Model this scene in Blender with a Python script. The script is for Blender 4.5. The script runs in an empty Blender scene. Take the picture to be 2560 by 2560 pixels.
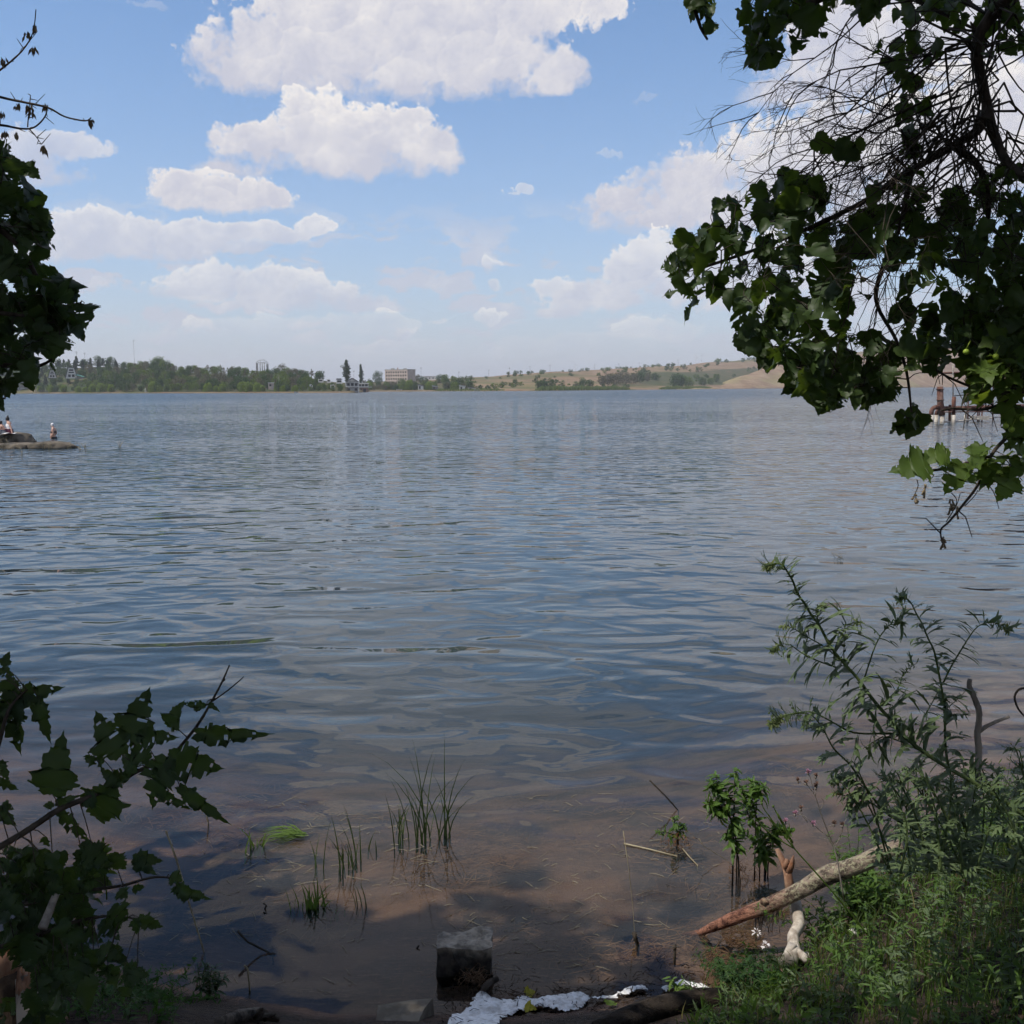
import bpy, bmesh, math, random
import numpy as np
from mathutils import Vector, Matrix, noise as mnoise

R = random.Random(11)
NR = np.random.RandomState(11)
scene = bpy.context.scene
COL = scene.collection
rad = math.radians

# ------------------------------------------------------------------ camera
FPX, CX, CY, CAMH = 2625.0, 1280.0, 1280.0, 2.6
PITCH = math.atan(310.5 / FPX)
ROLL = rad(0.28)
_f = Vector((0, math.cos(PITCH), -math.sin(PITCH)))
_u0 = Vector((0, math.sin(PITCH), math.cos(PITCH)))
_r0 = Vector((1, 0, 0))
RIGHT = _r0 * math.cos(ROLL) - _u0 * math.sin(ROLL)
UP = _r0 * math.sin(ROLL) + _u0 * math.cos(ROLL)
FWD = _f
CAM = Vector((0, 0, CAMH))


def ray(x, y):
    return FWD + RIGHT * ((x - CX) / FPX) + UP * ((CY - y) / FPX)


def PT(x, y, d):
    """point seen at photo pixel (x,y) (2560 scale) at forward distance d"""
    r = ray(x, y)
    return CAM + r * (d / r.y)


def G(x, y, z=0.0):
    r = ray(x, y)
    return CAM + r * ((z - CAMH) / r.z)


def proj(p):
    q = p - CAM
    w = q.dot(FWD)
    if w < 1e-3:
        return None
    return CX + FPX * q.dot(RIGHT) / w, CY - FPX * q.dot(UP) / w, w


def yh(x):
    return 969.5 - 12.5 * (x - 1280) / 2560


cam_d = bpy.data.cameras.new('camera')
cam = bpy.data.objects.new('camera', cam_d)
COL.objects.link(cam)
cam.matrix_world = Matrix(((RIGHT.x, UP.x, -FWD.x, 0), (RIGHT.y, UP.y, -FWD.y, 0), (RIGHT.z, UP.z, -FWD.z, CAMH), (0, 0, 0, 1)))
cam_d.sensor_width = 36
cam_d.lens = 36 * FPX / 2560
cam_d.clip_start = 0.05
cam_d.clip_end = 40000
scene.camera = cam

scene.render.engine = 'CYCLES'
scene.cycles.use_denoising = True
scene.cycles.use_adaptive_sampling = True
scene.cycles.adaptive_threshold = 0.03
scene.cycles.adaptive_min_samples = 12
scene.cycles.caustics_reflective = False
scene.cycles.caustics_refractive = False
scene.cycles.max_bounces = 8
scene.cycles.diffuse_bounces = 3
scene.cycles.glossy_bounces = 3
scene.cycles.transparent_max_bounces = 24
scene.cycles.transmission_bounces = 4
scene.cycles.volume_bounces = 0
scene.view_settings.view_transform = 'Standard'
scene.view_settings.look = 'None'
scene.view_settings.exposure = 0.0
scene.view_settings.gamma = 1.0


# ------------------------------------------------------------------ mesh helpers
class MB:
    def __init__(self):
        self.v, self.f, self.m, self.n = [], [], [], 0

    def add(self, verts, faces, mat=0):
        self.v.extend([tuple(p) for p in verts])
        n = self.n
        self.f.extend([tuple(i + n for i in q) for q in faces])
        self.m.extend([mat] * len(faces))
        self.n += len(verts)

    def tube(self, pts, radii, n=6, mat=0, cap=True, jitter=0.0):
        pts = [Vector(p) for p in pts]
        if not hasattr(radii, '__len__'):
            radii = [radii] * len(pts)
        elif len(radii) == 2 and len(pts) != 2:
            a, b = radii
            radii = [a + (b - a) * i / (len(pts) - 1) for i in range(len(pts))]
        vs, fs = [], []
        t = (pts[1] - pts[0]).normalized()
        ref = Vector((0, 0, 1)) if abs(t.z) < 0.9 else Vector((1, 0, 0))
        a = t.cross(ref).normalized()
        for i, p in enumerate(pts):
            if i == 0:
                t = pts[1] - pts[0]
            elif i == len(pts) - 1:
                t = pts[-1] - pts[-2]
            else:
                t = pts[i + 1] - pts[i - 1]
            if t.length < 1e-9:
                t = Vector((0, 0, 1))
            t.normalize()
            a = a - t * a.dot(t)
            if a.length < 1e-6:
                a = t.orthogonal()
            a.normalize()
            b = t.cross(a)
            for k in range(n):
                th = 2 * math.pi * k / n
                rr = radii[i] * (1 + (R.uniform(-jitter, jitter) if jitter else 0))
                vs.append(p + a * (math.cos(th) * rr) + b * (math.sin(th) * rr))
            if i:
                o = (i - 1) * n
                for k in range(n):
                    k2 = (k + 1) % n
                    fs.append((o + k, o + k2, o + n + k2, o + n + k))
        if cap:
            fs.append(tuple(range(n - 1, -1, -1)))
            o = (len(pts) - 1) * n
            fs.append(tuple(o + k for k in range(n)))
        self.add(vs, fs, mat)

    def box(self, c, s, mat=0, rz=0.0):
        c = Vector(c)
        ca, sa = math.cos(rz), math.sin(rz)
        vs = []
        for dx in (-.5, .5):
            for dy in (-.5, .5):
                for dz in (-.5, .5):
                    x, y, z = dx * s[0], dy * s[1], dz * s[2]
                    vs.append((c.x + x * ca - y * sa, c.y + x * sa + y * ca, c.z + z))
        self.add(vs, [(0, 1, 3, 2), (4, 6, 7, 5), (0, 4, 5, 1), (2, 3, 7, 6), (0, 2, 6, 4), (1, 5, 7, 3)], mat)

    def prism(self, poly, y0, y1, mat=0):
        """poly in x,z extruded along y"""
        n = len(poly)
        vs = [(p[0], y0, p[1]) for p in poly] + [(p[0], y1, p[1]) for p in poly]
        fs = [tuple(range(n)), tuple(range(2 * n - 1, n - 1, -1))]
        for i in range(n):
            j = (i + 1) % n
            fs.append((i, n + i, n + j, j))
        self.add(vs, fs, mat)

    def blob(self, c, r, sub=2, amp=0.2, freq=1.5, mat=0, seed=0, flat=None):
        bm = bmesh.new()
        bmesh.ops.create_icosphere(bm, subdivisions=sub, radius=1)
        vs = []
        for v in bm.verts:
            d = v.co.normalized()
            k = 1 + amp * mnoise.fractal(d * freq + Vector((seed * 7.1, seed * 3.3, seed)), 1.0, 2.0, 4)
            p = Vector((d.x * r[0] * k, d.y * r[1] * k, d.z * r[2] * k))
            if flat is not None and p.z > flat:
                p.z = flat + (p.z - flat) * 0.25
            vs.append(Vector(c) + p)
        fs = [tuple(v.index for v in f.verts) for f in bm.faces]
        bm.free()
        self.add(vs, fs, mat)

    def build(self, name, mats, parent=None, smooth=True):
        me = bpy.data.meshes.new(name)
        me.from_pydata(self.v, [], self.f)
        if not isinstance(mats, (list, tuple)):
            mats = [mats]
        for m in mats:
            me.materials.append(m)
        if len(mats) > 1:
            me.polygons.foreach_set('material_index', self.m)
        if smooth:
            me.polygons.foreach_set('use_smooth', [True] * len(me.polygons))
        me.update()
        o = bpy.data.objects.new(name, me)
        COL.objects.link(o)
        if parent is not None:
            o.parent = parent
        return o


def tag(o, label=None, cat=None, group=None, kind=None):
    if label: o['label'] = label
    if cat: o['category'] = cat
    if group: o['group'] = group
    if kind: o['kind'] = kind
    return o


def empty(name, loc=(0, 0, 0), rz=0.0):
    o = bpy.data.objects.new(name, None)
    COL.objects.link(o)
    o.location = loc
    o.rotation_euler = (0, 0, rz)
    o.empty_display_size = 0.1
    return o


def copy_thing(root):
    r = root.copy()
    COL.objects.link(r)
    for ch in list(root.children):
        c = ch.copy()
        COL.objects.link(c)
        c.parent = r
        for g in list(ch.children):
            d = g.copy()
            COL.objects.link(d)
            d.parent = c
    return r


def lin(c):
    """sRGB 0-255 -> linear"""
    return tuple(((v / 255) / 12.92 if v <= 10.3 else ((v / 255 + 0.055) / 1.055) ** 2.4) for v in c)


# ------------------------------------------------------------------ node helpers
class S:
    """a float socket with operators that build Math nodes"""

    def __init__(self, nt, s):
        self.nt, self.s = nt, s

    def _op(self, op, *args):
        n = self.nt.nodes.new('ShaderNodeMath')
        n.operation = op
        for i, a in enumerate(args):
            if isinstance(a, S):
                self.nt.links.new(a.s, n.inputs[i])
            else:
                n.inputs[i].default_value = float(a)
        return S(self.nt, n.outputs[0])

    def __add__(self, o): return self._op('ADD', self, o)
    def __radd__(self, o): return self._op('ADD', o, self)
    def __sub__(self, o): return self._op('SUBTRACT', self, o)
    def __rsub__(self, o): return self._op('SUBTRACT', o, self)
    def __mul__(self, o): return self._op('MULTIPLY', self, o)
    def __rmul__(self, o): return self._op('MULTIPLY', o, self)
    def __truediv__(self, o): return self._op('DIVIDE', self, o)
    def min(self, o): return self._op('MINIMUM', self, o)
    def max(self, o): return self._op('MAXIMUM', self, o)
    def pow(self, o): return self._op('POWER', self, o)
    def abs(self): return self._op('ABSOLUTE', self)
    def exp(self): return self._op('EXPONENT', self)

    def sstep(self, a, b, lo=0.0, hi=1.0):
        n = self.nt.nodes.new('ShaderNodeMapRange')
        n.interpolation_type = 'SMOOTHSTEP'
        self.nt.links.new(self.s, n.inputs['Value'])
        n.inputs['From Min'].default_value = a
        n.inputs['From Max'].default_value = b
        n.inputs['To Min'].default_value = lo
        n.inputs['To Max'].default_value = hi
        return S(self.nt, n.outputs[0])

    def clamp(self):
        return self.max(0.0).min(1.0)


def nnoise(nt, vec, scale, detail=4, rough=0.5, distort=0.0, dim='3D', out='Fac'):
    n = nt.nodes.new('ShaderNodeTexNoise')
    n.noise_dimensions = dim
    n.inputs['Scale'].default_value = scale
    n.inputs['Detail'].default_value = detail
    n.inputs['Roughness'].default_value = rough
    n.inputs['Distortion'].default_value = distort
    nt.links.new(vec, n.inputs['Vector'])
    return S(nt, n.outputs[out])


def nscale(nt, vec, sx, sy, sz, off=(0, 0, 0), rot=(0, 0, 0)):
    n = nt.nodes.new('ShaderNodeMapping')
    n.inputs['Scale'].default_value = (sx, sy, sz)
    n.inputs['Location'].default_value = off
    n.inputs['Rotation'].default_value = rot
    nt.links.new(vec, n.inputs['Vector'])
    return n.outputs[0]


def nmix(nt, fac, a, b):
    n = nt.nodes.new('ShaderNodeMix')
    n.data_type = 'RGBA'
    for key, val in ((0, fac), (6, a), (7, b)):
        if isinstance(val, S):
            nt.links.new(val.s, n.inputs[key])
        elif isinstance(val, bpy.types.NodeSocket):
            nt.links.new(val, n.inputs[key])
        elif key == 0:
            n.inputs[0].default_value = val
        else:
            n.inputs[key].default_value = (*val[:3], 1)
    return n.outputs[2]


def new_mat(name):
    m = bpy.data.materials.new(name)
    m.use_nodes = True
    nt = m.node_tree
    for n in list(nt.nodes):
        nt.nodes.remove(n)
    out = nt.nodes.new('ShaderNodeOutputMaterial')
    return m, nt, out


def principled(nt, out, color, rough=0.8, spec=0.3, normal=None):
    p = nt.nodes.new('ShaderNodeBsdfPrincipled')
    if isinstance(color, (tuple, list)):
        p.inputs['Base Color'].default_value = (*color[:3], 1)
    else:
        nt.links.new(color, p.inputs['Base Color'])
    p.inputs['Roughness'].default_value = rough
    p.inputs['Specular IOR Level'].default_value = spec
    if normal is not None:
        nt.links.new(normal, p.inputs['Normal'])
    nt.links.new(p.outputs[0], out.inputs['Surface'])
    return p


def bump(nt, height, strength=0.5, dist=0.02):
    b = nt.nodes.new('ShaderNodeBump')
    b.inputs['Strength'].default_value = strength
    b.inputs['Distance'].default_value = dist
    nt.links.new(height.s, b.inputs['Height'])
    return b.outputs[0]


def coords(nt, which='Object'):
    if which == 'Position':
        return nt.nodes.new('ShaderNodeNewGeometry').outputs['Position']
    return nt.nodes.new('ShaderNodeTexCoord').outputs[which]


def mat_noise(name, c1, c2, scale=4.0, rough=0.85, spec=0.2, bstr=0.4, bdist=0.02, stretch=(1, 1, 1), detail=6, c3=None, coord='Object', lo=0.38, hi=0.62):
    m, nt, out = new_mat(name)
    co = coords(nt, coord)
    v = nscale(nt, co, *stretch)
    n1 = nnoise(nt, v, scale, detail, 0.6)
    col = nmix(nt, n1.sstep(lo, hi), c1, c2)
    if c3 is not None:
        n2 = nnoise(nt, nscale(nt, co, 1, 1, 1, (5.3, 2.1, 7.7)), scale * 0.45, 4, 0.6)
        col = nmix(nt, n2.sstep(0.52, 0.66), col, c3)
    n3 = nnoise(nt, v, scale * 4, 4, 0.65)
    nb = bump(nt, n1 + n3 * 0.4, bstr, bdist) if bstr else None
    principled(nt, out, col, rough, spec, nb)
    return m


def mat_leaf(name, dark, light, trans=0.35, spec=0.35, rough=0.45, tcol=None, var=0.3):
    """leaf blades: colour varies per leaf, light passes through"""
    m, nt, out = new_mat(name)
    g = nt.nodes.new('ShaderNodeNewGeometry')
    rnd = S(nt, g.outputs['Random Per Island'])
    co = coords(nt, 'Position')
    n = nnoise(nt, co, 14.0, 3, 0.6)
    col = nmix(nt, (rnd * (1 - var) + n * var).clamp(), dark, light)
    d = nt.nodes.new('ShaderNodeBsdfPrincipled')
    nt.links.new(col, d.inputs['Base Color'])
    d.inputs['Roughness'].default_value = rough
    d.inputs['Specular IOR Level'].default_value = spec
    t = nt.nodes.new('ShaderNodeBsdfTranslucent')
    tc = tcol or (light[0] * 1.9, light[1] * 1.9, light[2] * 0.8)
    tcn = nmix(nt, rnd, tc, (tc[0] * 0.6, tc[1] * 0.7, tc[2] * 0.6))
    nt.links.new(tcn, t.inputs['Color'])
    mx = nt.nodes.new('ShaderNodeMixShader')
    mx.inputs[0].default_value = trans
    nt.links.new(d.outputs[0], mx.inputs[1])
    nt.links.new(t.outputs[0], mx.inputs[2])
    nt.links.new(mx.outputs[0], out.inputs['Surface'])
    return m
# ------------------------------------------------------------------ sun and sky
SUN_DIR = Vector((-0.50, -0.20, 0.84)).normalized()          # towards the sun
sun_d = bpy.data.lights.new('sun', 'SUN')
sun_d.energy = 4.2
sun_d.angle = rad(0.53)
sun_d.color = (1.0, 0.95, 0.87)
sun = bpy.data.objects.new('sun', sun_d)
COL.objects.link(sun)
sun.location = (0, 0, 60)
sun.rotation_euler = (-SUN_DIR).to_track_quat('-Z', 'Y').to_euler()
SUN_EL = math.asin(SUN_DIR.z)
SUN_AZ = math.atan2(SUN_DIR.x, SUN_DIR.y)

world = bpy.data.worlds.new('World')
scene.world = world
world.use_nodes = True
wt = world.node_tree
for n in list(wt.nodes):
    wt.nodes.remove(n)
w_out = wt.nodes.new('ShaderNodeOutputWorld')
w_bg = wt.nodes.new('ShaderNodeBackground')
SKY_STR = 0.1
w_bg.inputs['Strength'].default_value = SKY_STR
wt.links.new(w_bg.outputs[0], w_out.inputs['Surface'])
sky = wt.nodes.new('ShaderNodeTexSky')
sky.sky_type = 'NISHITA'
sky.sun_disc = False
sky.sun_elevation = SUN_EL
sky.sun_rotation = SUN_AZ
sky.altitude = 100
sky.air_density = 1.0
sky.dust_density = 0.6
sky.ozone_density = 1.6

wc = wt.nodes.new('ShaderNodeTexCoord').outputs['Generated']
sep = wt.nodes.new('ShaderNodeSeparateXYZ')
wt.links.new(wc, sep.inputs[0])
dx, dy, dz = (S(wt, sep.outputs[i]) for i in range(3))
AZ = S(wt, dx._op('ARCTAN2', dx, dy).s) * (180 / math.pi)
EL = dz._op('ARCSINE', dz) * (180 / math.pi)
cmb = wt.nodes.new('ShaderNodeCombineXYZ')
wt.links.new(AZ.s, cmb.inputs[0])
wt.links.new(EL.s, cmb.inputs[1])
UV = cmb.outputs[0]


def azel(x, y):           # 1932-scale photo position -> degrees
    r = ray(x * 1.325, y * 1.325).normalized()
    return math.degrees(math.atan2(r.x, r.y)), math.degrees(math.asin(r.z))


DPX = 1 / 34.6            # degrees per 1932-scale pixel
# every cumulus: (base line, whiteness, [(x, y, half width, half height), ...])
CLOUDS = [
    (182, 1.0, [(760, 75, 300, 130), (560, 95, 150, 95), (470, 125, 110, 62), (900, 70, 170, 120), (640, 10, 120, 90), (1050, 130, 45, 52), (1010, 0, 160, 55), (1120, 10, 60, 22)]),
    (330, 1.0, [(600, 240, 85, 58), (665, 285, 150, 62), (745, 255, 75, 55), (805, 285, 62, 50), (500, 280, 95, 42), (430, 330, 90, 26)]),
    (400, 1.0, [(335, 362, 70, 42), (430, 372, 110, 38), (515, 375, 55, 22)]),
    (360, 0.7, [(20, 320, 100, 75), (100, 275, 85, 26), (90, 335, 80, 24), (10, 400, 70, 60)]),
    (498, 0.8, [(180, 440, 75, 52), (110, 470, 90, 32), (270, 470, 130, 28), (350, 450, 110, 34), (430, 432, 60, 16), (500, 440, 90, 20), (590, 425, 40, 16)]),
    (585, 0.75, [(440, 535, 140, 36), (530, 545, 110, 36), (590, 560, 110, 32), (690, 580, 90, 22), (360, 550, 70, 16)]),
    (640, 0.35, [(520, 625, 170, 30), (700, 610, 110, 26), (320, 640, 90, 18)]),
    (440, 1.0, [(1320, 335, 120, 62), (1180, 385, 95, 34), (1290, 405, 190, 38), (1460, 330, 140, 85), (1570, 290, 130, 90), (1700, 330, 220, 130), (1850, 260, 180, 110), (1430, 420, 220, 34)]),
    (215, 0.95, [(1600, 120, 140, 100), (1480, 178, 85, 26), (1700, 80, 200, 130), (1850, 60, 190, 140), (1640, 200, 180, 40), (1540, 60, 60, 50)]),
    (600, 0.8, [(1190, 520, 70, 32), (1130, 560, 100, 32), (1060, 588, 60, 18), (1280, 500, 110, 60), (1400, 520, 150, 70), (1560, 590, 170, 60)]),
    (556, 0.7, [(1030, 540, 52, 18)]),
    (545, 0.55, [(936, 530, 24, 13)]),
    (505, 0.4, [(935, 492, 26, 10)]),
    (372, 0.5, [(987, 360, 22, 11)]),
    (302, 0.25, [(1143, 292, 30, 9)]),
    (276, 0.3, [(1021, 270, 9, 6)]),
    (620, 0.5, [(925, 600, 38, 18), (840, 608, 34, 9)]),
    (665, 0.3, [(1080, 650, 180, 18), (750, 655, 120, 12), (1250, 620, 90, 24)]),
    (66, 0.2, [(300, 60, 40, 9), (280, 8, 60, 8)]),
    (198, 0.16, [(1205, 185, 30, 9)]),
]


def vmath(op, a, b):
    n = wt.nodes.new('ShaderNodeVectorMath')
    n.operation = op
    for i, q in enumerate((a, b)):
        if isinstance(q, bpy.types.NodeSocket):
            wt.links.new(q, n.inputs[i])
        else:
            n.inputs[i].default_value = q
    return n


LX, LY = -0.45, 0.89        # where the light falls from, seen across the sky
wob = nnoise(wt, UV, 0.42, 3, 0.55, dim='2D', out='Color')
wv = vmath('SUBTRACT', wob.s, (0.5, 0.5, 0.5)).outputs[0]
UVW = vmath('ADD', UV, vmath('MULTIPLY', wv, (2.2, 1.3, 0)).outputs[0]).outputs[0]
V0 = EL


def puff(scale, wvec):
    """round cauliflower heads: (height, light) of the nearest head"""
    n = wt.nodes.new('ShaderNodeTexVoronoi')
    n.voronoi_dimensions = '2D'
    n.feature = 'F1'
    n.inputs['Scale'].default_value = scale
    wt.links.new(wvec, n.inputs['Vector'])
    q = vmath('SUBTRACT', wvec, n.outputs['Position']).outputs[0]
    li = S(wt, vmath('DOT_PRODUCT', q, (LX * scale, LY * scale, 0)).outputs['Value'])
    d = S(wt, n.outputs['Distance'])
    return 0.5 - d, li


fineC = nnoise(wt, UV, 2.6, 5, 0.62, dim='2D', out='Color')
fv = vmath('SUBTRACT', fineC.s, (0.5, 0.5, 0.5)).outputs[0]
sf = wt.nodes.new('ShaderNodeSeparateXYZ')
wt.links.new(fv, sf.inputs[0])
fine0, fine1 = S(wt, sf.outputs[0]), S(wt, sf.outputs[1])
UVF = vmath('ADD', UVW, vmath('MULTIPLY', fv, (0.55, 0.45, 0)).outputs[0]).outputs[0]
pA, lA = puff(0.50, UVW)
pB, lB = puff(1.25, UVF)
pC, lC = puff(3.0, UVF)
pf0 = pA * 0.9 + pB * 0.5 + pC * 0.22
li0 = lA * 0.50 + lB * 0.32 + lC * 0.10
UVB = vmath('ADD', UV, vmath('MULTIPLY', wv, (1.9, 1.0, 0)).outputs[0]).outputs[0]
sw_ = wt.nodes.new('ShaderNodeSeparateXYZ')
wt.links.new(wv, sw_.inputs[0])
big = S(wt, sw_.outputs[2])
A0, T0 = None, None
for base, wgt, blobs in CLOUDS:
    d = None
    for (bx, by, hw, hh) in blobs:
        a, e = azel(bx, by)
        p = vmath('SUBTRACT', UVB if hw > 30 else UVF, (a, e, 0)).outputs[0]
        p = vmath('MULTIPLY', p, (1 / (hw * DPX), 1 / (hh * DPX), 0)).outputs[0]
        q = S(wt, vmath('DOT_PRODUCT', p, p).outputs['Value'])
        d = q if d is None else d.min(q)
    _, be = azel(960, base)
    top = azel(960, min(b[1] - b[3] for b in blobs))[1]
    mh = max(b[3] for b in blobs)
    amp = min(1.0, 0.55 + 0.010 * mh) if mh > 20 else 1.25
    rel = (V0 - (be - 0.15)) * (1.0 / (top - be))              # 0 at the base, 1 at the top
    g = ((1.02 if mh > 20 else 0.75) - d).max(-3.0) + pf0 * amp + fine0 * (0.95 * amp) - (0.0 if wgt > 0.5 else 0.15) - (0.06 - rel).max(0.0) * 4.0
    soft = (rel + big * 1.2).sstep(0.0, 0.6, 0.95, 0.32)                     # bases dissolve, tops are crisp
    gg = (g / soft).clamp() * wgt
    A0 = gg if A0 is None else A0.max(gg)
    tt = ((1.0 - g.sstep(0.05, 1.0)) * 0.55 + 0.45) * rel.clamp() * g.sstep(0.0, 0.12)
    T0 = tt if T0 is None else T0.max(tt)
# scattered cumulus over the rest of the sky (seen only in the water and as light)
outside = ((AZ.abs().sstep(26, 33)).max(EL.sstep(19.5, 24)))
gen = nnoise(wt, nscale(wt, wc, 1, 1, 1.6), 2.6, 5, 0.58)
gA = gen.sstep(0.492, 0.515) * outside * 0.95
# faint layered cumulus low over the horizon
lowc = nnoise(wt, nscale(wt, UVW, 0.20, 0.62, 1), 1.0, 6, 0.6, dim='2D')
lowm = EL.sstep(0.6, 2.5) * EL.sstep(10.5, 6.5) * AZ.sstep(14, -12, 0.75, 1.05)
gL = (lowc * 1.0 + fine0 * 0.10).sstep(0.50, 0.60) * lowm * 0.75
alpha = A0.max(gA).max(gL)
# low clouds dissolve into the haze
alpha = alpha * EL.sstep(0.2, 5.0, 0.40, 1.0)
lit = (0.02 + T0 * 1.12 + li0 * 0.42 + fine1 * 0.28 + big * 1.3).clamp()
K = 1.0 / SKY_STR
cl_dark = tuple(k * K for k in (0.60, 0.61, 0.71))
cl_lite = tuple(k * K for k in (0.90, 0.865, 0.85))
ccol = nmix(wt, lit, cl_dark, cl_lite)
# clear sky: the Nishita sky, with pale summer haze low down
hz = ((EL.max(0.0)) * (-1 / 9.0)).exp() * 0.86
tint = wt.nodes.new('ShaderNodeMix')
tint.data_type = 'RGBA'; tint.blend_type = 'MULTIPLY'
tint.inputs[0].default_value = 1.0
tint.inputs[7].default_value = (0.97, 1.30, 1.55, 1)
wt.links.new(sky.outputs[0], tint.inputs[6])
haze_c = tuple(k * K for k in (0.585, 0.56, 0.665))
clear = nmix(wt, hz, tint.outputs[2], haze_c)
fin = nmix(wt, alpha, clear, ccol)
wt.links.new(fin, w_bg.inputs['Color'])
try:
    world.cycles.sampling_method = 'MANUAL'
    world.cycles.sample_map_resolution = 512
except Exception:
    pass
# ------------------------------------------------------------------ near ground, lake bed and water
SHX = [-30, -8, -4, -2.4, -1.6, -0.8, 0.0, 0.6, 1.1, 1.5, 2.0, 2.8, 4.0, 6, 12, 30]
SHY = [9.0, 7.0, 5.6, 4.75, 4.35, 4.12, 4.08, 4.2, 4.35, 4.75, 5.35, 6.0, 6.8, 7.6, 9.0, 12]


def shore(x):
    return np.interp(x, SHX, SHY)


def ground_z(x, y):
    x = np.asarray(x, float); y = np.asarray(y, float)
    s = shore(x)
    d = y - s
    up = np.clip(-d, 0, None)
    dn = np.clip(d, 0, None)
    z = 1.15 * (1 - np.exp(-up * 0.42)) - (0.05 * (1 - np.exp(-dn * 4)) + 0.055 * np.clip(dn, 0, 2.2) + 0.20 * np.clip(dn - 2.2, 0, 20))
    w = 0.035 * np.sin(x * 2.3 + 1.3 * np.sin(y * 1.9)) * np.cos(y * 2.9 + x) + 0.018 * np.sin(x * 6.1 + y * 1.7) * np.sin(y * 7.3 - x * 2)
    return z + w * np.clip(1 - d / 8, 0, 1) * np.clip(np.abs(d) * 1.3, 0.06, 1)


def gz(x, y):
    return float(ground_z(x, y))


def axis(lo, hi, step, far, g=1.35):
    a = list(np.arange(lo, hi + 1e-6, step))
    s, p = step, hi
    out = []
    while p < far:
        s *= g; p += s; out.append(p)
    s, p = step, lo
    pre = []
    while p > -far:
        s *= g; p -= s; pre.append(p)
    return np.array(pre[::-1] + a + out)


def grid_mesh(name, xs, ys, zf, mat, attr=None):
    X, Y = np.meshgrid(xs, ys)
    Z = zf(X, Y)
    nx, ny = len(xs), len(ys)
    co = np.stack([X, Y, Z], -1).reshape(-1, 3)
    i = np.arange(nx * ny).reshape(ny, nx)
    f = np.stack([i[:-1, :-1], i[:-1, 1:], i[1:, 1:], i[1:, :-1]], -1).reshape(-1, 4)
    me = bpy.data.meshes.new(name)
    me.from_pydata(co.tolist(), [], f.tolist())
    me.polygons.foreach_set('use_smooth', [True] * len(me.polygons))
    me.materials.append(mat)
    if attr is not None:
        at = me.attributes.new(attr[0], 'FLOAT', 'POINT')
        at.data.foreach_set('value', attr[1](X, Y).reshape(-1).astype(np.float32))
    me.update()
    o = bpy.data.objects.new(name, me)
    COL.objects.link(o)
    return o


# soil / silt: brown mud, rusty weed fibres under water, trampled dry bits on the bank
m_ground, nt, out = new_mat('soil_and_silt')
co = coords(nt, 'Position')
na = nnoise(nt, nscale(nt, co, 1, 1.6, 1), 1.6, 5, 0.6)
nb_ = nnoise(nt, nscale(nt, co, 1.2, 5, 1, rot=(0, 0, 0.5)), 9, 6, 0.7, 1.5)
nc_ = nnoise(nt, nscale(nt, co, 5, 1.1, 1, rot=(0, 0, -0.4)), 8, 6, 0.7, 1.2)
c = nmix(nt, na.sstep(0.38, 0.64), (0.062, 0.044, 0.036), (0.205, 0.118, 0.080))
c = nmix(nt, nb_.sstep(0.52, 0.72) * 0.75, c, (0.32, 0.20, 0.125))
c = nmix(nt, nc_.sstep(0.54, 0.74) * 0.7, c, (0.26, 0.145, 0.095))
sepg = nt.nodes.new('ShaderNodeSeparateXYZ')
nt.links.new(co, sepg.inputs[0])
zz = S(nt, sepg.outputs[2])
c = nmix(nt, (zz + (na - 0.5) * 0.1).sstep(-0.01, 0.10), c, nmix(nt, nb_.sstep(0.4, 0.65), (0.022, 0.016, 0.012), (0.075, 0.052, 0.036)))
principled(nt, out, c, 0.85, 0.2, bump(nt, nb_ + nc_ + na, 0.6, 0.03))
gx = axis(-5, 6, 0.08, 300)
gy = axis(0.6, 12, 0.08, 300)
ground = grid_mesh('ground', gx, gy, ground_z, m_ground)
tag(ground, 'brown muddy bank sloping into the shallow lake bed', 'ground', kind='structure')

# water
m_water, nt, out = new_mat('lake_water')
co = coords(nt, 'Position')
sepw = nt.nodes.new('ShaderNodeSeparateXYZ')
nt.links.new(co, sepw.inputs[0])
WX, WY = S(nt, sepw.outputs[0]), S(nt, sepw.outputs[1])
at = nt.nodes.new('ShaderNodeAttribute'); at.attribute_name = 'depth'
dep = S(nt, at.outputs['Fac'])
# long low undulations with wavelengths that fan out a little
w1 = nnoise(nt, nscale(nt, co, 0.55, 1.0, 1, rot=(0, 0, 0.10)), 0.95, 1.3, 0.40, 0.6, dim='2D')
w2 = nnoise(nt, nscale(nt, co, 0.72, 1.0, 1, (3.7, 9.1, 0), rot=(0, 0, -0.22)), 2.2, 1.3, 0.40, 0.4, dim='2D')
w3 = nnoise(nt, nscale(nt, co, 0.55, 1.0, 1, (13.7, 2.1, 0), rot=(0, 0, 0.3)), 6.5, 2.0, 0.5, 0.3, dim='2D')
patch = nnoise(nt, nscale(nt, co, 0.3, 1.0, 1), 0.07, 3, 0.55, dim='2D')
gust = patch.sstep(0.40, 0.62, 0.30, 1.25)
farw = WY.sstep(6, 45)
calm = WY.sstep(4.0, 10, 0.16, 1.0)
h = (w1 * 0.080 + w2 * 0.046 * (0.7 + farw * 0.8)) * calm * gust.sstep(0.2, 1.3, 0.75, 1.1) + w3 * 0.0040 * gust * (0.05 + farw * 1.0)
bn = nt.nodes.new('ShaderNodeBump')
bn.inputs['Strength'].default_value = 1.0
bn.inputs['Distance'].default_value = 1.0
nt.links.new(h.s, bn.inputs['Height'])
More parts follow.
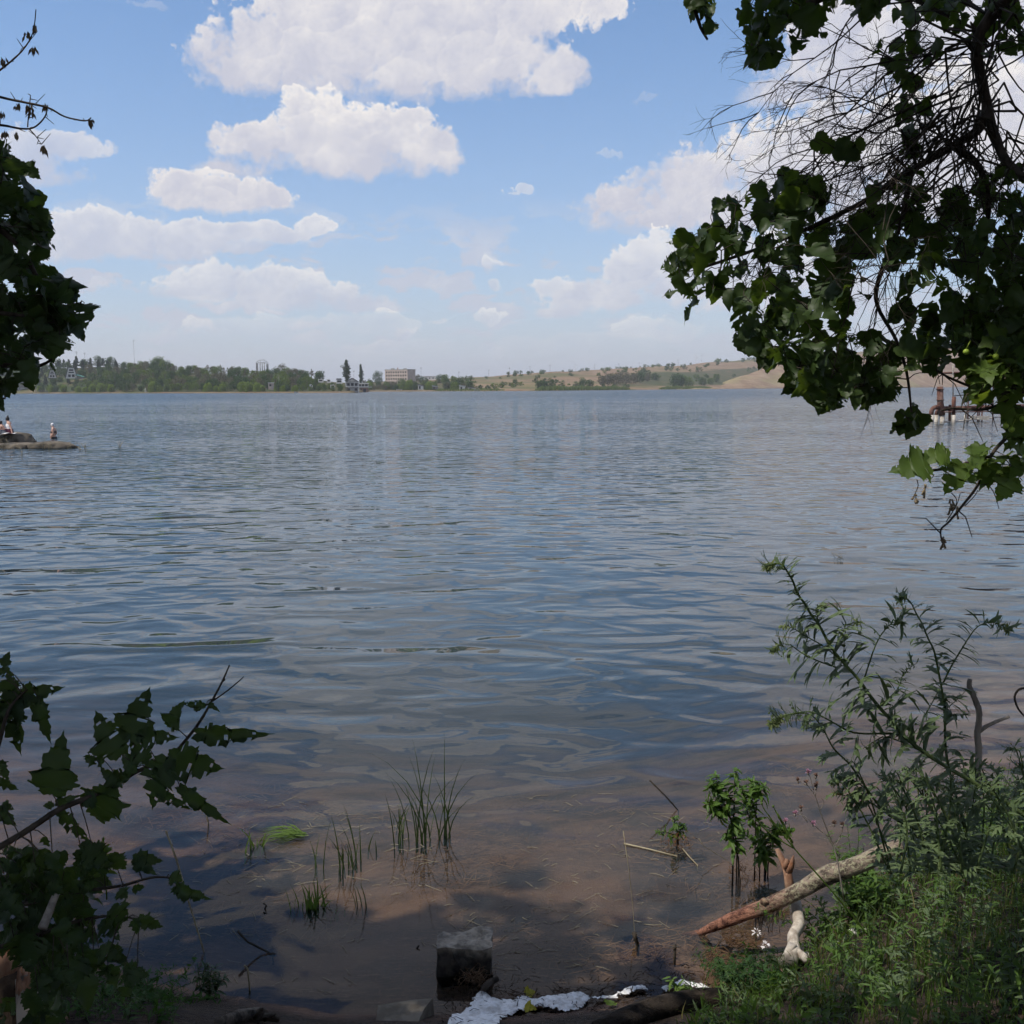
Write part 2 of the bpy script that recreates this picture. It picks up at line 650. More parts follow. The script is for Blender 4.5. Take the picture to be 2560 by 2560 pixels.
# small wind ripples as slopes, so that they do not fade out with distance
sn = nnoise(nt, nscale(nt, co, 0.50, 1.0, 1, (3.1, 8.2, 0), rot=(0, 0, 0.12)), 2.0, 1.8, 0.5, dim='2D', out='Color')
sl = nt.nodes.new('ShaderNodeVectorMath'); sl.operation = 'SUBTRACT'
nt.links.new(sn.s, sl.inputs[0]); sl.inputs[1].default_value = (0.5, 0.5, 0.5)
sm = nt.nodes.new('ShaderNodeVectorMath'); sm.operation = 'MULTIPLY'
nt.links.new(sl.outputs[0], sm.inputs[0])
amp_ = (WY.sstep(14, 62) * 0.40 + WY.sstep(60, 400) * 0.12) * gust.sstep(0.3, 1.25, 0.55, 1.15)
cm_ = nt.nodes.new('ShaderNodeCombineXYZ')
nt.links.new((amp_ * 0.6).s, cm_.inputs[0]); nt.links.new(amp_.s, cm_.inputs[1])
nt.links.new(cm_.outputs[0], sm.inputs[1])
sa_ = nt.nodes.new('ShaderNodeVectorMath'); sa_.operation = 'ADD'
# far off only the faces of the wavelets turned to the shore show over their crests
tl_ = nt.nodes.new('ShaderNodeCombineXYZ')
nt.links.new((WY.sstep(12, 70) * -0.038 + WY.sstep(90, 350) * -0.125).s, tl_.inputs[1])
sb_ = nt.nodes.new('ShaderNodeVectorMath'); sb_.operation = 'ADD'
nt.links.new(sm.outputs[0], sb_.inputs[0]); nt.links.new(tl_.outputs[0], sb_.inputs[1])
nt.links.new(bn.outputs[0], sa_.inputs[0]); nt.links.new(sb_.outputs[0], sa_.inputs[1])
sn2 = nt.nodes.new('ShaderNodeVectorMath'); sn2.operation = 'NORMALIZE'
nt.links.new(sa_.outputs[0], sn2.inputs[0])
NRM = sn2.outputs[0]
fr = nt.nodes.new('ShaderNodeFresnel')
fr.inputs['IOR'].default_value = 1.333
nt.links.new(NRM, fr.inputs['Normal'])
gl = nt.nodes.new('ShaderNodeBsdfGlossy')
gl.inputs['Roughness'].default_value = 0.003
nt.links.new(NRM, gl.inputs['Normal'])
tr = nt.nodes.new('ShaderNodeBsdfTransparent')
tr.inputs['Color'].default_value = (0.86, 0.86, 0.80, 1)
mk = nt.nodes.new('ShaderNodeBsdfDiffuse')
mk.inputs['Color'].default_value = (0.036, 0.058, 0.072, 1)
murk = (1.0 - (dep * -1.7).exp()).clamp()
m1 = nt.nodes.new('ShaderNodeMixShader')
nt.links.new(murk.s, m1.inputs[0]); nt.links.new(tr.outputs[0], m1.inputs[1]); nt.links.new(mk.outputs[0], m1.inputs[2])
m2 = nt.nodes.new('ShaderNodeMixShader')
nt.links.new(fr.outputs[0], m2.inputs[0]); nt.links.new(m1.outputs[0], m2.inputs[1]); nt.links.new(gl.outputs[0], m2.inputs[2])
nt.links.new(m2.outputs[0], out.inputs['Surface'])


def wdepth(X, Y):
    return np.clip(-ground_z(X, Y), 0, 6)


wx = axis(-10, 12, 0.25, 6000, 1.3)
wy = axis(3.0, 40, 0.25, 9000, 1.3)
wy = wy[wy > -2]
water = grid_mesh('lake_water', wx, wy, lambda X, Y: X * 0, m_water, ('depth', wdepth))
tag(water, 'rippled blue lake reflecting the clouds', 'water', kind='structure')

# ------------------------------------------------------------------ far shore terrain
T_X = [-600, 0, 260, 560, 640, 780, 830, 880, 905, 922, 1000, 1100, 1200, 1280, 1400, 1500, 1600, 1700, 1780, 1850, 1930, 2100, 2300, 2560, 3100]
T_W = [986, 984, 983.3, 982.7, 982.5, 982.2, 982.1, 982, 981, 978.9, 978.6, 978.2, 977.8, 977.5, 976.6, 975.5, 974.4, 973.4, 972.5, 971.8, 971, 969.8, 968.4, 966.8, 965]
T_R = [935, 928, 917, 938, 945, 946, 955, 958, 957, 955, 951, 948, 942, 936, 929.5, 926.5, 919, 914, 906.5, 901, 896, 883, 868, 862, 860]
T_L = [160, 160, 160, 150, 140, 130, 120, 120, 130, 330, 350, 380, 500, 620, 700, 700, 700, 700, 700, 700, 700, 700, 600, 500, 500]


def sh_d(x):
    yw = np.interp(x, T_X, T_W)
    return CAMH * FPX / (yw - (969.5 - 12.5 * (np.asarray(x) - 1280) / 2560))


def ridge_L(x):
    return np.interp(x, T_X, T_L)


def hill_z(x, d):
    s = float(sh_d(x)); L = float(ridge_L(x))
    zr = PT(x, float(np.interp(x, T_X, T_R)), s + L).z
    t = (d - s) / L
    if t <= 0:
        return max(-3.0, 0.9 + t * L * 0.25)
    if t > 1:
        return zr - (d - s - L) * 0.004
    k = 0.9 * min(1.0, (d - s) / 5 + 0.4)
    u = t * t * (3 - 2 * t)
    u = 0.55 * u + 0.45 * t
    return k + (zr - k) * u


def hpos(x, t):
    """point on the far hill at photo column x, fraction t from shore (0) to ridge (1)"""
    d = float(sh_d(x) + t * ridge_L(x))
    p = PT(x, 971, d)
    return Vector((p.x, p.y, hill_z(x, d)))


m_hill, nt, out = new_mat('dry_grass_hillside')
co = coords(nt, 'Position')
n1 = nnoise(nt, nscale(nt, co, 1, 1, 1.5), 0.010, 6, 0.6)
n2 = nnoise(nt, co, 0.06, 6, 0.65)
n3 = nnoise(nt, nscale(nt, co, 1, 0.35, 1, (31, 7, 0)), 0.004, 5, 0.55)
c = nmix(nt, n2.sstep(0.35, 0.65), (0.170, 0.112, 0.072), (0.255, 0.180, 0.115))
c = nmix(nt, n1.sstep(0.47, 0.60) * 0.8, c, (0.085, 0.095, 0.036))
c = nmix(nt, n3.sstep(0.55, 0.7) * 0.5, c, (0.20, 0.19, 0.085))
at = nt.nodes.new('ShaderNodeAttribute'); at.attribute_name = 'wood'
c = nmix(nt, S(nt, at.outputs['Fac']) * n2.sstep(0.25, 0.5), c, (0.045, 0.060, 0.026))
principled(nt, out, c, 0.95, 0.05)


def build_hills():
    xs = np.arange(-560, 3060, 14.0)
    ts = [-0.25, -0.08, -0.02, 0.0, 0.006, 0.015, 0.03, 0.06] + [0.1 + 0.05 * i for i in range(18)] + [0.97, 1.0, 1.03, 1.08, 1.2, 1.5, 2.2]
    vs, nx = [], len(xs)
    for t in ts + ['far']:
        for x in xs:
            s = float(sh_d(x)); L = float(ridge_L(x))
            d = s + t * L if t != 'far' else 7500.0
            p = PT(x, 971, d)
            z = hill_z(x, d)
            if t != 'far' and 0.05 < t < 1.3:
                z += 1.6 * min(1, 8 * (t - .05)) * (L / 600) * mnoise.fractal(Vector((p.x * 0.012, p.y * 0.008, 3.1)), 1.0, 2.0, 4)
            elif t == 'far':
                z = max(z, 4)
            vs.append((p.x, p.y, z))
    fs = []
    for j in range(len(ts)):
        for i in range(nx - 1):
            a = j * nx + i
            fs.append((a, a + 1, a + nx + 1, a + nx))
    mb = MB(); mb.add(vs, fs)
    o = mb.build('hills', m_hill)
    wd = []
    for t in ts + [9.0]:
        for x in xs:
            w = np.interp(x, [790, 880, 1130, 1200], [1, .75, .7, 0.0]) if t != 9.0 else 0
            if x > 880: w *= 1.0 if t < .7 else 0.4
            if x > 1500 and .1 < t < .6: w = max(w, .85 * float(np.interp(x, [1500, 1640, 2000], [0, 1, 1])))
            wd.append(w if (t > 0.0 and x > 110) or t > .1 else 0.3 * w)
    at_ = o.data.attributes.new('wood', 'FLOAT', 'POINT')
    at_.data.foreach_set('value', np.array(wd, dtype=np.float32))
    return o


hills = tag(build_hills(), 'dry grassy hills and wooded slope along the far shore', 'hills', kind='structure')

# bare brown spur that runs down to the water in front of the right-hand hills
SP_X = [1700, 1760, 1800, 1870, 1935, 2050, 2200, 2600, 3100]
SP_C = [973, 966, 957, 936, 909, 893, 884, 880, 878]


def spur_pt(x, t):
    s = float(sh_d(x)) * 0.97
    yc = float(np.interp(x, SP_X, SP_C))
    Lc = 190.0
    zc = PT(x, yc, s + Lc).z
    d = s + t * Lc
    p = PT(x, 971, d)
    if t <= 1:
        z = 0.3 + (zc - 0.3) * (0.6 * t + 0.4 * t * t) if t > 0 else -2
    else:
        z = zc - (t - 1) * Lc * 0.35
    return Vector((p.x, p.y, z))


m_spur, nt, out = new_mat('bare_brown_slope')
co = coords(nt, 'Position')
n2 = nnoise(nt, nscale(nt, co, 1, 1, 0.4), 0.05, 6, 0.65)
n1 = nnoise(nt, co, 0.012, 5, 0.6)
c = nmix(nt, n2.sstep(0.35, 0.65), (0.185, 0.120, 0.078), (0.290, 0.205, 0.130))
c = nmix(nt, n1.sstep(0.50, 0.62) * 0.6, c, (0.235, 0.205, 0.095))
principled(nt, out, c, 0.95, 0.05)
mb = MB()
xs = np.arange(1690, 3060, 12.0); ts = [-0.05, 0, 0.02, 0.06] + [0.1 * i for i in range(1, 11)] + [1.1, 1.4, 2.0]
vs = []
for t in ts:
    for x in xs:
        p = spur_pt(x, t)
        if 0.05 < t < 1.2:
            p.z += 1.8 * mnoise.fractal(Vector((p.x * 0.02, p.y * 0.02, 1.7)), 1.0, 2.0, 4)
        vs.append(p)
fs = [(j * len(xs) + i, j * len(xs) + i + 1, (j + 1) * len(xs) + i + 1, (j + 1) * len(xs) + i) for j in range(len(ts) - 1) for i in range(len(xs) - 1)]
mb.add(vs, fs)
tag(mb.build('hill_spur', m_spur), 'bare brown slope running down to the lake', 'hill', kind='structure')

# ------------------------------------------------------------------ summer haze
mb = MB()
mb.box((0, 5000, 80.5), (12000, 10400, 181))
m_haze, nt, out = new_mat('summer_haze')
pv = nt.nodes.new('ShaderNodeVolumePrincipled')
pv.inputs['Color'].default_value = (0.90, 0.94, 1.0, 1)
pv.inputs['Density'].default_value = 0.00013
pv.inputs['Anisotropy'].default_value = 0.1
nt.links.new(pv.outputs[0], out.inputs['Volume'])
hz_o = mb.build('haze', m_haze, smooth=False)
hz_o['kind'] = 'stuff'
hz_o['label'] = 'pale summer haze over the lake'
# ------------------------------------------------------------------ far trees
m_bark_far = mat_noise('grey_bark', (0.09, 0.075, 0.06), (0.16, 0.14, 0.12), 2.0, bstr=0)
m_pine = mat_leaf('pine_needles', (0.014, 0.028, 0.020), (0.036, 0.062, 0.040), 0.1, 0.1, 0.8)
m_dkleaf = mat_leaf('dark_green_leaves', (0.022, 0.050, 0.014), (0.056, 0.100, 0.026), 0.2, 0.1, 0.7)
m_olleaf = mat_leaf('olive_green_leaves', (0.052, 0.088, 0.018), (0.120, 0.165, 0.036), 0.25, 0.1, 0.7)
m_grleaf = mat_leaf('dusty_grey_green_leaves', (0.075, 0.075, 0.050), (0.135, 0.125, 0.085), 0.2, 0.05, 0.8)
m_wileaf = mat_leaf('willow_leaves', (0.080, 0.125, 0.020), (0.190, 0.250, 0.050), 0.3, 0.1, 0.7)
m_poleaf = mat_leaf('poplar_leaves', (0.026, 0.042, 0.022), (0.060, 0.085, 0.042), 0.15, 0.1, 0.7)
m_dead = mat_noise('dead_pale_wood', (0.30, 0.27, 0.23), (0.42, 0.39, 0.34), 1.0, bstr=0)


def clumps(mb, c, r, n, size, rr, droop=0.0, shell=0.55, mat=0, aspect=1.0):
    """n leafy sprays spread through an ellipsoid"""
    for _ in range(n):
        while True:
            p = Vector((rr.uniform(-1, 1), rr.uniform(-1, 1), rr.uniform(-1, 1)))
            if 0.05 < p.length < 1:
                break
        p = p.normalized() * (shell + (1 - shell) * rr.random()) if rr.random() < 0.8 else p
        q = Vector((c[0] + p.x * r[0], c[1] + p.y * r[1], c[2] + p.z * r[2]))
        nrm = (p + Vector((rr.uniform(-.9, .9), rr.uniform(-.9, .9), rr.uniform(-.5, 1.0)))).normalized()
        a = nrm.orthogonal().normalized()
        a = (Matrix.Rotation(rr.uniform(0, 6.28), 3, nrm) @ a)
        if droop:
            a = (a * (1 - droop) + Vector((0, 0, -1)) * droop).normalized()
        b = nrm.cross(a).normalized()
        s = size * rr.uniform(0.55, 1.3)
        sa, sb = s * aspect, s / (aspect ** 0.5)
        k1, k2 = rr.uniform(.6, 1), rr.uniform(.6, 1)
        mb.add([q - a * sa, q + b * sb * k1 - a * sa * .15, q + a * sa, q - b * sb * k2 + a * sa * .2], [(0, 1, 2, 3)], mat)


def far_tree(kind, seed):
    """(trunk mesh, crown mesh) for a tree about 1 unit = 1 m"""
    rr = random.Random(seed)
    tr, cr = MB(), MB()
    if kind == 'pine':
        hh = rr.uniform(8.5, 11.5)
        tr.tube([(0, 0, -1), (0, 0, hh * .5), (0.1, 0, hh * .95)], [.22, .16, .04], 5)
        z = hh * .22
        while z < hh:
            k = 1 - (z - hh * .2) / (hh * .85)
            w = (0.5 + 2.9 * k) * rr.uniform(.75, 1.15)
            for a in range(5):
                th = rr.uniform(0, 6.28)
                p = (math.cos(th) * w * .55, math.sin(th) * w * .55, z + rr.uniform(-.2, .2))
                clumps(cr, p, (w * .55, w * .55, .5), 13, .46, rr, shell=.2)
                tr.tube([(0, 0, z - .15), p], [.05, .02], 3, cap=False)
            z += hh * .085
    elif kind == 'poplar':
        hh = 15.0
        tr.tube([(0, 0, -1), (0, 0, hh * .4), (0, 0, hh * .95)], [.3, .2, .05], 5)
        for i in range(26):
            z = hh * (.12 + .86 * i / 26)
            w = 1.9 * math.sin(min(1, (i + 3) / 12) * 1.57) * (1 - max(0, i - 18) / 10.5)
            p = (rr.uniform(-.5, .5) * w, rr.uniform(-.5, .5) * w, z)
            clumps(cr, p, (w * .8, w * .8, 1.3), 42, .42, rr, shell=.4, aspect=1.3, droop=-.4)
            tr.tube([(0, 0, z - 1), p], [.06, .02], 3, cap=False)
    elif kind == 'bare':
        hh = rr.uniform(7, 9)
        tr.tube([(0, 0, -1), (.2, 0, hh * .5), (0, .1, hh)], [.2, .13, .03], 5)
        for i in range(16):
            z = hh * rr.uniform(.3, .95)
            th = rr.uniform(0, 6.28); w = rr.uniform(1.0, 2.4) * (1.2 - z / hh)
            e = Vector((math.cos(th) * w, math.sin(th) * w, z + w * .9))
            tr.tube([(0.1, 0, z), (e + Vector((0, 0, z))) / 2 - Vector((0, 0, .1)), e], [.07, .05, .015], 3, cap=False)
            clumps(cr, e, (w * .4, w * .4, .8), 12, .3, rr, shell=.1)
    else:
        hh = {'broad': 9.0, 'olive': 8.0, 'willow': 8.0, 'grey': 8.5, 'shrub': 3.0}[kind] * rr.uniform(.85, 1.2)
        w = hh * (0.47 if kind != 'shrub' else 0.62) * rr.uniform(.9, 1.25)
        if kind != 'shrub':
            tr.tube([(0, 0, -1.5), (.1, .05, hh * .3), (0, 0, hh * .7)], [.28, .2, .08], 5)
        else:
            tr.tube([(0, 0, -.6), (.1, .05, hh * .6)], [.09, .03], 4)
        nl = 17 if kind != 'shrub' else 6
        for i in range(nl):
            th = i * 2.4 + rr.uniform(-.4, .4)
            k = (i + .5) / nl
            z = hh * (.14 + .72 * k) if kind != 'shrub' else hh * (.15 + .6 * k)
            ro = w * .72 * math.sqrt(max(0.05, 1 - (2 * k - .75) ** 2 * .55)) * rr.uniform(.55, 1.0)
            p = Vector((math.cos(th) * ro, math.sin(th) * ro, z))
            ls = w * rr.uniform(.36, .56)
            n = int({'broad': 60, 'olive': 58, 'willow': 62, 'grey': 40, 'shrub': 26}[kind])
            clumps(cr, p, (ls, ls, ls * .8), n, .36 if kind != 'shrub' else .30, rr,
                   droop=.45 if kind == 'willow' else 0, aspect=1.7 if kind == 'willow' else 1.0, shell=.5)
            if kind == 'willow':
                for _ in range(14):
                    q = p + Vector((rr.uniform(-1, 1) * ls, rr.uniform(-1, 1) * ls, -ls * .4))
                    l = rr.uniform(.8, 2.2)
                    cr.add([q + Vector((-.13, 0, 0)), q + Vector((.13, 0, 0)), q + Vector((.09, .05, -l)), q + Vector((-.09, .05, -l))], [(0, 1, 2, 3)])
            tr.tube([(0, 0, hh * .25 if kind != 'shrub' else 0), p * .6 + Vector((0, 0, z * .25)), p], [.10, .07, .03], 3, cap=False)
    return tr, cr


FT_MAT = {'pine': m_pine, 'broad': m_dkleaf, 'olive': m_olleaf, 'grey': m_grleaf, 'willow': m_wileaf, 'poplar': m_poleaf, 'bare': m_grleaf, 'shrub': m_dkleaf}
PROTO = {}
GROUPS = {
    'pine': ('pine_tree', 'dark blue-green pine in the wood behind the far shore', 'pine tree', 'pines in the far wood'),
    'broad': ('broadleaf_tree', 'dark green broadleaf tree in the wood on the far shore', 'tree', 'dark green trees on the far shore'),
    'olive': ('broadleaf_tree', 'olive green broadleaf tree in the wood on the far shore', 'tree', 'olive green trees on the far shore'),
    'grey': ('broadleaf_tree', 'dusty grey-brown half bare tree in the wood on the far shore', 'tree', 'grey-brown trees on the far shore'),
    'bare': ('broadleaf_tree', 'thin nearly leafless tree poking out of the far wood', 'tree', 'thin bare trees on the far shore'),
    'willow': ('willow_tree', 'bright yellow-green willow at the waterline of the far shore', 'willow tree', 'willows along the far waterline'),
    'shrub': ('shrub', 'dark green shrub on the dry hillside across the lake', 'shrub', 'shrubs dotted over the far hillside'),
    'pshrub': ('shrub', 'pale olive shrub on the dry hillside across the lake', 'shrub', 'pale shrubs dotted over the far hillside'),
    'poplar': ('poplar_tree', 'tall columnar poplar behind the lakeside houses', 'poplar tree', None),
}


def plant_far(kind, p, h=1.0, label=None, rz=None, wx_=1.0):
    key = (kind, R.randrange(4 if kind not in ('poplar',) else 2))
    name, lab, cat, grp = GROUPS[kind]
    mk_ = 'shrub' if kind == 'pshrub' else kind
    if key not in PROTO:
        tr_, cr_ = far_tree(mk_, hash(key[1]) * 13 + sum(map(ord, kind)))
        root = empty(name)
        tr_.build('trunk', m_bark_far, root)
        cr_.build('crown', m_olleaf if kind == 'pshrub' else FT_MAT[kind], root, smooth=False)
        PROTO[key] = root
        o = root
    else:
        o = copy_thing(PROTO[key])
    o.location = p
    o.rotation_euler = (0, 0, R.uniform(0, 6.28) if rz is None else rz)
    o.scale = (h * wx_, h * wx_, h)
    tag(o, label or lab, cat, None if label else grp)
    if label and 'group' in o.keys():
        del o['group']
    return o


# target height of the tree tops along the left shore (photo rows)
TOP_X = [-60, 60, 120, 200, 260, 300, 330, 380, 400, 440, 560, 640, 700, 740, 790, 825, 860, 900]
TOP_Y = [905, 902, 897, 892, 890, 897, 903, 905, 896, 908, 911, 920, 916, 917, 926, 934, 942, 948]
x = -60.0
rows = [(0.05, 'shore'), (0.20, 'low'), (0.38, 'mid'), (0.56, 'mid'), (0.76, 'up'), (0.98, 'top')]
for t, kind in rows:
    x = -70.0 + R.uniform(0, 14)
    while x < 872:
        if t > 0.45 and x > 800:
            break
        p = hpos(x, t + R.uniform(-.05, .05))
        d = p.y
        if kind == 'shore':
            k = R.choice(['broad', 'broad', 'olive', 'broad', 'grey'])
            h = R.uniform(.55, .8)
        elif kind in ('low', 'mid'):
            k = R.choices(['broad', 'olive', 'grey', 'bare'], [4, 3, 2, 1])[0] if x > 120 else R.choice(['pine', 'broad', 'pine'])
            h = R.uniform(.75, 1.0)
        else:
            k = R.choice(['pine', 'pine', 'pine', 'broad']) if x < 300 else (R.choices(['broad', 'olive', 'grey', 'bare'], [3, 3, 1.4, 1.8])[0])
            h = 1.0
        if kind == 'top':
            ztop = PT(x, float(np.interp(x, TOP_X, TOP_Y)) + R.uniform(-3, 7), d).z
            h = max(.45, (ztop - p.z) / {'pine': 10.2, 'broad': 8.8, 'olive': 7.8, 'grey': 8.3, 'bare': 8.6}[k])
            h = min(h, 1.5)
        # keep the clearings where the houses stand
        if t < .3 and (x < 95 or 640 < x < 672 + 20 and t < .12):
            x += 12; continue
        if t < .5 and 150 < x < 222:
            h *= .55
        if t < .6 and 770 < x < 925:
            h *= .5
        plant_far(k, p, h)
        x += R.uniform(14, 23) * (1.0 if kind != 'top' else .85)

# bright willows at the water
for x, h in ((100, .62), (128, .66), (160, .80), (196, .55), (212, .50), (232, .85), (252, .95), (278, .80), (384, .92), (398, .6), (520, .78), (540, .60), (556, .62),
             (606, .95), (622, .80), (645, .78), (656, .6), (690, .45), (708, .5), (738, .5)):
    plant_far('willow', hpos(x, .015), h)

plant_far('poplar', hpos(867, .75), 1.12, 'tall broad poplar, larger of the pair behind the veranda house', wx_=1.35)
plant_far('poplar', hpos(903, .62), 1.02, 'tall slim poplar, narrower of the pair behind the flat-roofed boathouse', wx_=.85)
plant_far('olive', hpos(398, 1.0), 1.35, 'single tall olive tree standing above the skyline of the far wood')

# trees of the middle shore, round the block of flats and along the foot of the hill
for _ in range(60):
    x = R.uniform(905, 1170)
    t = R.choice([.03, .06, .10, .2, .35, .5])
    if t > .15 and 950 < x < 1020:
        t = .06
    k = R.choices(['broad', 'olive', 'grey', 'willow' if t < .1 else 'broad'], [5, 3, 2, 2])[0]
    plant_far(k, hpos(x, t), R.uniform(.55, .95) * (1 if t < .3 else .8))
for x, t, h, k in ((945, .62, 1.3, 'broad'), (1045, .6, 1.1, 'grey'), (1030, .7, .9, 'broad'), (1100, .5, 1.1, 'broad'), (1112, .45, 1.2, 'olive'), (1135, .3, 1.1, 'olive'), (1150, .1, 1.0, 'broad'), (1175, .1, .9, 'broad'), (1010, .04, 1.0, 'olive'), (1022, .04, 1.1, 'willow'), (1075, .04, .9, 'willow')):
    plant_far(k, hpos(x, t), h)
# the bushy bands on the right-hand hill
for x, t, h, k in ((1505, .16, 1.5, 'grey'), (1520, .17, 1.6, 'grey'), (1535, .18, 1.7, 'grey'), (1550, .19, 1.7, 'grey'), (1566, .21, 1.6, 'grey'), (1583, .23, 1.6, 'grey'), (1600, .26, 1.5, 'broad'), (1618, .28, 1.4, 'grey'), (1636, .31, 1.3, 'broad'),
                   (1688, .07, 1.7, 'broad'), (1697, .07, 2.0, 'broad'), (1706, .07, 1.7, 'olive'), (1722, .08, 1.4, 'olive'), (1755, .12, 1.2, 'broad'), (1775, .15, 1.2, 'olive'), (1790, .22, 1.4, 'olive'), (1475, .10, 1.0, 'broad'), (1455, .1, 1.0, 'broad'), (1348, .04, .9, 'broad'), (1362, .04, .9, 'broad'), (1378, .05, .9, 'broad')):
    plant_far(k, hpos(x, t), h)
for _ in range(270):
    x = R.uniform(1130, 2050) if R.random() < .8 else R.uniform(2050, 2560)
    u = R.random()
    t = u * 1.0
    dens = mnoise.noise(Vector((x * .012, t * 3.0, 4.2)))
    if dens < -.08 and R.random() < .7:
        continue
    if x > 1700:
        t = .2 + .8 * t
    plant_far(R.choice(['shrub', 'shrub', 'pshrub']), hpos(x, t), R.uniform(.7, 1.7) * (1.7 if x > 1600 and t > .3 else 1.1))
for _ in range(44):                       # along the skyline
    x = R.choice([R.uniform(1270, 1370), R.uniform(1480, 1730), R.uniform(1560, 1700), R.uniform(1860, 2000), R.uniform(2160, 2420)])
    plant_far('shrub', hpos(x, .995), R.uniform(.9, 1.8))
for _ in range(30):
    x = R.uniform(2180, 2420)
    plant_far('broad', hpos(x, R.uniform(.9, 1.0)), R.uniform(.7, 1.1))

# ------------------------------------------------------------------ reed beds
m_reed = mat_leaf('reed_leaves', (0.080, 0.115, 0.035), (0.165, 0.205, 0.070), .25, .1, .7)


def reed_bed(x0, x1, n, hmin, hmax, label, depth=14, off=-4):
    mb = MB()
    for _ in range(n):
        x = R.uniform(x0, x1)
        d = float(sh_d(x)) + off + R.uniform(0, depth)
        p = PT(x, 971, d); p.z = max(-.2, hill_z(x, d)) - .2
        h = R.uniform(hmin, hmax) * min(1, .25 + min(x - x0, x1 - x) / 22) * (.8 + .35 * mnoise.noise(Vector((x * .07, 0, 0)))); w = R.uniform(.12, .3)
        lx, ly = R.uniform(-.5, .5), R.uniform(-.4, .4)
        a = R.uniform(0, 3.14); ca, sa = math.cos(a) * w, math.sin(a) * w
        mb.add([p + Vector((-ca, -sa, 0)), p + Vector((ca, sa, 0)), p + Vector((ca * .8 + lx * .5, sa * .8 + ly * .5, h * .65)), p + Vector((lx, ly, h)), p + Vector((-ca * .8 + lx * .5, -sa * .8 + ly * .5, h * .65))], [(0, 1, 2, 3, 4)])
    o = mb.build('reeds', m_reed, smooth=False)
    tag(o, label, 'reeds', kind='stuff')


reed_bed(1338, 1575, 3200, 3.0, 4.6, 'long strip of green reeds below the brown hill')
reed_bed(1648, 1782, 2000, 2.6, 4.2, 'shorter strip of green reeds at the foot of the spur')
reed_bed(1080, 1262, 1600, 1.2, 2.2, 'low green waterside grass on the middle shore')
reed_bed(1905, 2120, 1500, 1.8, 3.4, 'green waterside scrub behind the hanging leaves', off=-30)
# ------------------------------------------------------------------ buildings and other things on the far shore
m_white = mat_noise('white_plaster', (0.58, 0.56, 0.52), (0.74, 0.72, 0.68), .6, bstr=0)
m_pinkp = mat_noise('pale_pink_brick', (0.44, 0.35, 0.30), (0.56, 0.46, 0.40), .5, bstr=0)
m_greyc = mat_noise('grey_concrete', (0.27, 0.26, 0.25), (0.40, 0.39, 0.37), .5, bstr=0)
m_dark = mat_noise('dark_opening', (0.012, 0.013, 0.015), (0.03, 0.03, 0.035), 1, rough=.4, bstr=0)
m_roofg = mat_noise('green_sheet_roof', (0.050, 0.19, 0.14), (0.09, 0.27, 0.20), .8, rough=.6, bstr=0)
m_roofd = mat_noise('dark_sheet_roof', (0.06, 0.065, 0.07), (0.11, 0.11, 0.12), .8, rough=.6, bstr=0)
m_brick = mat_noise('red_brick', (0.28, 0.15, 0.11), (0.37, 0.21, 0.15), .8, bstr=0)
m_sand = mat_noise('beach_sand', (0.42, 0.36, 0.28), (0.52, 0.46, 0.37), .5, bstr=0)
m_tin = mat_noise('weathered_tin', (0.30, 0.32, 0.33), (0.42, 0.44, 0.45), .8, rough=.5, bstr=0)
m_wplank = mat_noise('grey_planks', (0.17, 0.15, 0.13), (0.28, 0.25, 0.22), .8, bstr=0)
m_paintw = mat_noise('white_paint', (0.72, 0.72, 0.72), (0.80, 0.80, 0.80), .5, rough=.45, bstr=0)


class Site:
    """a thing on the far shore, built in metres: x across the view, y away, z up"""

    def __init__(self, name, x, y_base, d, label, cat, rz=0.0, group=None):
        p = PT(x, y_base, d)
        az = math.atan2(-p.x, p.y)
        self.o = empty(name, p, az + rz)
        self.k = d / FPX               # metres per photo pixel here
        tag(self.o, label, cat, group)

    def part(self, name, mat, fn, parent=None, smooth=False):
        mb = MB(); fn(mb)
        return mb.build(name, mat, parent or self.o, smooth=smooth)


def boxes(*bs):
    def fn(mb):
        for c, s in bs:
            mb.box(c, s)
    return fn


def windows(st, wall, pts, w, h, mat=m_dark, axis_='x', name='window'):
    first = None
    for (a, b, c) in pts:
        if first is None:
            mb = MB(); mb.box((0, 0, 0), (w, .16, h) if axis_ == 'x' else (.16, w, h))
            first = mb.build(name, mat, wall, smooth=False); o = first
        else:
            o = first.copy(); COL.objects.link(o); o.parent = wall
        o.location = (a, b, c)


# block of flats: gable end lit, long side with rows of windows
d = float(sh_d(965)) + 90
st = Site('apartment_block', 963, 962, d, 'four-storey pale brick block with rows of dark windows above the trees', 'building', rz=rad(-36))
gw, lw, bh = 13.0, 25.0, 13.6
wl = st.part('wall', m_pinkp, boxes(((lw / 2, gw / 2, bh / 2), (lw, gw, bh))))
st.part('parapet', m_greyc, boxes(((lw / 2, gw / 2, bh + .2), (lw + .5, gw + .5, .4))), wl)
windows(st, wl, [(1.9 + i * 2.65, -.03, 2.2 + j * 3.05) for j in range(4) for i in range(9)], 1.5, 1.5)
windows(st, wl, [(-.03, 4 + i * 5, 5.2 + j * 3.05) for j in range(3) for i in range(2)], 1.1, 1.4, axis_='y')
st.part('roof_hut', m_greyc, boxes(((3, 8, bh + 1.0), (2.6, 2.2, 1.2))))
st.part('roof_hut', m_greyc, boxes(((17, 8, bh + .9), (2.2, 2.0, 1.0))))
st.part('chimney', m_brick, boxes(((8, 9, bh + 1.2), (.7, .7, 1.6))))

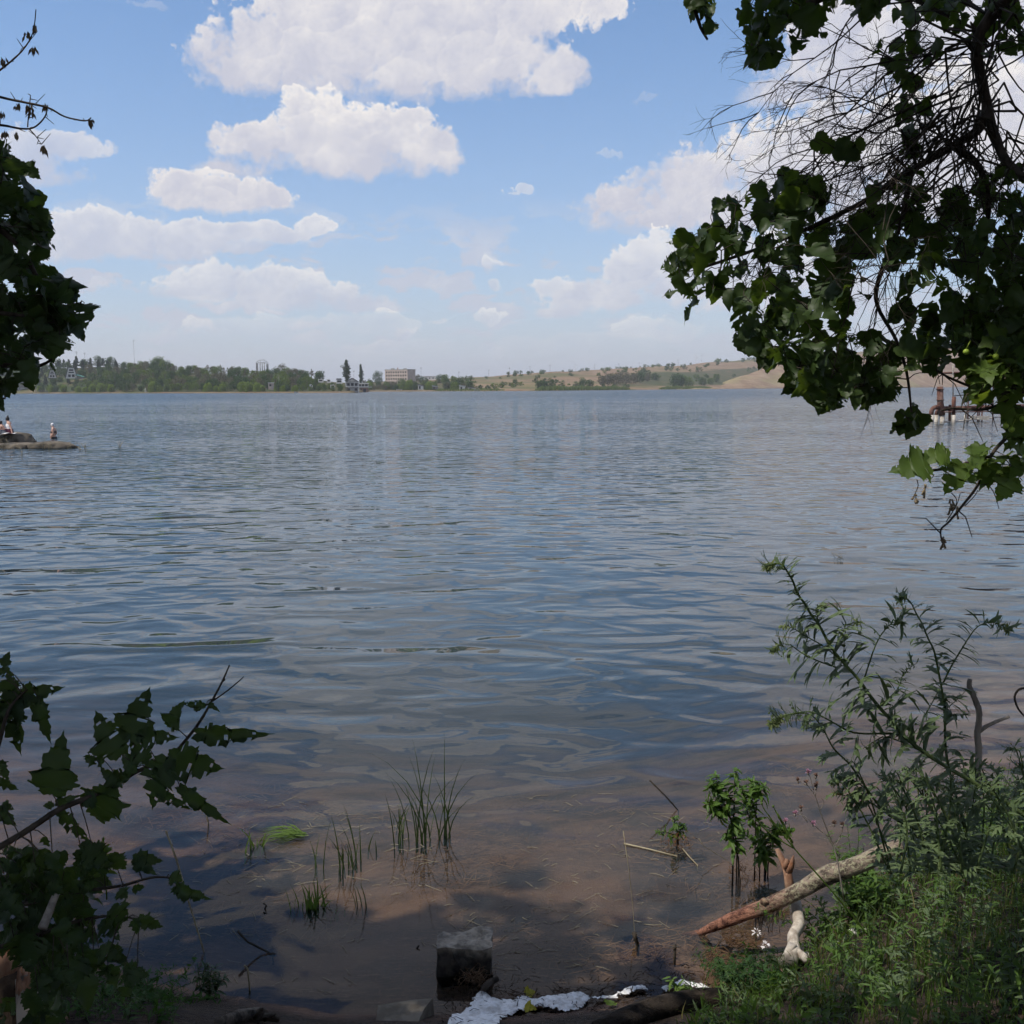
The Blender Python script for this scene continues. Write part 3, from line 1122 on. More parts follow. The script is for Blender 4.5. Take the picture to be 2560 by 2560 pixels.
# veranda house with a gable, beside the poplars
d = float(sh_d(880)) + 14
st = Site('veranda_house', 881, 981, d, 'white lakeside house with dark gabled roof and two open verandas', 'house')
k = st.k
wl = st.part('wall', m_greyc, boxes(((0, 4, 3.2), (7.6, 5, 6.4))))
windows(st, wl, [(-2.3, 1.42, 4.9), (0, 1.42, 4.9), (2.3, 1.42, 4.9), (-2.3, 1.42, 1.8), (2.3, 1.42, 1.8)], 1.5, 1.5)
st.part('veranda_frame', m_white, boxes(((0, 1, 6.3), (8.2, .35, .5)), ((0, 1, 3.7), (8.2, .35, .45)), ((-4, 1, 4.9), (.4, .35, 2.6)), ((4, 1, 4.9), (.4, .35, 2.6)), ((-1.3, 1, 4.9), (.3, .35, 2.4)), ((1.4, 1, 4.9), (.3, .35, 2.4)), ((-4, 1, 1.8), (.4, .35, 3.8)), ((4, 1, 1.8), (.4, .35, 3.8))))
st.part('roof', m_roofd, lambda mb: mb.prism([(-4.5, 6.55), (4.5, 6.55), (.4, 9.0), (-.4, 9.0)], .4, 7.2))
st.part('gable_board', m_greyc, lambda mb: mb.prism([(-3.0, 6.7), (3.0, 6.7), (.2, 8.5), (-.2, 8.5)], .3, .37))
st = Site('boathouse', 908, 981.3, float(sh_d(908)) + 5, 'flat-roofed white boathouse with a glazed upper floor over the water', 'house')
wl = st.part('wall', m_brick, boxes(((0, 3, 1.7), (7.2, 5, 3.4))))
st.part('upper_wall', m_white, boxes(((0, 3, 5.0), (7.4, 4.6, 2.2)), ((0, 2.5, 6.35), (8.4, 6.2, .55))))
windows(st, wl, [(-2.3, .66, 5.0), (0, .66, 5.0), (2.3, .66, 5.0)], 1.9, 1.5)
windows(st, wl, [(-2, .46, 1.4), (1, .46, 1.4)], 1.8, 2.2, name='doorway')
st.part('balcony', m_white, boxes(((1.0, .1, 3.75), (10.2, 2.2, .35))))
st.part('railing', m_greyc, boxes(((1.0, -.95, 4.75), (10.2, .07, .08)), *[((-4 + i * 1.25, -.95, 4.3), (.06, .06, .95)) for i in range(9)]))

# small ruins and houses along that shore
def ruin(x, yb, w, h, label, off=6, broken=True, roof=None):
    st = Site('ruined_house', x, yb, float(sh_d(x)) + off, label, 'house')
    wl = st.part('wall', m_white, boxes(((-w / 2 + .25, 2, h / 2), (.5, 4, h)), ((w / 2 - .25, 2, h * .35), (.5, 4, h * .7 if broken else h)), ((0, .2, h * .18), (w - 1, .3, h * .36)), ((0, .2, h * .9), (w - 1, .3, h * .16)), ((0, 4.2, h * .35), (w, .3, h * .7))))
    windows(st, wl, [(0, .9, h * .55)], w - 1.1, h * .5)
    if roof:
        st.part('roof', roof, lambda mb: mb.prism([(-w / 2 - .3, h), (w / 2 + .3, h), (w / 2 - .6, h + .8), (-w / 2 + .2, h + .7)], -.2, 4.5))


ruin(848, 959, 3.6, 2.6, 'small square white ruin left of the veranda house', 40, False, m_roofd)
ruin(802, 956, 3.4, 2.2, 'low white ruin with broken right wall on the slope', 60)
ruin(822, 957, 2.6, 2.4, 'narrow white ruin with a tall left pillar on the slope', 60)
ruin(832, 971, 3.0, 2.3, 'white broken shed at the waterline under the slope', 10)
ruin(778, 970, 1.8, 2.4, 'tiny white wall fragment among the waterside bushes', 12)
ruin(889, 970, 1.8, 2.0, 'little white kiosk squeezed left of the boathouse', 4)
st = Site('garden_house', 678, 974, float(sh_d(678)) + 7, 'small whitewashed house with pink brick front among waterside trees', 'house')
wl = st.part('wall', m_pinkp, boxes(((0, 2, 2.1), (3.6, 4, 4.2))))
windows(st, wl, [(-.5, -.03, 2.8)], 1.2, 1.2)
st.part('roof', m_white, boxes(((0, 2, 4.4), (4.2, 4.8, .35))))
# ruined pavilion on top of the wooded hill
d = float(sh_d(656) + ridge_L(656)) + 4
st = Site('ruined_pavilion', 656, 929, d, 'roofless grey pavilion with tall columns on top of the wooded hill', 'building')
st.part('end_wall', m_greyc, boxes(((-4.0, 2, 3.2), (1.7, 3.6, 6.8))))
st.part('end_wall', m_greyc, boxes(((4.0, 2, 3.0), (1.7, 3.6, 6.4))))
for cx in (-1.6, 0, 1.6):
    st.part('column', m_greyc, lambda mb: mb.tube([(cx, .6, 0), (cx, .6, 6.6)], .34, 7), smooth=True)
st.part('lintel', m_greyc, boxes(((0, 1.2, 6.85), (6.4, 1.6, .5))))
st.part('roof_frame', m_greyc, lambda mb: [mb.tube([(-4.8, 1.2, 6.9), (-1.8, 1.2, 9.0), (1.8, 1.2, 9.0), (4.8, 1.2, 6.7)], .2, 5), mb.tube([(-1.8, 1.2, 9), (-1.2, 1.2, 7)], .12, 4), mb.tube([(1.8, 1.2, 9), (1.2, 1.2, 7)], .12, 4)])

# A-frame lodges in the pines
def lodge(x, yb, w, h, label, annex, off):
    st = Site('chalet', x, yb, float(sh_d(x)) + off, label, 'chalet')
    fr = st.part('front_wall', m_white, lambda mb: mb.prism([(-w / 2, 0), (w / 2, 0), (w * .22, h), (-w * .22, h)], 0, .25))
    windows(st, fr, [(0, -.04, h * .78)], w * .36, h * .16)
    windows(st, fr, [(0, -.04, h * .56)], w * .46, h * .12)
    windows(st, fr, [(-w * .17, -.04, h * .25), (w * .15, -.04, h * .25)], w * .22, h * .26, name='doorway')
    st.part('roof', m_roofd, lambda mb: (mb.prism([(w / 2 + .1, -.1), (w / 2 + .6, -.1), (w * .22 + .35, h + .3), (-w * .22 - .35, h + .3), (-w / 2 - .6, -.1), (-w / 2 - .1, -.1), (-w * .22 - .05, h + .05), (w * .22 + .05, h + .05)], -.5, 8)))
    if annex:
        st.part('annex_roof', m_roofg, lambda mb: mb.add([(w * .3, -1.5, 2.6), (w * .3 + 6.5, -1.5, 1.2), (w * .3 + 7.2, 4, 1.5), (w * .3, 4, 4.3), (w * .3, -1.5, 2.4), (w * .3 + 6.5, -1.5, 1.0), (w * .3 + 7.2, 4, 1.3), (w * .3, 4, 4.1)], [(0, 1, 2, 3), (7, 6, 5, 4), (0, 4, 5, 1), (1, 5, 6, 2), (2, 6, 7, 3), (3, 7, 4, 0)]))
        st.part('annex_wall', m_wplank, boxes(((w * .3 + 3, 1.2, .2), (5.8, 4.6, 1.4))))


lodge(179, 946, 8.6, 8.4, 'white A-frame chalet with green annex roof among the pines', True, 55)
lodge(131, 945, 6.0, 6.0, 'white A-frame chalet half hidden behind the near leaves', False, 60)
# long open pavilion by the beach
st = Site('beach_pavilion', 36, 980.5, float(sh_d(36)) + 14, 'long low open-sided pavilion with flat grey roof on the beach', 'building')
st.part('roof', m_tin, boxes(((0, 3, 7.0), (27, 8, .9))))
for cx in (-12, -7, -1.6, 3.9, 12.5):
    st.part('column', m_greyc, boxes(((cx, .2, 3.3), (.8, .8, 6.6))))
st.part('back_wall', m_white, boxes(((0, 6.4, 3.0), (25, .3, 6.0))))
mb = MB()
vs, fs = [], []
for i, xx in enumerate(np.arange(-60, 108, 6)):
    for j, (o_, zt) in enumerate(((-3, -.3), (1, .35), (14, 1.6), (17, 1.2))):
        dd = float(sh_d(xx)) + o_ - (1.0 if xx > 95 and j else 0)
        p = PT(xx, 971, dd); vs.append((p.x, p.y, zt))
        if i and j:
            n = len(vs) - 1
            fs.append((n - 5, n - 1, n, n - 4))
mb.add(vs, fs)
tag(mb.build('beach', m_sand), 'strip of pale sand beach in front of the open pavilion', 'beach', kind='structure')
# jetty
st = Site('jetty', 100, 984.0, float(sh_d(100)) - 12, 'low grey plank jetty on posts beside the beach', 'jetty')
st.part('deck', m_wplank, boxes(((0, 3, 2.0), (10.5, 2.4, .3))))
st.part('railing', m_wplank, boxes(((0, 1.8, 2.8), (10.5, .08, .08)), *[((-5 + i * 2, 1.8, 2.45), (.08, .08, .8)) for i in range(6)]))
for cx in (-5, -2.4, .2, 2.8, 5):
    st.part('post', m_wplank, lambda mb: mb.tube([(cx, 2.2, -1), (cx, 2.2, 1.9)], .16, 6), smooth=True)
# white figure-like pedestal by the water
st = Site('garden_statue', 364, 982.6, float(sh_d(364)) + 2, 'small white statue on a pedestal at the far waterline', 'statue')
st.part('pedestal', m_white, boxes(((0, 0, .8), (1.2, 1.0, 1.6))))
st.part('figure', m_white, lambda mb: mb.tube([(0, 0, 1.6), (-.1, 0, 2.2), (.05, 0, 2.9), (0, 0, 3.1), (0, 0, 3.35), (0, 0, 3.5)], [.3, .34, .36, .12, .2, .05], 8), smooth=True)
# dead pale tree
st = Site('dead_tree', 698, 966, float(sh_d(698)) + 20, 'bleached leafless tree standing in front of the wood', 'tree')
st.part('trunk', m_dead, lambda mb: mb.tube([(0, 0, -1), (.1, 0, 4), (0, 0, 8)], [.3, .22, .05], 6), smooth=True)
for a, b in (((0.1, 0, 3.5), (-1.5, .3, 6.5)), ((.1, 0, 4.5), (1.3, -.2, 7)), ((0, 0, 5.2), (-.9, 0, 7.8)), ((.05, 0, 3), (1.6, .2, 5))):
    st.part('branch', m_dead, lambda mb: mb.tube([a, b], [.11, .03], 5), smooth=True)

# flat white building and huts right of the block
st = Site('flat_roofed_building', 1074, 951, float(sh_d(1074)) + 330, 'long low white building with flat roof on the rise', 'building')
wl = st.part('wall', m_white, boxes(((0, 4, 2.2), (14, 8, 4.6))))
windows(st, wl, [(-4, -.03, 2.6), (0, -.03, 2.6), (4, -.03, 2.6)], 1.6, 1.3)
st.part('roof', m_tin, boxes(((0, 4, 4.7), (14.6, 8.6, .4))))
for x, yb, w, h, rm, lab in ((1052, 974, 4.5, 3.8, m_roofd, 'small white lakeside hut with dark lean-to roof'), (1156, 975, 4.6, 3.4, m_tin, 'white waterside hut with tin roof below the hill'), (1180, 976, 6.5, 2.4, m_roofd, 'long dark boat shed beside the white hut'), (1088, 973, 4.5, 2.5, m_tin, 'grey shed half sunk in waterside bushes')):
    st = Site('lakeside_hut', x, yb, float(sh_d(x)) + 6, lab, 'hut')
    wl = st.part('wall', m_white if 'white' in lab else m_wplank, boxes(((0, 2, h / 2), (w, 4, h))))
    windows(st, wl, [(-w * .2, -.04, h * .45)], w * .3, h * .6, name='doorway')
    st.part('roof', rm, lambda mb: mb.prism([(-w / 2 - .4, h * .95), (w / 2 + .4, h * .8), (w / 2 + .3, h * .95), (-w / 2 - .3, h * 1.25)], -.5, 4.6))


def boat(x, yb, off, L, label):
    st = Site('rowing_boat', x, yb, float(sh_d(x)) + off, label, 'boat')
    def hull(mb):
        n = 9; vs = []
        for i in range(n):
            u = i / (n - 1); w = .75 * math.sin(math.pi * min(1, .18 + u * .95)) + .05
            xx = (u - .5) * L; zt = .75 + .25 * (2 * u - 1) ** 2
            vs += [(xx, -w, zt), (xx * .92, -w * .6, .05), (xx * .92, w * .6, .05), (xx, w, zt)]
        fs = [(4 * i + j, 4 * i + j + 1, 4 * i + j + 5, 4 * i + j + 4) for i in range(n - 1) for j in range(3)] + [(0, 3, 2, 1), tuple(4 * (n - 1) + j for j in range(4))]
        mb.add(vs, fs)
    st.part('hull', m_paintw, hull, smooth=True)
    for u in (-.2, .2):
        st.part('thwart', m_wplank, boxes(((u * L, 0, .55), (.3, 1.3, .08))))


boat(998, 975.5, 4, 5.4, 'white rowing boat drawn up below the block of flats')
boat(1192, 977.0, -2, 4.6, 'white rowing boat lying beside the dark boat shed')
boat(745, 983, -2, 4.8, 'pale upturned-looking rowing boat under the waterside bushes')
# yellowish shed on the ridge
st = Site('hilltop_shed', 1786, 914, float(sh_d(1786)) + 600, 'low yellowish shed near the top of the right hill', 'shed')
st.part('wall', mat_noise('yellow_plaster', (.52, .44, .26), (.62, .54, .34), .5, bstr=0), boxes(((0, 2, 1.2), (10.5, 5, 3.4))))
st.part('roof', m_white, boxes(((0, 2, 3.1), (11.4, 5.8, .4))))

# wind turbines
def turbine(x, y_hub, y_base, d, spin, label, yaw):
    st = Site('wind_turbine', x, y_base, d, label, 'wind turbine')
    hh = (y_base - y_hub) * st.k
    bl = hh * .95
    st.part('tower', m_paintw, lambda mb: mb.tube([(0, 0, -12), (0, 0, hh * .5), (0, 0, hh)], [hh * .045, hh * .036, hh * .025], 10), smooth=True)
    st.part('nacelle', m_paintw, lambda mb: mb.blob((math.sin(yaw) * hh * .03, hh * .02, hh), (hh * .035, hh * .07, hh * .035), 2, 0))
    st.part('hub', m_paintw, lambda mb: mb.blob((-math.sin(yaw) * hh * .05, -hh * .06, hh), (hh * .028, hh * .028, hh * .028), 2, 0))
    for i in range(3):
        a = spin + i * 2 * math.pi / 3
        ux = Vector((math.sin(a) * math.cos(yaw), math.sin(a) * math.sin(yaw), math.cos(a)))
        px = Vector((math.cos(a) * math.cos(yaw), math.cos(a) * math.sin(yaw), -math.sin(a)))
        c0 = Vector((-math.sin(yaw) * hh * .05, -hh * .065, hh))
        w = hh * .050
        def bf(mb, ux=ux, px=px):
            th = Vector((0, hh * .010, 0)); vs = []
            for u, k in ((0, .45), (.12, 1), (.5, .7), (1, .22)):
                for s_, t_ in ((-.35, -1), (.65, -.2), (-.35, 1)):
                    vs.append(c0 + ux * (bl * u) + px * (w * k * s_) + th * t_ * k)
            fs = [(3 * j + a_, 3 * j + (a_ + 1) % 3, 3 * j + 3 + (a_ + 1) % 3, 3 * j + 3 + a_) for j in range(3) for a_ in range(3)] + [(9, 10, 11), (2, 1, 0)]
            mb.add(vs, fs)
        st.part('blade', m_paintw, bf)


turbine(1439, 913, 928, 3300, rad(-32), 'white wind turbine on the far horizon above the brown hill', rad(15))
turbine(1740, 891, 912, 3600, rad(-20), 'grey-looking wind turbine rising behind the right-hand ridge', rad(62))

# masts and utility poles
m_pole = mat_noise('grey_steel_pole', (0.16, 0.16, 0.17), (0.25, 0.25, 0.26), .5, bstr=0)
def pole(x, y0, y1, d, w, label, arm, cat='utility pole', name='utility_pole'):
    st = Site(name, x, y1, d, label, cat)
    h = (y1 - y0) * st.k
    st.part('mast', m_pole, lambda mb: mb.tube([(0, 0, -4), (0, 0, h)], [w, w * .6], 6), smooth=True)
    st.part('crossarm', m_pole, boxes(((0, 0, h - arm * .4), (arm * 2, .22, .22)), ((0, 0, h - arm * 1.0), (arm * 1.4, .2, .2))))


pole(193, 879, 915, 1010, .22, 'thin lighting mast over the pines, taller of two', 1.6, 'mast', 'lighting_mast')
pole(213, 882, 915, 1020, .20, 'thin lighting mast over the pines, shorter of two', 1.2, 'mast', 'lighting_mast')
pole(337, 850, 925, 1500, .30, 'very tall thin radio mast rising behind the wood', 2.2, 'mast', 'radio_mast')
pole(1053, 919, 962, 1020, .17, 'tall utility pole right of the block of flats', 1.0)
pole(885, 927, 957, 900, .14, 'short utility pole between the two poplars', .8)
for i, (x, y0, y1) in enumerate(((1147, 929, 944), (1222, 924, 944), (1274, 919, 942), (1325, 916, 931), (1375, 912, 930), (1487, 911, 928), (1547, 909, 925), (1598, 906, 920), (1695, 899, 915), (1754, 889, 909), (1790, 897, 903), (1862, 880, 900))):
    pole(x, y0, y1, float(sh_d(x) + ridge_L(x)) * .995, .24, 'utility pole in the line along the far ridge', 1.3)
for o in list(COL.objects):
    if o.get('label') == 'utility pole in the line along the far ridge':
        o['group'] = 'utility poles along the far ridge'
# ------------------------------------------------------------------ middle distance: rocks, bathers, pipe structure
m_rock = mat_noise('lake_boulder', (0.050, 0.043, 0.032), (0.150, 0.125, 0.095), 2.2, .9, .2, .6, .05, c3=(0.26, 0.215, 0.165))
m_skin = mat_noise('sunlit_skin', (0.50, 0.29, 0.21), (0.57, 0.35, 0.26), 8, .6, .3, 0)
m_hair = mat_noise('dark_hair', (0.012, 0.010, 0.010), (0.03, 0.024, 0.02), 20, .5, .4, 0)
m_blk = mat_noise('black_swimwear', (0.010, 0.010, 0.014), (0.02, 0.02, 0.028), 10, .6, .3, 0)
m_wht = mat_noise('white_cotton', (0.74, 0.70, 0.69), (0.82, 0.79, 0.78), 10, .8, .2, 0)
m_mar = mat_noise('maroon_navy_cloth', (0.03, 0.025, 0.05), (0.16, 0.04, 0.06), 7, .8, .2, 0)
m_gry = mat_noise('grey_check_cloth', (0.06, 0.07, 0.09), (0.20, 0.21, 0.23), 9, .8, .2, 0)


def boulder(px, py, w, hgt, dep, label, seed, yaw=0.0, dz=0.0):
    p = G(px, py)
    o = empty('boulder', (p.x, p.y + dep * .5, 0), yaw)
    mb = MB()
    mb.blob((0, 0, dz), (w / 2, dep / 2, hgt), 4, .20, 1.3, 0, seed, flat=hgt * .55)
    tag(o, label, 'boulder')
    mb.build('stone', m_rock, o)
    return o


kk = 46.4 / FPX
boulder(112, 1122.5, 116 * kk, .46, 1.3, 'long low boulder at the tip of the rocks with a pale end', 3)
boulder(20, 1123, 120 * kk, .34, 2.2, 'dark flat weed-covered rock at the foot of the two boulders', 8)
kb = 51.0 / FPX
boulder(18, 1110, 96 * kb, .78, 1.8, 'rounded higher boulder the two sitting people rest on', 5)

m_stalk = mat_noise('dry_stalk', (0.22, 0.18, 0.11), (0.34, 0.29, 0.19), 6, bstr=0)
mb = MB()
for _ in range(60):
    x, y = R.choice([(R.uniform(0, 60), R.uniform(1118, 1160)), (R.uniform(168, 215), R.uniform(1114, 1128)), (R.uniform(0, 30), R.uniform(1090, 1124)), (R.uniform(100, 130), R.uniform(1120, 1124))])
    p = G(x, y); h = R.uniform(.10, .35)
    mb.tube([p - Vector((0, 0, .05)), p + Vector((R.uniform(-.05, .05), 0, h * .6)), p + Vector((R.uniform(-.2, .2), 0, h))], [.012, .004], 3)
tag(mb.build('water_stalks', m_stalk), 'thin dry stalks poking out of the water round the rocks', 'stalks', kind='stuff')
st_ = empty('water_twig', G(299, 1119)); tag(st_, 'forked pale twig standing alone in open water beyond the rocks', 'twig')
mb = MB()
for a in ((-.10, .28), (.02, .34), (.14, .26), (.22, .34)):
    mb.tube([(0, 0, -.1), (a[0] * .4, 0, a[1] * .5), (a[0], 0, a[1])], [.012, .005], 4)
mb.build('stem', m_stalk, st_)
st_ = empty('water_twig', G(2096, 1396)); tag(st_, 'small tangle of pale twigs floating in front of the tall weed tip', 'twig')
mb = MB()
for a in range(6):
    mb.tube([(R.uniform(-.12, .12), R.uniform(-.05, .05), -.02), (R.uniform(-.12, .12), 0, R.uniform(.02, .09)), (R.uniform(-.12, .12), 0, R.uniform(-.01, .08))], [.004, .002], 4)
mb.build('stem', m_stalk, st_)


def skin_body(name, verts, edges, mat, parent, sub=2):
    """one continuous figure grown over a jointed skeleton: verts = [(x,y,z,rx,ry)]"""
    me = bpy.data.meshes.new(name)
    me.from_pydata([v[:3] for v in verts], edges, [])
    o = bpy.data.objects.new(name, me)
    COL.objects.link(o); o.parent = parent
    bm = bmesh.new(); bm.from_mesh(me)
    lay = bm.verts.layers.skin.verify()
    bm.verts.ensure_lookup_table()
    for v, s in zip(bm.verts, verts):
        v[lay].radius = (s[3], s[4] if len(s) > 4 else s[3])
    bm.verts[0][lay].use_root = True
    bm.to_mesh(me); bm.free()
    me.materials.append(mat)
    md = o.modifiers.new('skin', 'SKIN'); md.use_smooth_shade = True
    ms = o.modifiers.new('sub', 'SUBSURF'); ms.levels = sub; ms.render_levels = sub
    return o


def head_parts(root, hx, hy, hz, face, cap=None, hair=m_hair, bun=False, r=.095):
    """hair or cap and the face features, on a head centred at hx,hy,hz looking along `face`"""
    f = Vector(face).normalized(); s = Vector((-f.y, f.x, 0)).normalized()
    c = Vector((hx, hy, hz))
    mb = MB()
    bm = bmesh.new(); bmesh.ops.create_icosphere(bm, subdivisions=3, radius=1)
    vs = []
    for v in bm.verts:
        d = v.co
        k = 1.13 if cap is None else 1.10
        fr = d.dot(f)
        lim = 0.25 if cap is None else 0.20
        dz = d.z
        if dz < lim + fr * .25:
            k = 0.90 if (cap is not None or fr > -.1) else 1.05
        vs.append(c + Vector((d.x * r * .92 * k, d.y * r * .92 * k, d.z * r * 1.18 * k)))
    mb.add(vs, [tuple(v.index for v in q.verts) for q in bm.faces]); bm.free()
    if bun:
        mb.blob(c + Vector((0, 0, r * 1.45)) - f * r * .35, (r * .45, r * .45, r * .4), 2, .1)
    mb.build('cap' if cap else 'hair', cap or hair, root)
    ey = MB()
    for sg in (-1, 1):
        ey.blob(c + f * r * .90 + s * (r * .36 * sg) + Vector((0, 0, r * .05)), (.012, .012, .008), 1, 0)
    ey.build('eyes', m_blk, root)


# wading figure in a white cap and black bikini, facing left
p = G(134, 1096)
b = empty('person', (p.x, p.y, 0), 0); tag(b, 'person wading waist-deep in a white cap and black bikini', 'person')
V = [(0.02, 0, .02, .155, .15), (-.03, 0, .20, .150, .135), (0.00, 0, .38, .150, .12), (0.02, 0, .50, .130, .12), (0, 0, .585, .055, .055), (-.02, 0, .68, .078, .085), (-.03, 0, .76, .075, .08),
     (0.04, -.17, .49, .052, .05), (.09, -.20, .27, .042, .04), (-.06, -.20, .10, .032, .03), (-.12, -.17, .07, .026, .02),
     (0.04, .17, .49, .052, .05), (.09, .20, .27, .042, .04), (-.05, .20, .12, .032, .03), (-.11, .18, .09, .026, .02),
     (0.02, -.09, -.25, .095, .09), (.02, -.09, -.55, .065, .06), (.02, .09, -.25, .095, .09), (.02, .09, -.55, .065, .06), (-.115, 0, .69, .016, .016)]
E = [(0, 1), (1, 2), (2, 3), (3, 4), (4, 5), (5, 6), (3, 7), (7, 8), (8, 9), (9, 10), (3, 11), (11, 12), (12, 13), (13, 14), (0, 15), (15, 16), (0, 17), (17, 18), (5, 19)]
skin_body('body', V, E, m_skin, b)
head_parts(b, -.025, 0, .715, (-1, -.25, -.1), cap=m_wht)
mb = MB(); mb.tube([(0.0, 0, .31), (0.0, 0, .345), (0.0, 0, .38)], [.158, .166, .158], 14, cap=False); mb.build('bikini_top', m_blk, b)
mb = MB(); mb.tube([(.02, 0, -.06), (.02, 0, .02), (.02, 0, .09)], [.162, .172, .160], 14, cap=False); mb.build('bikini_bottom', m_blk, b)

# two people sitting on the boulder
tz = PT(25, 1085, 51.4).z
p = PT(25, 1085, 51.4)
a = empty('person', (p.x, p.y, tz)); tag(a, 'dark-haired adult in a pale top sitting on the boulder leaning on one arm', 'person')
V = [(0, 0, .10, .15, .13), (0, 0, .26, .135, .12), (.0, 0, .42, .145, .115), (-.02, 0, .52, .125, .11), (-.05, 0, .60, .052, .052), (-.08, 0, .68, .078, .085), (-.09, 0, .76, .074, .08),
     (.08, -.16, .50, .05, .05), (.17, -.20, .27, .04, .04), (.20, -.20, .05, .032, .03), (.22, -.22, .01, .026, .02),
     (-.07, .15, .49, .05, .05), (-.18, .17, .30, .04, .04), (-.30, .10, .22, .032, .03), (-.36, .08, .22, .025, .02),
     (-.22, -.12, .14, .09, .085), (-.42, -.14, .22, .065, .06), (-.50, -.14, .02, .05, .05), (-.57, -.15, -.02, .04, .03),
     (-.22, .12, .14, .09, .085), (-.44, .13, .20, .065, .06), (-.55, .13, .02, .05, .05), (-.62, .14, -.02, .04, .03), (-.165, 0, .69, .016, .016)]
E = [(0, 1), (1, 2), (2, 3), (3, 4), (4, 5), (5, 6), (3, 7), (7, 8), (8, 9), (9, 10), (3, 11), (11, 12), (12, 13), (13, 14), (0, 15), (15, 16), (16, 17), (17, 18), (0, 19), (19, 20), (20, 21), (21, 22), (5, 23)]
skin_body('body', V, E, m_skin, a)
mb = MB(); mb.tube([(0, 0, .22), (0, 0, .36), (-.01, 0, .46), (-.02, 0, .53)], [.155, .165, .165, .10], 14, cap=False); mb.build('top', m_wht, a)
mb = MB(); mb.tube([(.01, 0, .0), (0.0, 0, .12), (0, 0, .25)], [.175, .175, .158], 14, cap=False); mb.tube([(0, -.11, .13), (-.24, -.12, .15), (-.40, -.14, .22)], [.11, .105, .08], 10); mb.tube([(0, .11, .13), (-.24, .12, .15), (-.42, .13, .21)], [.11, .105, .08], 10); mb.build('skirt', m_mar, a)
head_parts(a, -.085, 0, .72, (-1, -.3, -.25), bun=True)
p = PT(8.5, 1084, 51.2)
c = empty('person', (p.x, p.y, p.z)); tag(c, 'child with short dark hair and grey shorts crouched beside the seated adult', 'person')
V = [(0, 0, .08, .12, .11), (0, 0, .2, .105, .10), (-.03, 0, .31, .11, .09), (-.05, 0, .38, .095, .085), (-.08, 0, .43, .042, .042), (-.10, 0, .49, .068, .072), (-.11, 0, .56, .064, .068),
     (-.02, -.12, .36, .038, .038), (-.10, -.15, .22, .03, .03), (-.22, -.12, .14, .025, .022), (-.27, -.11, .12, .02, .016),
     (-.04, .12, .36, .038, .038), (-.12, .14, .22, .03, .03), (-.24, .11, .15, .025, .022), (-.29, .10, .13, .02, .016),
     (-.18, -.09, .12, .07, .065), (-.30, -.10, .18, .05, .05), (-.36, -.10, .02, .036, .036), (-.42, -.10, 0, .03, .025),
     (-.18, .09, .12, .07, .065), (-.32, .10, .16, .05, .05), (-.38, .10, .02, .036, .036), (-.44, .10, 0, .03, .025), (-.172, 0, .495, .013, .013)]
skin_body('body', V, E, m_skin, c)
mb = MB(); mb.tube([(0.01, 0, 0), (0, 0, .10), (0, 0, .17)], [.135, .138, .120], 12, cap=False); mb.tube([(0, -.08, .10), (-.2, -.09, .13)], [.085, .078], 9); mb.tube([(0, .08, .10), (-.2, .09, .13)], [.085, .078], 9); mb.build('shorts', m_gry, c)
head_parts(c, -.105, 0, .525, (-1, -.3, -.3), r=.082)
tw = empty('towel', PT(17, 1084.6, 51.0)); tag(tw, 'pale towel spread on the boulder under the two sitting people', 'towel')
mb = MB()
vs = [(-.42 + .84 * i / 8, -.2 + .42 * j / 4, .035 + .02 * math.sin(i * 1.3 + j)) for j in range(5) for i in range(9)]
mb.add(vs, [(j * 9 + i, j * 9 + i + 1, j * 9 + i + 10, j * 9 + i + 9) for j in range(4) for i in range(8)])
mb.build('cloth', m_wht, tw)

# rusty pipe structure standing in the water on the right
m_rust = mat_noise('rusty_pipe', (0.075, 0.034, 0.026), (0.155, 0.075, 0.055), 2.5, .8, .2, .3, .01, c3=(0.20, 0.125, 0.10))
m_pile = mat_noise('whitewashed_pile', (0.40, 0.35, 0.29), (0.62, 0.56, 0.48), 3.0, .9, .1, .3, .01)
DP = 75.0
kp = DP / FPX
ps = empty('pipe_structure', (PT(2400, 1050, DP).x, DP, 0), -math.atan2(PT(2400, 1050, DP).x, DP) * .3)
tag(ps, 'rusty pumping pipes and walkway on white piles standing in the lake', 'pipe structure')
ps.rotation_euler = (0, 0, 0)
X0 = ps.location.x


def lp(cx, cy, dy=0.0):
    """close-up position -> local coordinates of the pipe structure"""
    p = PT(2260 + cx / 6.44, 900 + cy / 6.44, DP + dy)
    return Vector((p.x - X0, p.y - DP, p.z))


def W_(n):
    return n / 6.44 * kp / 2


def pp(name, mat, pts, r, n=10):
    mb = MB(); mb.tube(pts, r, n)
    return mb.build(name, mat, ps)


def bend(a, b, c, n=7):
    return [(1 - t) ** 2 * a + 2 * t * (1 - t) * b + t * t * c for t in [i / (n - 1) for i in range(n)]]


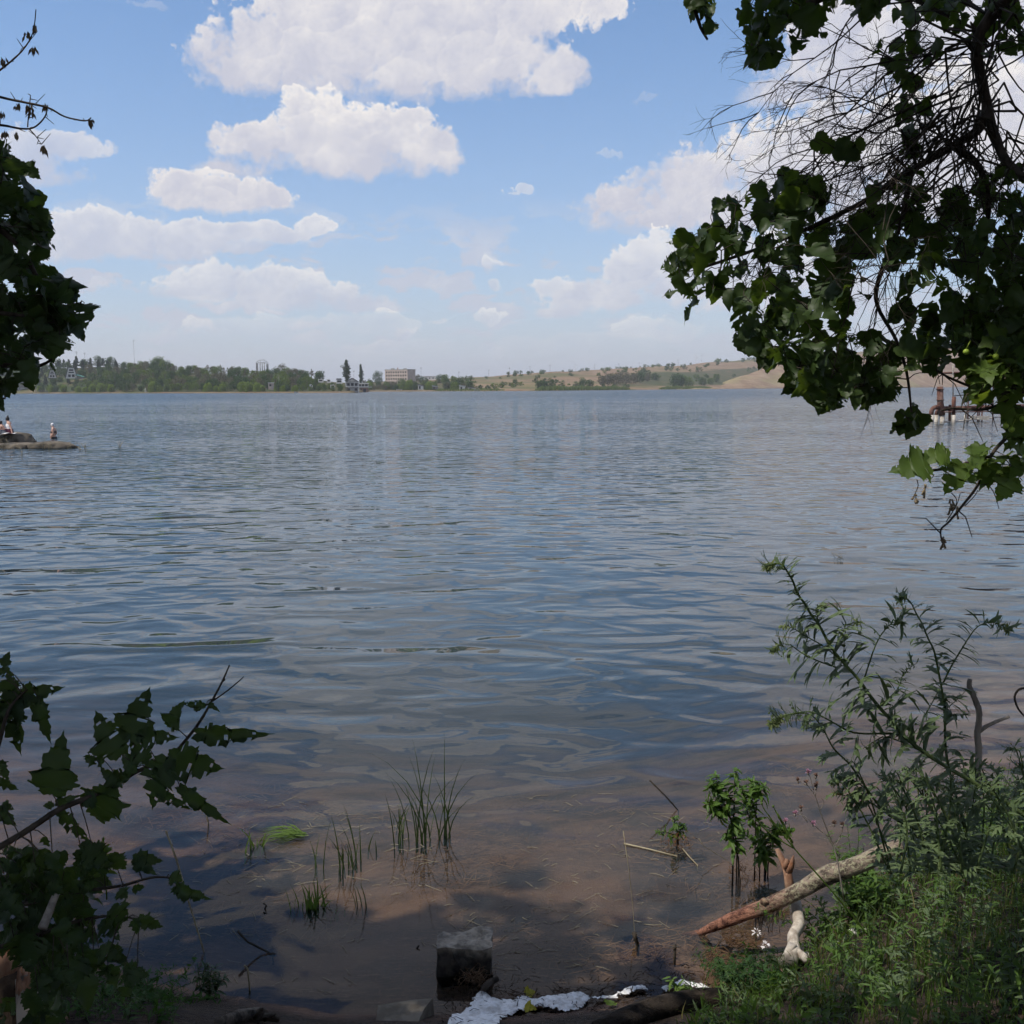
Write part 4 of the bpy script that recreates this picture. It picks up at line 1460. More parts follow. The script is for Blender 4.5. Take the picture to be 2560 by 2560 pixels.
for cx, w, dy in ((440, 76, 0), (520, 64, .9), (612, 84, .1), (797, 70, 0), (1000, 60, 1.6)):
    a_, b_ = lp(cx, 1000, dy), lp(cx, 885, dy)
    pp('pile', m_pile, [Vector((a_.x, a_.y, -2.0)), Vector((a_.x, a_.y, -.02)), b_], W_(w))
el = bend(lp(440, 890), lp(432, 735), lp(560, 765))
pp('elbow_pipe', m_rust, el, W_(72), 12)
el2 = bend(lp(520, 890, .9), lp(525, 790, .9), lp(610, 790, .5))
pp('elbow_pipe', m_rust, el2, W_(60), 12)
pp('riser_pipe', m_rust, [lp(612, 890, .1), lp(585, 700, .1), lp(580, 430, .1)], W_(100), 14)
pp('riser_pipe', m_rust, [lp(797, 890), lp(800, 700), lp(805, 590)], W_(62), 12)
pp('riser_pipe', m_rust, [lp(735, 980, .3), lp(740, 720, .3)], W_(44), 10)
for cy in (470, 640):
    a_ = lp(581, cy, .1); pp('flange', m_rust, [a_ - Vector((0, 0, .03)), a_ + Vector((0, 0, .03))], W_(130), 14)
pp('main_pipe', m_rust, [lp(600, 790), lp(1200, 770, 2), lp(1800, 745, 4), lp(2600, 720, 7)], W_(66), 12)
pp('side_pipe', m_rust, [lp(650, 838, -.3), lp(1300, 832, 1), lp(2600, 825, 6)], W_(18), 8)
pp('handrail', m_rust, [lp(420, 212, .2), lp(900, 205, 1), lp(1450, 192, 2), lp(2600, 170, 6)], W_(34), 8)
pp('handrail', m_rust, [lp(640, 752, .4), lp(1200, 738, 2), lp(2600, 700, 7)], W_(14), 6)
pp('beam', m_pile, [lp(650, 1000, .2), lp(880, 985, .5), lp(1160, 955, 1.2)], W_(26), 6)
pp('beam', m_pile, [lp(1160, 955, 1.2), lp(1700, 905, 3), lp(2500, 880, 6)], W_(20), 6)
for cx, top, dy in ((1190, 720, 1.4), (1262, 600, 1.4), (1215, 700, 2.2), (1790, 200, 4), (1040, 200, 1.0), (1440, 190, 2.0)):
    a_ = lp(cx, 1000, dy)
    pp('post', m_rust, [Vector((a_.x, a_.y, -1.5)), lp(cx, top, dy)], W_(20), 6)
pp('lamp_pole', m_pile, [lp(790, 590, .1), lp(790, 200, .1), lp(795, -60, .1)], W_(18), 6)
mb = MB(); mb.box(lp(1215, 930, 1.8), (1.0, 1.0, .28)); mb.build('footing', m_pile, ps, smooth=False)
# ------------------------------------------------------------------ leaf blades, twigs and foliage for the near plants
OUTL = {
    # right half outlines, base to tip
    'mulberry': [(.02, 0), (.20, -.07), (.36, -.02), (.46, .12), (.49, .27), (.45, .38), (.37, .45), (.40, .52), (.36, .64), (.25, .78), (.12, .91), (0, 1.04)],
    'heart': [(.02, 0), (.18, -.09), (.36, -.06), (.48, .08), (.53, .26), (.50, .45), (.41, .62), (.28, .78), (.13, .91), (0, 1.03)],
    'maple': [(.02, 0), (.16, -.05), (.30, .02), (.34, .14), (.56, .18), (.50, .30), (.58, .44), (.44, .44), (.30, .50), (.34, .62), (.24, .76), (.14, .84), (0, 1.06)],
    'plane': [(.02, 0), (.14, -.12), (.34, -.16), (.28, -.02), (.40, .10), (.66, .22), (.50, .30), (.56, .46), (.36, .42), (.24, .50), (.30, .70), (.16, .80), (0, 1.08)],
    'oval': [(.01, 0), (.10, .10), (.17, .28), (.18, .48), (.14, .68), (.08, .86), (0, 1)],
    'lance': [(.01, 0), (.055, .15), (.085, .38), (.075, .62), (.04, .84), (0, 1)],
}


def leaf_template(kind, rr, holes=0.0, serr=0.018, fold=.25, curl=.25, wav=.04):
    base = OUTL[kind]
    out = [base[0]]
    for a, b in zip(base[:-1], base[1:]):
        if serr:
            mx_, my_ = (a[0] + b[0]) / 2, (a[1] + b[1]) / 2
            nx_, ny_ = (b[1] - a[1]), -(b[0] - a[0])
            l = math.hypot(nx_, ny_) or 1
            out.append((mx_ + nx_ / l * serr * rr.uniform(.4, 1.6) - (b[0] - a[0]) * .18, my_ + ny_ / l * serr - (b[1] - a[1]) * .18))
            out.append((mx_ - nx_ / l * serr * .6 + (b[0] - a[0]) * .1, my_ + (b[1] - a[1]) * .1))
        out.append(b)
    vs, fs = [], []
    n = len(out)
    ribs, ym = [], 0
    for x, y in out:
        ym = max(ym, min(1.0, y)); ribs.append(ym)

    def zf(x, y):
        return fold * abs(x) - curl * y * y + wav * math.sin(9 * y + 5 * x) * abs(x) * 4 + wav * .6 * math.sin(13 * x + 3 * y)
    for i in range(n):
        vs.append((0, ribs[i], zf(0, ribs[i])))
    for sg in (1, -1):
        jx = [rr.uniform(.88, 1.1) for _ in out]
        m0 = len(vs)
        for i, (x, y) in enumerate(out):
            xo = x * jx[i] * sg
            xm, ymid = xo * .55, (y * .55 + ribs[i] * .45)
            vs.append((xm, ymid, zf(xm, ymid)))
        o0 = len(vs)
        for i, (x, y) in enumerate(out):
            xo = x * jx[i] * sg
            vs.append((xo, y, zf(xo, y)))
        for i in range(n - 1):
            if ribs[i] != ribs[i + 1]:
                q = (i, m0 + i, m0 + i + 1, i + 1)
            else:
                q = (i, m0 + i, m0 + i + 1)
            q2 = (m0 + i, o0 + i, o0 + i + 1, m0 + i + 1)
            for k, qq in enumerate((q, q2)):
                if holes and 1 < i < n - 3 and rr.random() < holes * (1.0 if k == 0 else .8):
                    continue
                fs.append(qq if sg > 0 else tuple(reversed(qq)))
    return vs, fs


LR = random.Random(5)
TPL = {
    'mulberry': [leaf_template('mulberry', LR, h, fold=f, curl=c, wav=w) for h, f, c, w in ((0, .25, .25, .04), (.10, .35, .35, .06), (0, .1, .5, .05), (.16, .3, .2, .07), (0, .45, .4, .03), (.07, -.1, .3, .08))] +
                [leaf_template('heart', LR, h, fold=f, curl=c) for h, f, c in ((0, .2, .25), (.10, .3, .4), (0, .15, .15))],
    'maple': [leaf_template('maple', LR, h, serr=.03, fold=f, curl=c) for h, f, c in ((0, .2, .3), (.03, .35, .2), (0, .1, .45), (.07, .25, .3))],
    'plane': [leaf_template('plane', LR, 0, serr=.012, fold=f, curl=c) for f, c in ((.2, .3), (.35, .2), (.1, .5))],
    'oval': [leaf_template('oval', LR, 0, serr=0, fold=f, curl=c, wav=.02) for f, c in ((.4, .3), (.6, .6), (.3, .1))],
    'lance': [leaf_template('lance', LR, 0, serr=0, fold=f, curl=c, wav=.01) for f, c in ((.4, .18), (.5, .3), (.3, .05))],
}


def put_leaf(mb, kind, base, tip_dir, nrm, size, rr, mat=0, width=1.0):
    d = Vector(tip_dir).normalized()
    n = Vector(nrm)
    n = n - d * n.dot(d)
    if n.length < 1e-3:
        n = d.orthogonal()
    n.normalize()
    s = d.cross(n)
    vs, fs = rr.choice(TPL[kind])
    b = Vector(base)
    sw = size * width
    mb.add([b + s * (v[0] * sw) + d * (v[1] * size) + n * (v[2] * size) for v in vs], fs, mat)


def rnd_dir(rr, down=.6, out=(0, 0, 0), spread=1.0):
    return (Vector((rr.gauss(0, 1), rr.gauss(0, 1), rr.gauss(0, .7))) * spread * .6 + Vector((0, 0, -down)) + Vector(out)).normalized()


def in_poly(x, y, poly):
    c = False
    j = len(poly) - 1
    for i in range(len(poly)):
        xi, yi = poly[i]; xj, yj = poly[j]
        if (yi > y) != (yj > y) and x < (xj - xi) * (y - yi) / (yj - yi) + xi:
            c = not c
        j = i
    return c


def scatter(poly, n, d0, d1, rr, holes=()):
    """points of a leafy mass: outline in 1932-scale photo coordinates, depth spread d0..d1"""
    xs = [p[0] for p in poly]; ys = [p[1] for p in poly]
    out = []
    while len(out) < n:
        x, y = rr.uniform(min(xs), max(xs)), rr.uniform(min(ys), max(ys))
        if in_poly(x, y, poly) and not any((x - hx) ** 2 / hw ** 2 + (y - hy) ** 2 / hh ** 2 < 1 for hx, hy, hw, hh in holes):
            out.append(PT(x * 1.325, y * 1.325, rr.uniform(d0, d1)))
    return out


def twig_net(mb, seeds, anchors, rr, r0=.0045, r1=.0014, sag=.03, maxlen=.6):
    """joins every leaf base to the growing twig system, nearest first"""
    nodes = np.array([tuple(s) for s in seeds])
    order = sorted(anchors, key=lambda a: min((a - Vector(s)).length for s in seeds))
    for a in order:
        d = np.linalg.norm(nodes - np.array(a), axis=1)
        i = int(d.argmin())
        b = Vector(nodes[i])
        if (a - b).length < 1e-4 or d[i] > maxlen * 2.5:
            continue
        m1 = b.lerp(a, .35) + Vector((rr.uniform(-.1, .1), rr.uniform(-.1, .1), rr.uniform(0, .12))) * d[i]
        m2 = b.lerp(a, .7) + Vector((rr.uniform(-.1, .1), rr.uniform(-.1, .1), rr.uniform(-.02, .10))) * d[i]
        rs = min(r0, r1 + d[i] * .006)
        mb.tube([b, m1, m2, a], [rs, rs * .8, rs * .6, r1 * .8], 4, cap=False)
        nodes = np.vstack([nodes, [tuple(m1), tuple(m2), tuple(a)]])


def P19(x, y, d):
    return PT(x * 1.325, y * 1.325, d)


def path19(pts):
    """smooth polyline through 1932-scale photo positions with depths (x, y, d)"""
    P = [P19(*p) for p in pts]
    out = []
    for i in range(len(P) - 1):
        p0 = P[max(0, i - 1)]; p1 = P[i]; p2 = P[i + 1]; p3 = P[min(len(P) - 1, i + 2)]
        for k in range(4):
            t = k / 4
            out.append(0.5 * ((2 * p1) + (p2 - p0) * t + (2 * p0 - 5 * p1 + 4 * p2 - p3) * t * t + (3 * p1 - p0 - 3 * p2 + p3) * t ** 3))
    out.append(P[-1])
    return out


m_bark = mat_noise('dark_bark', (0.028, 0.022, 0.017), (0.075, 0.060, 0.048), 30, .9, .15, .6, .004, stretch=(1, 1, .35))
m_twig = mat_noise('dark_twig', (0.030, 0.024, 0.018), (0.065, 0.052, 0.040), 20, .85, .2, 0)
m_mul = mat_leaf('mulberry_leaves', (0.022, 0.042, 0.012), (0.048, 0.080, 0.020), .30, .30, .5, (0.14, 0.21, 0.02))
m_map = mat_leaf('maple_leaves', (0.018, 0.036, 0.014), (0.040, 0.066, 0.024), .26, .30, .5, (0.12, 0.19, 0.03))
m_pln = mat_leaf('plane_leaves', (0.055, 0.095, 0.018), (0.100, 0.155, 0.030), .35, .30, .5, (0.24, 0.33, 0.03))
m_key = mat_noise('dry_seed_keys', (0.14, 0.10, 0.06), (0.28, 0.22, 0.14), 40, .9, .1, 0)


def simple_leaf(mb, q, size, rr):
    d = rnd_dir(rr, .4)
    n = Vector((rr.gauss(0, .5), rr.gauss(0, .5), 1))
    n = (n - d * n.dot(d)).normalized()
    s = d.cross(n)
    mb.add([q, q + s * size * .5 + d * size * .35, q + d * size - n * size * .2, q - s * size * .5 + d * size * .4], [(0, 1, 2, 3)])


# sun patches let in by gaps cut into the unseen overhead leaves: (x, y, half width, half depth) on the ground
GAPS = [(1.75, 4.2, .75, .55, .3), (2.3, 5.0, 1.0, .6, .3), (1.55, 3.3, .75, .45, 1.1), (1.35, 5.3, .75, .75, .3), (-1.30, 2.85, .30, .25, .6), (1.25, 2.98, .40, .34, 2.4), (.3, 6.0, 1.8, .8, 0), (.9, 4.75, .6, .3, 0), (-.6, 5.5, .8, .4, 0)]


def in_gap(q):
    for a, b, c, d, z in GAPS:
        k = (q.z - z) / SUN_DIR.z
        if ((q.x - SUN_DIR.x * k - a) / c) ** 2 + ((q.y - SUN_DIR.y * k - b) / d) ** 2 < 1:
            return True
    return False


def roof_of_leaves(mb, c, r, n, rr, size):  # unseen overhead leaves, shaped so that their shade falls on the foreground
    k = 0
    while k < n:
        p = Vector((rr.uniform(-1, 1), rr.uniform(-1, 1), rr.uniform(-1, 1)))
        if p.length > 1:
            continue
        q = Vector((c[0] + p.x * r[0], c[1] + p.y * r[1], c[2] + p.z * r[2]))
        k += 1
        if mnoise.noise(q * .42 + Vector((3, 1, 2))) < -.22:
            continue
        pr = proj(q)
        if pr and -260 < pr[0] < 2820 and pr[1] > -260:
            continue
        if in_gap(q) and rr.random() < .985:
            continue
        simple_leaf(mb, q, size * rr.uniform(.6, 1.4), rr)


# ---- right-hand tree: crooked limb, drooping bare twigs, big mulberry-like leaves
rr = random.Random(21)
rt = empty('leafy_tree', (3.9, 2.4, gz(3.9, 2.4)))
tag(rt, 'big-leaved tree reaching in from the right with a crooked limb and bare drooping twigs', 'tree')


def loc(o, pts):
    return [Vector(p) - o.location for p in pts]


class Local(MB):
    """collects world-space shapes and stores them relative to a thing's origin"""

    def put(self, name, mats, root, smooth=True):
        off = root.location
        self.v = [(v[0] - off.x, v[1] - off.y, v[2] - off.z) for v in self.v]
        return self.build(name, mats, root, smooth)


limb = path19([(2080, -160, 3.1), (1960, -60, 3.15), (1850, 60, 3.2), (1852, 150, 3.2), (1862, 205, 3.2), (1845, 245, 3.2), (1790, 280, 3.22), (1730, 315, 3.25), (1680, 345, 3.3), (1640, 375, 3.3), (1560, 415, 3.35), (1480, 450, 3.4), (1400, 480, 3.45), (1310, 510, 3.5)])
limb2 = path19([(1862, 205, 3.2), (1880, 265, 3.15), (1905, 310, 3.1), (1960, 350, 3.0), (2080, 380, 3.0)])
limb3 = path19([(1800, 275, 3.22), (1850, 320, 3.3), (1865, 400, 3.35), (1850, 520, 3.4), (1845, 640, 3.45)])
limb4 = path19([(1720, 320, 3.25), (1700, 420, 3.3), (1660, 520, 3.3), (1655, 575, 3.3), (1690, 640, 3.28), (1710, 700, 3.25), (1718, 760, 3.22), (1722, 800, 3.2)])
limb5 = path19([(2060, -200, 3.0), (1800, -90, 3.0), (1640, -40, 3.05), (1520, 10, 3.1), (1430, 70, 3.15), (1415, 125, 3.18)])
limb6 = path19([(1640, -40, 3.05), (1400, -80, 2.95), (1310, -30, 2.9), (1318, 40, 2.9), (1335, 75, 2.9)])
tr = Local()
base = Vector((3.9, 2.4, gz(3.9, 2.4) - .1))
tr.tube([base, Vector((3.7, 2.45, 1.6)), Vector((3.4, 2.6, 3.0)), Vector((2.9, 2.8, 4.2)), Vector((2.4, 3.0, 5.0)), Vector((1.6, 2.8, 6.2)), Vector((.8, 2.2, 7.2))], [.16, .14, .12, .10, .08, .06, .03], 10, jitter=.05)
tr.tube([Vector((3.4, 2.6, 3.0)), Vector((2.9, 3.0, 3.9)), limb[0]], [.10, .075, .05], 8)
tr.put('trunk', m_bark, rt)
br = Local()
br.tube(limb, [0.0185 - .0140 * i / (len(limb) - 1) for i in range(len(limb))], 8, jitter=.10)
br.tube(limb2, [.016, .009], 7, jitter=.08)
br.tube(limb3, [.013, .004], 6, jitter=.08)
br.tube(limb4, [.009, .0025], 6, jitter=.08)
br.tube([Vector((2.9, 3.0, 3.9))] + limb5, [.03] + [.022 - .018 * i / (len(limb5) - 1) for i in range(len(limb5))], 6, jitter=.06)
br.tube(limb6, [.010, .003], 5)
br.put('branch', m_bark, rt)

# bare drooping twigs
tw_ = Local()


def bare_twig(p, d, L, r, lev, rr):
    n = 6
    pts = [p]; q = p.copy(); d = d.normalized()
    bendv = Vector((rr.gauss(0, 1), rr.gauss(0, 1), rr.gauss(0, .4))) * .10
    for i in range(n):
        d = (d + bendv + Vector((0, 0, -.06 if lev < 2 else -.02)) + Vector((rr.gauss(0, .14), rr.gauss(0, .12), rr.gauss(0, .13)))).normalized()
        q = q + d * (L / n)
        pts.append(q.copy())
        if lev < 3 and i >= 1 and rr.random() < (.72 if lev == 0 else .55):
            for _ in range(1 if rr.random() < .7 else 2):
                a = rr.choice((-1, 1)) * rr.uniform(.5, 1.0)
                sd = (d + d.orthogonal().normalized() * a + Vector((rr.gauss(0, .4), rr.gauss(0, .4), rr.gauss(0, .3)))).normalized()
                bare_twig(q.copy(), sd, L * rr.uniform(.32, .62), r * .62, lev + 1, rr)
    tw_.tube(pts, [r, r * .35], 4 if lev < 2 else 3, cap=False)


for _ in range(62):
    x, y = rr.choice([(rr.uniform(1650, 1960), rr.uniform(-60, 120)), (rr.uniform(1780, 1960), rr.uniform(60, 330)), (rr.uniform(1700, 1860), rr.uniform(200, 330))])
    p = P19(x, y, rr.uniform(3.0, 3.7))
    dv = Vector((rr.uniform(-1.0, .25), rr.uniform(-.3, .3), rr.uniform(-1.0, .15)))
    bare_twig(p, dv, rr.uniform(.25, .52), rr.uniform(.0022, .0040), 0, rr)
    near = min(limb + limb2, key=lambda v: (v - p).length)
    tw_.tube([near, near.lerp(p, .5) + Vector((rr.uniform(-.05, .05), 0, rr.uniform(0, .08))), p], [.0042, .0034, .0030], 5, cap=False)
for i in range(9):                                          # the long twigs that sweep left of the limb
    p = P19(rr.uniform(1760, 1850), rr.uniform(40, 250), 3.2)
    bare_twig(p, Vector((-1, rr.uniform(-.2, .2), rr.uniform(-.75, -.2))), rr.uniform(.45, .62), .0038, 0, rr)
tw_.put('bare_twigs', m_twig, rt)

fol, ftw = Local(), Local()
MASS = [
    # outline, number, leaf size, depth, holes
    ([(1245, 485), (1300, 440), (1330, 400), (1370, 372), (1430, 352), (1500, 345), (1560, 400), (1640, 390), (1700, 400), (1760, 440), (1770, 540), (1700, 555), (1640, 565), (1600, 585), (1520, 600), (1420, 610), (1380, 585), (1330, 560), (1270, 555)], 138, .098, (2.9, 3.7), [(1420, 500, 14, 26), (1520, 540, 18, 10), (1640, 500, 16, 22), (1560, 460, 12, 14), (1715, 500, 18, 26)]),
    ([(1405, 600), (1480, 590), (1560, 600), (1610, 640), (1660, 640), (1720, 650), (1780, 640), (1785, 690), (1720, 715), (1665, 745), (1600, 765), (1545, 755), (1480, 735), (1470, 690), (1415, 660)], 108, .098, (2.9, 3.6), [(1625, 660, 14, 18), (1700, 690, 12, 12), (1500, 640, 8, 12)]),
    ([(1560, 265), (1600, 270), (1625, 300), (1580, 310), (1545, 300)], 4, .105, (3.1, 3.2), []),
    ([(1490, 300), (1540, 330), (1590, 380), (1500, 380), (1470, 350)], 8, .092, (3.0, 3.3), []),
    ([(1640, 370), (1700, 330), (1760, 320), (1750, 380), (1700, 420), (1640, 420)], 14, .090, (3.0, 3.4), []),
    ([(1690, 225), (1735, 230), (1725, 290), (1685, 290)], 6, .070, (3.2, 3.4), []),
    ([(1745, 420), (1800, 370), (1860, 330), (1960, 300), (1960, 690), (1870, 690), (1800, 655), (1780, 610), (1790, 560), (1745, 520)], 235, .072, (2.9, 3.9), [(1810, 560, 14, 26), (1775, 450, 12, 26), (1880, 400, 14, 20), (1760, 470, 16, 18)]),
    ([(1800, 560), (1960, 540), (1960, 700), (1850, 700), (1790, 650)], 80, .070, (2.9, 3.6), []),
    ([(1392, 40), (1425, -20), (1580, -20), (1565, 40), (1530, 70), (1500, 95), (1450, 130), (1415, 125), (1395, 95)], 62, .074, (2.95, 3.3), [(1470, 70, 10, 14)]),
    ([(1296, -20), (1335, -20), (1345, 40), (1340, 78), (1320, 66), (1308, 30)], 17, .046, (2.85, 2.95), []),
    ([(1590, -20), (1680, -20), (1670, 30), (1610, 30)], 14, .075, (3.0, 3.3), []),
    ([(1655, -20), (1960, -20), (1960, 90), (1870, 120), (1800, 90), (1750, 110), (1690, 140), (1650, 120)], 70, .068, (3.0, 3.8), [(1760, 60, 30, 30)]),
    ([(1700, 150), (1760, 140), (1750, 230), (1700, 220)], 12, .06, (3.1, 3.6), []),
    ([(1535, 730), (1610, 735), (1670, 720), (1680, 760), (1600, 770), (1545, 765)], 12, .088, (2.95, 3.3), []),
    ([(1680, 785), (1740, 790), (1730, 815), (1690, 820)], 8, .085, (3.1, 3.25), []),
    ([(1685, 560), (1760, 590), (1770, 640), (1700, 640)], 9, .085, (3.1, 3.3), []),
    ([(1965, 250), (2300, 200), (2700, 300), (2700, 760), (2300, 720), (1965, 690)], 330, .080, (2.8, 4.0), []),
    ([(1965, -60), (2500, -100), (2500, 200), (1965, 120)], 120, .075, (2.9, 3.8), []),
]
seeds = limb[12:] + limb2 + limb3 + limb4 + limb5[6:] + limb6[4:]
for poly, n, sz, (d0, d1), holes in MASS:
    big_ = sz > .085
    pts = scatter(poly, int(n * (1.42 if big_ else 1.10)), d0, d1, rr, holes)
    sz *= .72 if big_ else .86
    anchors = []
    for p in pts:
        d = rnd_dir(rr, .75, (rr.uniform(-.5, .2), -.1, 0))
        s = sz * rr.choice((rr.uniform(.5, .85), rr.uniform(.75, 1.1), rr.uniform(.95, 1.3)))
        b = p - d * s * .5
        put_leaf(fol, 'mulberry', b, d, (rr.gauss(0, .7), -abs(rr.gauss(.8, .5)), rr.gauss(.35, .5)), s, rr, width=rr.uniform(.75, 1.1))
        anchors.append(b)
    twig_net(ftw, seeds + limb2[-2:], anchors, rr)
# the long tip twig with folded leaves on the far left of the mass
for (x, y, sz, dx_, dz_) in ((1262, 480, .07, -1, -.3), (1275, 470, .06, -.6, .5), (1268, 500, .075, -1, -.1), (1262, 545, .07, -1, -.15), (1290, 565, .085, -.8, -.7), (1265, 520, .06, -1, .1), (1296, 528, .08, -.8, -.6), (1255, 465, .045, -.9, .4)):
    b = P19(x + 26, y, 3.45)
    put_leaf(fol, 'mulberry', b, (dx_, rr.uniform(-.3, .3), dz_), (rr.gauss(0, .3), -.5, .9), sz, rr, width=.55)
    twig_net(ftw, limb[-4:], [b], rr)
fol.put('crown', m_mul, rt)
ftw.put('leaf_twigs', m_twig, rt)
mb = Local()
roof_of_leaves(mb, (2.6, -.5, 6.6), (4.2, 4.4, 2.3), 5000, rr, .26)
roof_of_leaves(mb, (3.6, 1.6, 4.6), (1.8, 2.2, 1.6), 1800, rr, .22)
roof_of_leaves(mb, (-1.0, 2.1, 6.4), (1.7, 1.4, .8), 2400, rr, .24)  # extra clump out of view, added to keep the leaf mass below dark
mb.put('unseen_shade_crown', m_mul, rt, smooth=False)

# ---- young plane tree on the right with lobed sunlit leaves and round green fruits
yt = empty('young_plane_tree', (3.3, 3.4, gz(3.3, 3.4)))
tag(yt, 'young tree with lobed sunlit leaves and small round green fruits, low on the right edge', 'tree')
tr = Local()
tr.tube([Vector((3.3, 3.4, gz(3.3, 3.4) - .1)), Vector((3.1, 3.35, 1.4)), Vector((2.7, 3.3, 2.3)), Vector((2.5, 3.2, 3.0))], [.05, .04, .03, .02], 8)
tr.put('trunk', m_bark, yt)
b1 = path19([(2020, 640, 3.2), (1960, 690, 3.15), (1900, 740, 3.1), (1850, 735, 3.1), (1790, 712, 3.1), (1755, 690, 3.1)])
b2 = path19([(2010, 790, 3.0), (1932, 800, 3.0), (1895, 830, 2.95), (1870, 860, 2.9), (1845, 915, 2.9), (1815, 955, 2.9), (1790, 985, 2.9), (1775, 1000, 2.9), (1778, 1025, 2.9)])
b3 = path19([(2010, 700, 3.05), (1932, 742, 3.0), (1860, 772, 2.98), (1800, 770, 2.98), (1775, 775, 2.98)])
b4 = path19([(1870, 860, 2.9), (1830, 872, 2.88), (1780, 885, 2.86), (1725, 890, 2.85)])
br = Local()
for b, r in ((b1, .008), (b2, .0065), (b3, .007), (b4, .004)):
    br.tube([Vector((2.7, 3.3, 2.3))] + b if b is not b4 else b, r if b is b4 else [r * 1.6] + [r - r * .7 * i / (len(b) - 1) for i in range(len(b))], 6)
for _ in range(26):
    b = rr.choice([b1, b2, b3]); p = rr.choice(b[4:])
    q = p + Vector((rr.uniform(-.12, .1), rr.uniform(-.1, .1), rr.uniform(-.10, .06)))
    br.tube([p, p.lerp(q, .5) + Vector((0, 0, .02)), q], [.0022, .001], 4, cap=False)
for x0, y0, x1, y1 in ((1785, 985, 1812, 930), (1730, 905, 1722, 940), (1820, 955, 1845, 925), (1795, 930, 1802, 962), (1850, 900, 1885, 960), (1760, 895, 1750, 910)):
    br.tube(path19([(x0, y0, 2.9), ((x0 + x1) / 2 + 6, (y0 + y1) / 2 - 4, 2.9), (x1, y1, 2.9)]), [.0016, .001], 4, cap=False)
fol, ftw = Local(), br
for poly, n, sz, dd in (([(1760, 690), (1820, 670), (1932, 640), (1960, 745), (1880, 765), (1800, 735), (1770, 715)], 34, .070, (2.85, 3.25)),
                        ([(1830, 640), (1960, 610), (1960, 700), (1850, 700)], 34, .070, (2.9, 3.3)),
                        ([(1790, 855), (1850, 850), (1932, 845), (1960, 890), (1880, 915), (1800, 900)], 16, .065, (2.8, 2.95)),
                        ([(1880, 770), (1960, 770), (1960, 850), (1915, 850)], 10, .06, (2.85, 3.1))):
    an = []
    for p in scatter(poly, n, dd[0], dd[1], rr):
        d = (Vector((-rr.uniform(.1, 1), rr.uniform(-.6, .3), rr.uniform(-.7, .35)))).normalized()
        s = sz * rr.uniform(.7, 1.25)
        put_leaf(fol, 'plane', p - d * s * .5, d, (rr.gauss(-.25, .4), rr.gauss(-.25, .4), 1), s, rr)
        an.append(p - d * s * .5)
    twig_net(ftw, b1 + b2 + b3 + b4, an, rr, r0=.003)
for x, y, s, dx_, dz_ in ((1738, 885, .105, -1, -.05), (1800, 880, .09, -.5, -.9), (1775, 868, .075, -.9, .2), (1895, 905, .075, -.5, -.8)):
    put_leaf(fol, 'maple', P19(x + 16, y - 6, 2.85), (dx_, -.1, dz_), (0, -.8, .6), s, rr)
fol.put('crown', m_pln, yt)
br.put('branch', m_twig, yt)
m_fruit = mat_noise('green_fruit', (0.22, 0.32, 0.03), (0.34, 0.44, 0.05), 60, .5, .4, .2, .001)
for cx, cy in ((1641, 643), (1790, 667), (1840, 1015), (1870, 1034), (1925, 980)):
    x, y = (1600 + cx / 2.0125), (560 + cy / 2.0125)
    mb = Local(); mb.blob(PT(x, y, 2.9), (.0085, .0085, .0085), 2, .05, 3)
    mb.tube([PT(x, y, 2.9) + Vector((0, 0, .008)), PT(x, y, 2.9) + Vector((.01, 0, .03))], .001, 4)
    mb.put('fruit', m_fruit, yt)
for x, y in ((1727, 945), (1745, 925), (1778, 1025), (1805, 965), (1795, 955)):
    dry = Local()
    for _ in range(7):
        p = P19(x + rr.uniform(-3, 3), y + rr.uniform(-14, 8), 2.9)
        dry.tube([p, p + Vector((rr.uniform(-.008, .008), 0, -rr.uniform(.005, .02)))], [.002, .0035], 4)
    dry.put('withered_leaf', m_key, yt)

# ---- left-hand tree
rr = random.Random(33)
lt = empty('maple_tree', (-3.2, 1.7, gz(-3.2, 1.7)))
tag(lt, 'maple at the left edge with dark lobed leaves and dry twigs of seed keys', 'tree')
tr = Local()
tr.tube([Vector((-3.2, 1.7, gz(-3.2, 1.7) - .1)), Vector((-3.0, 1.8, 1.8)), Vector((-2.7, 2.0, 3.2)), Vector((-2.4, 2.0, 4.6)), Vector((-1.9, 1.6, 6.0)), Vector((-1.4, 1.0, 7.2))], [.20, .17, .14, .11, .07, .04], 10, jitter=.05)
tr.put('trunk', m_bark, lt)
la = path19([(-190, 420, 2.9), (-90, 400, 2.9), (-20, 420, 2.9), (40, 470, 2.9), (80, 540, 2.9), (130, 585, 2.9), (153, 570, 2.9)])
lb = path19([(-190, 560, 2.9), (-60, 570, 2.9), (0, 590, 2.9), (60, 600, 2.9), (100, 640, 2.9)])
lc = path19([(-190, 700, 3.0), (-40, 688, 3.0), (20, 690, 3.0), (75, 690, 3.0), (120, 662, 3.0)])
lo = path19([(-190, 720, 3.2), (-60, 745, 3.2), (10, 752, 3.2)])
br = Local()
for b in (la, lb, lc, lo):
    br.tube([Vector((-2.7, 2.0, 3.2))] + b, [.04] + [.012 - .0095 * i / (len(b) - 1) for i in range(len(b))], 6)
fol, ftw = Local(), br
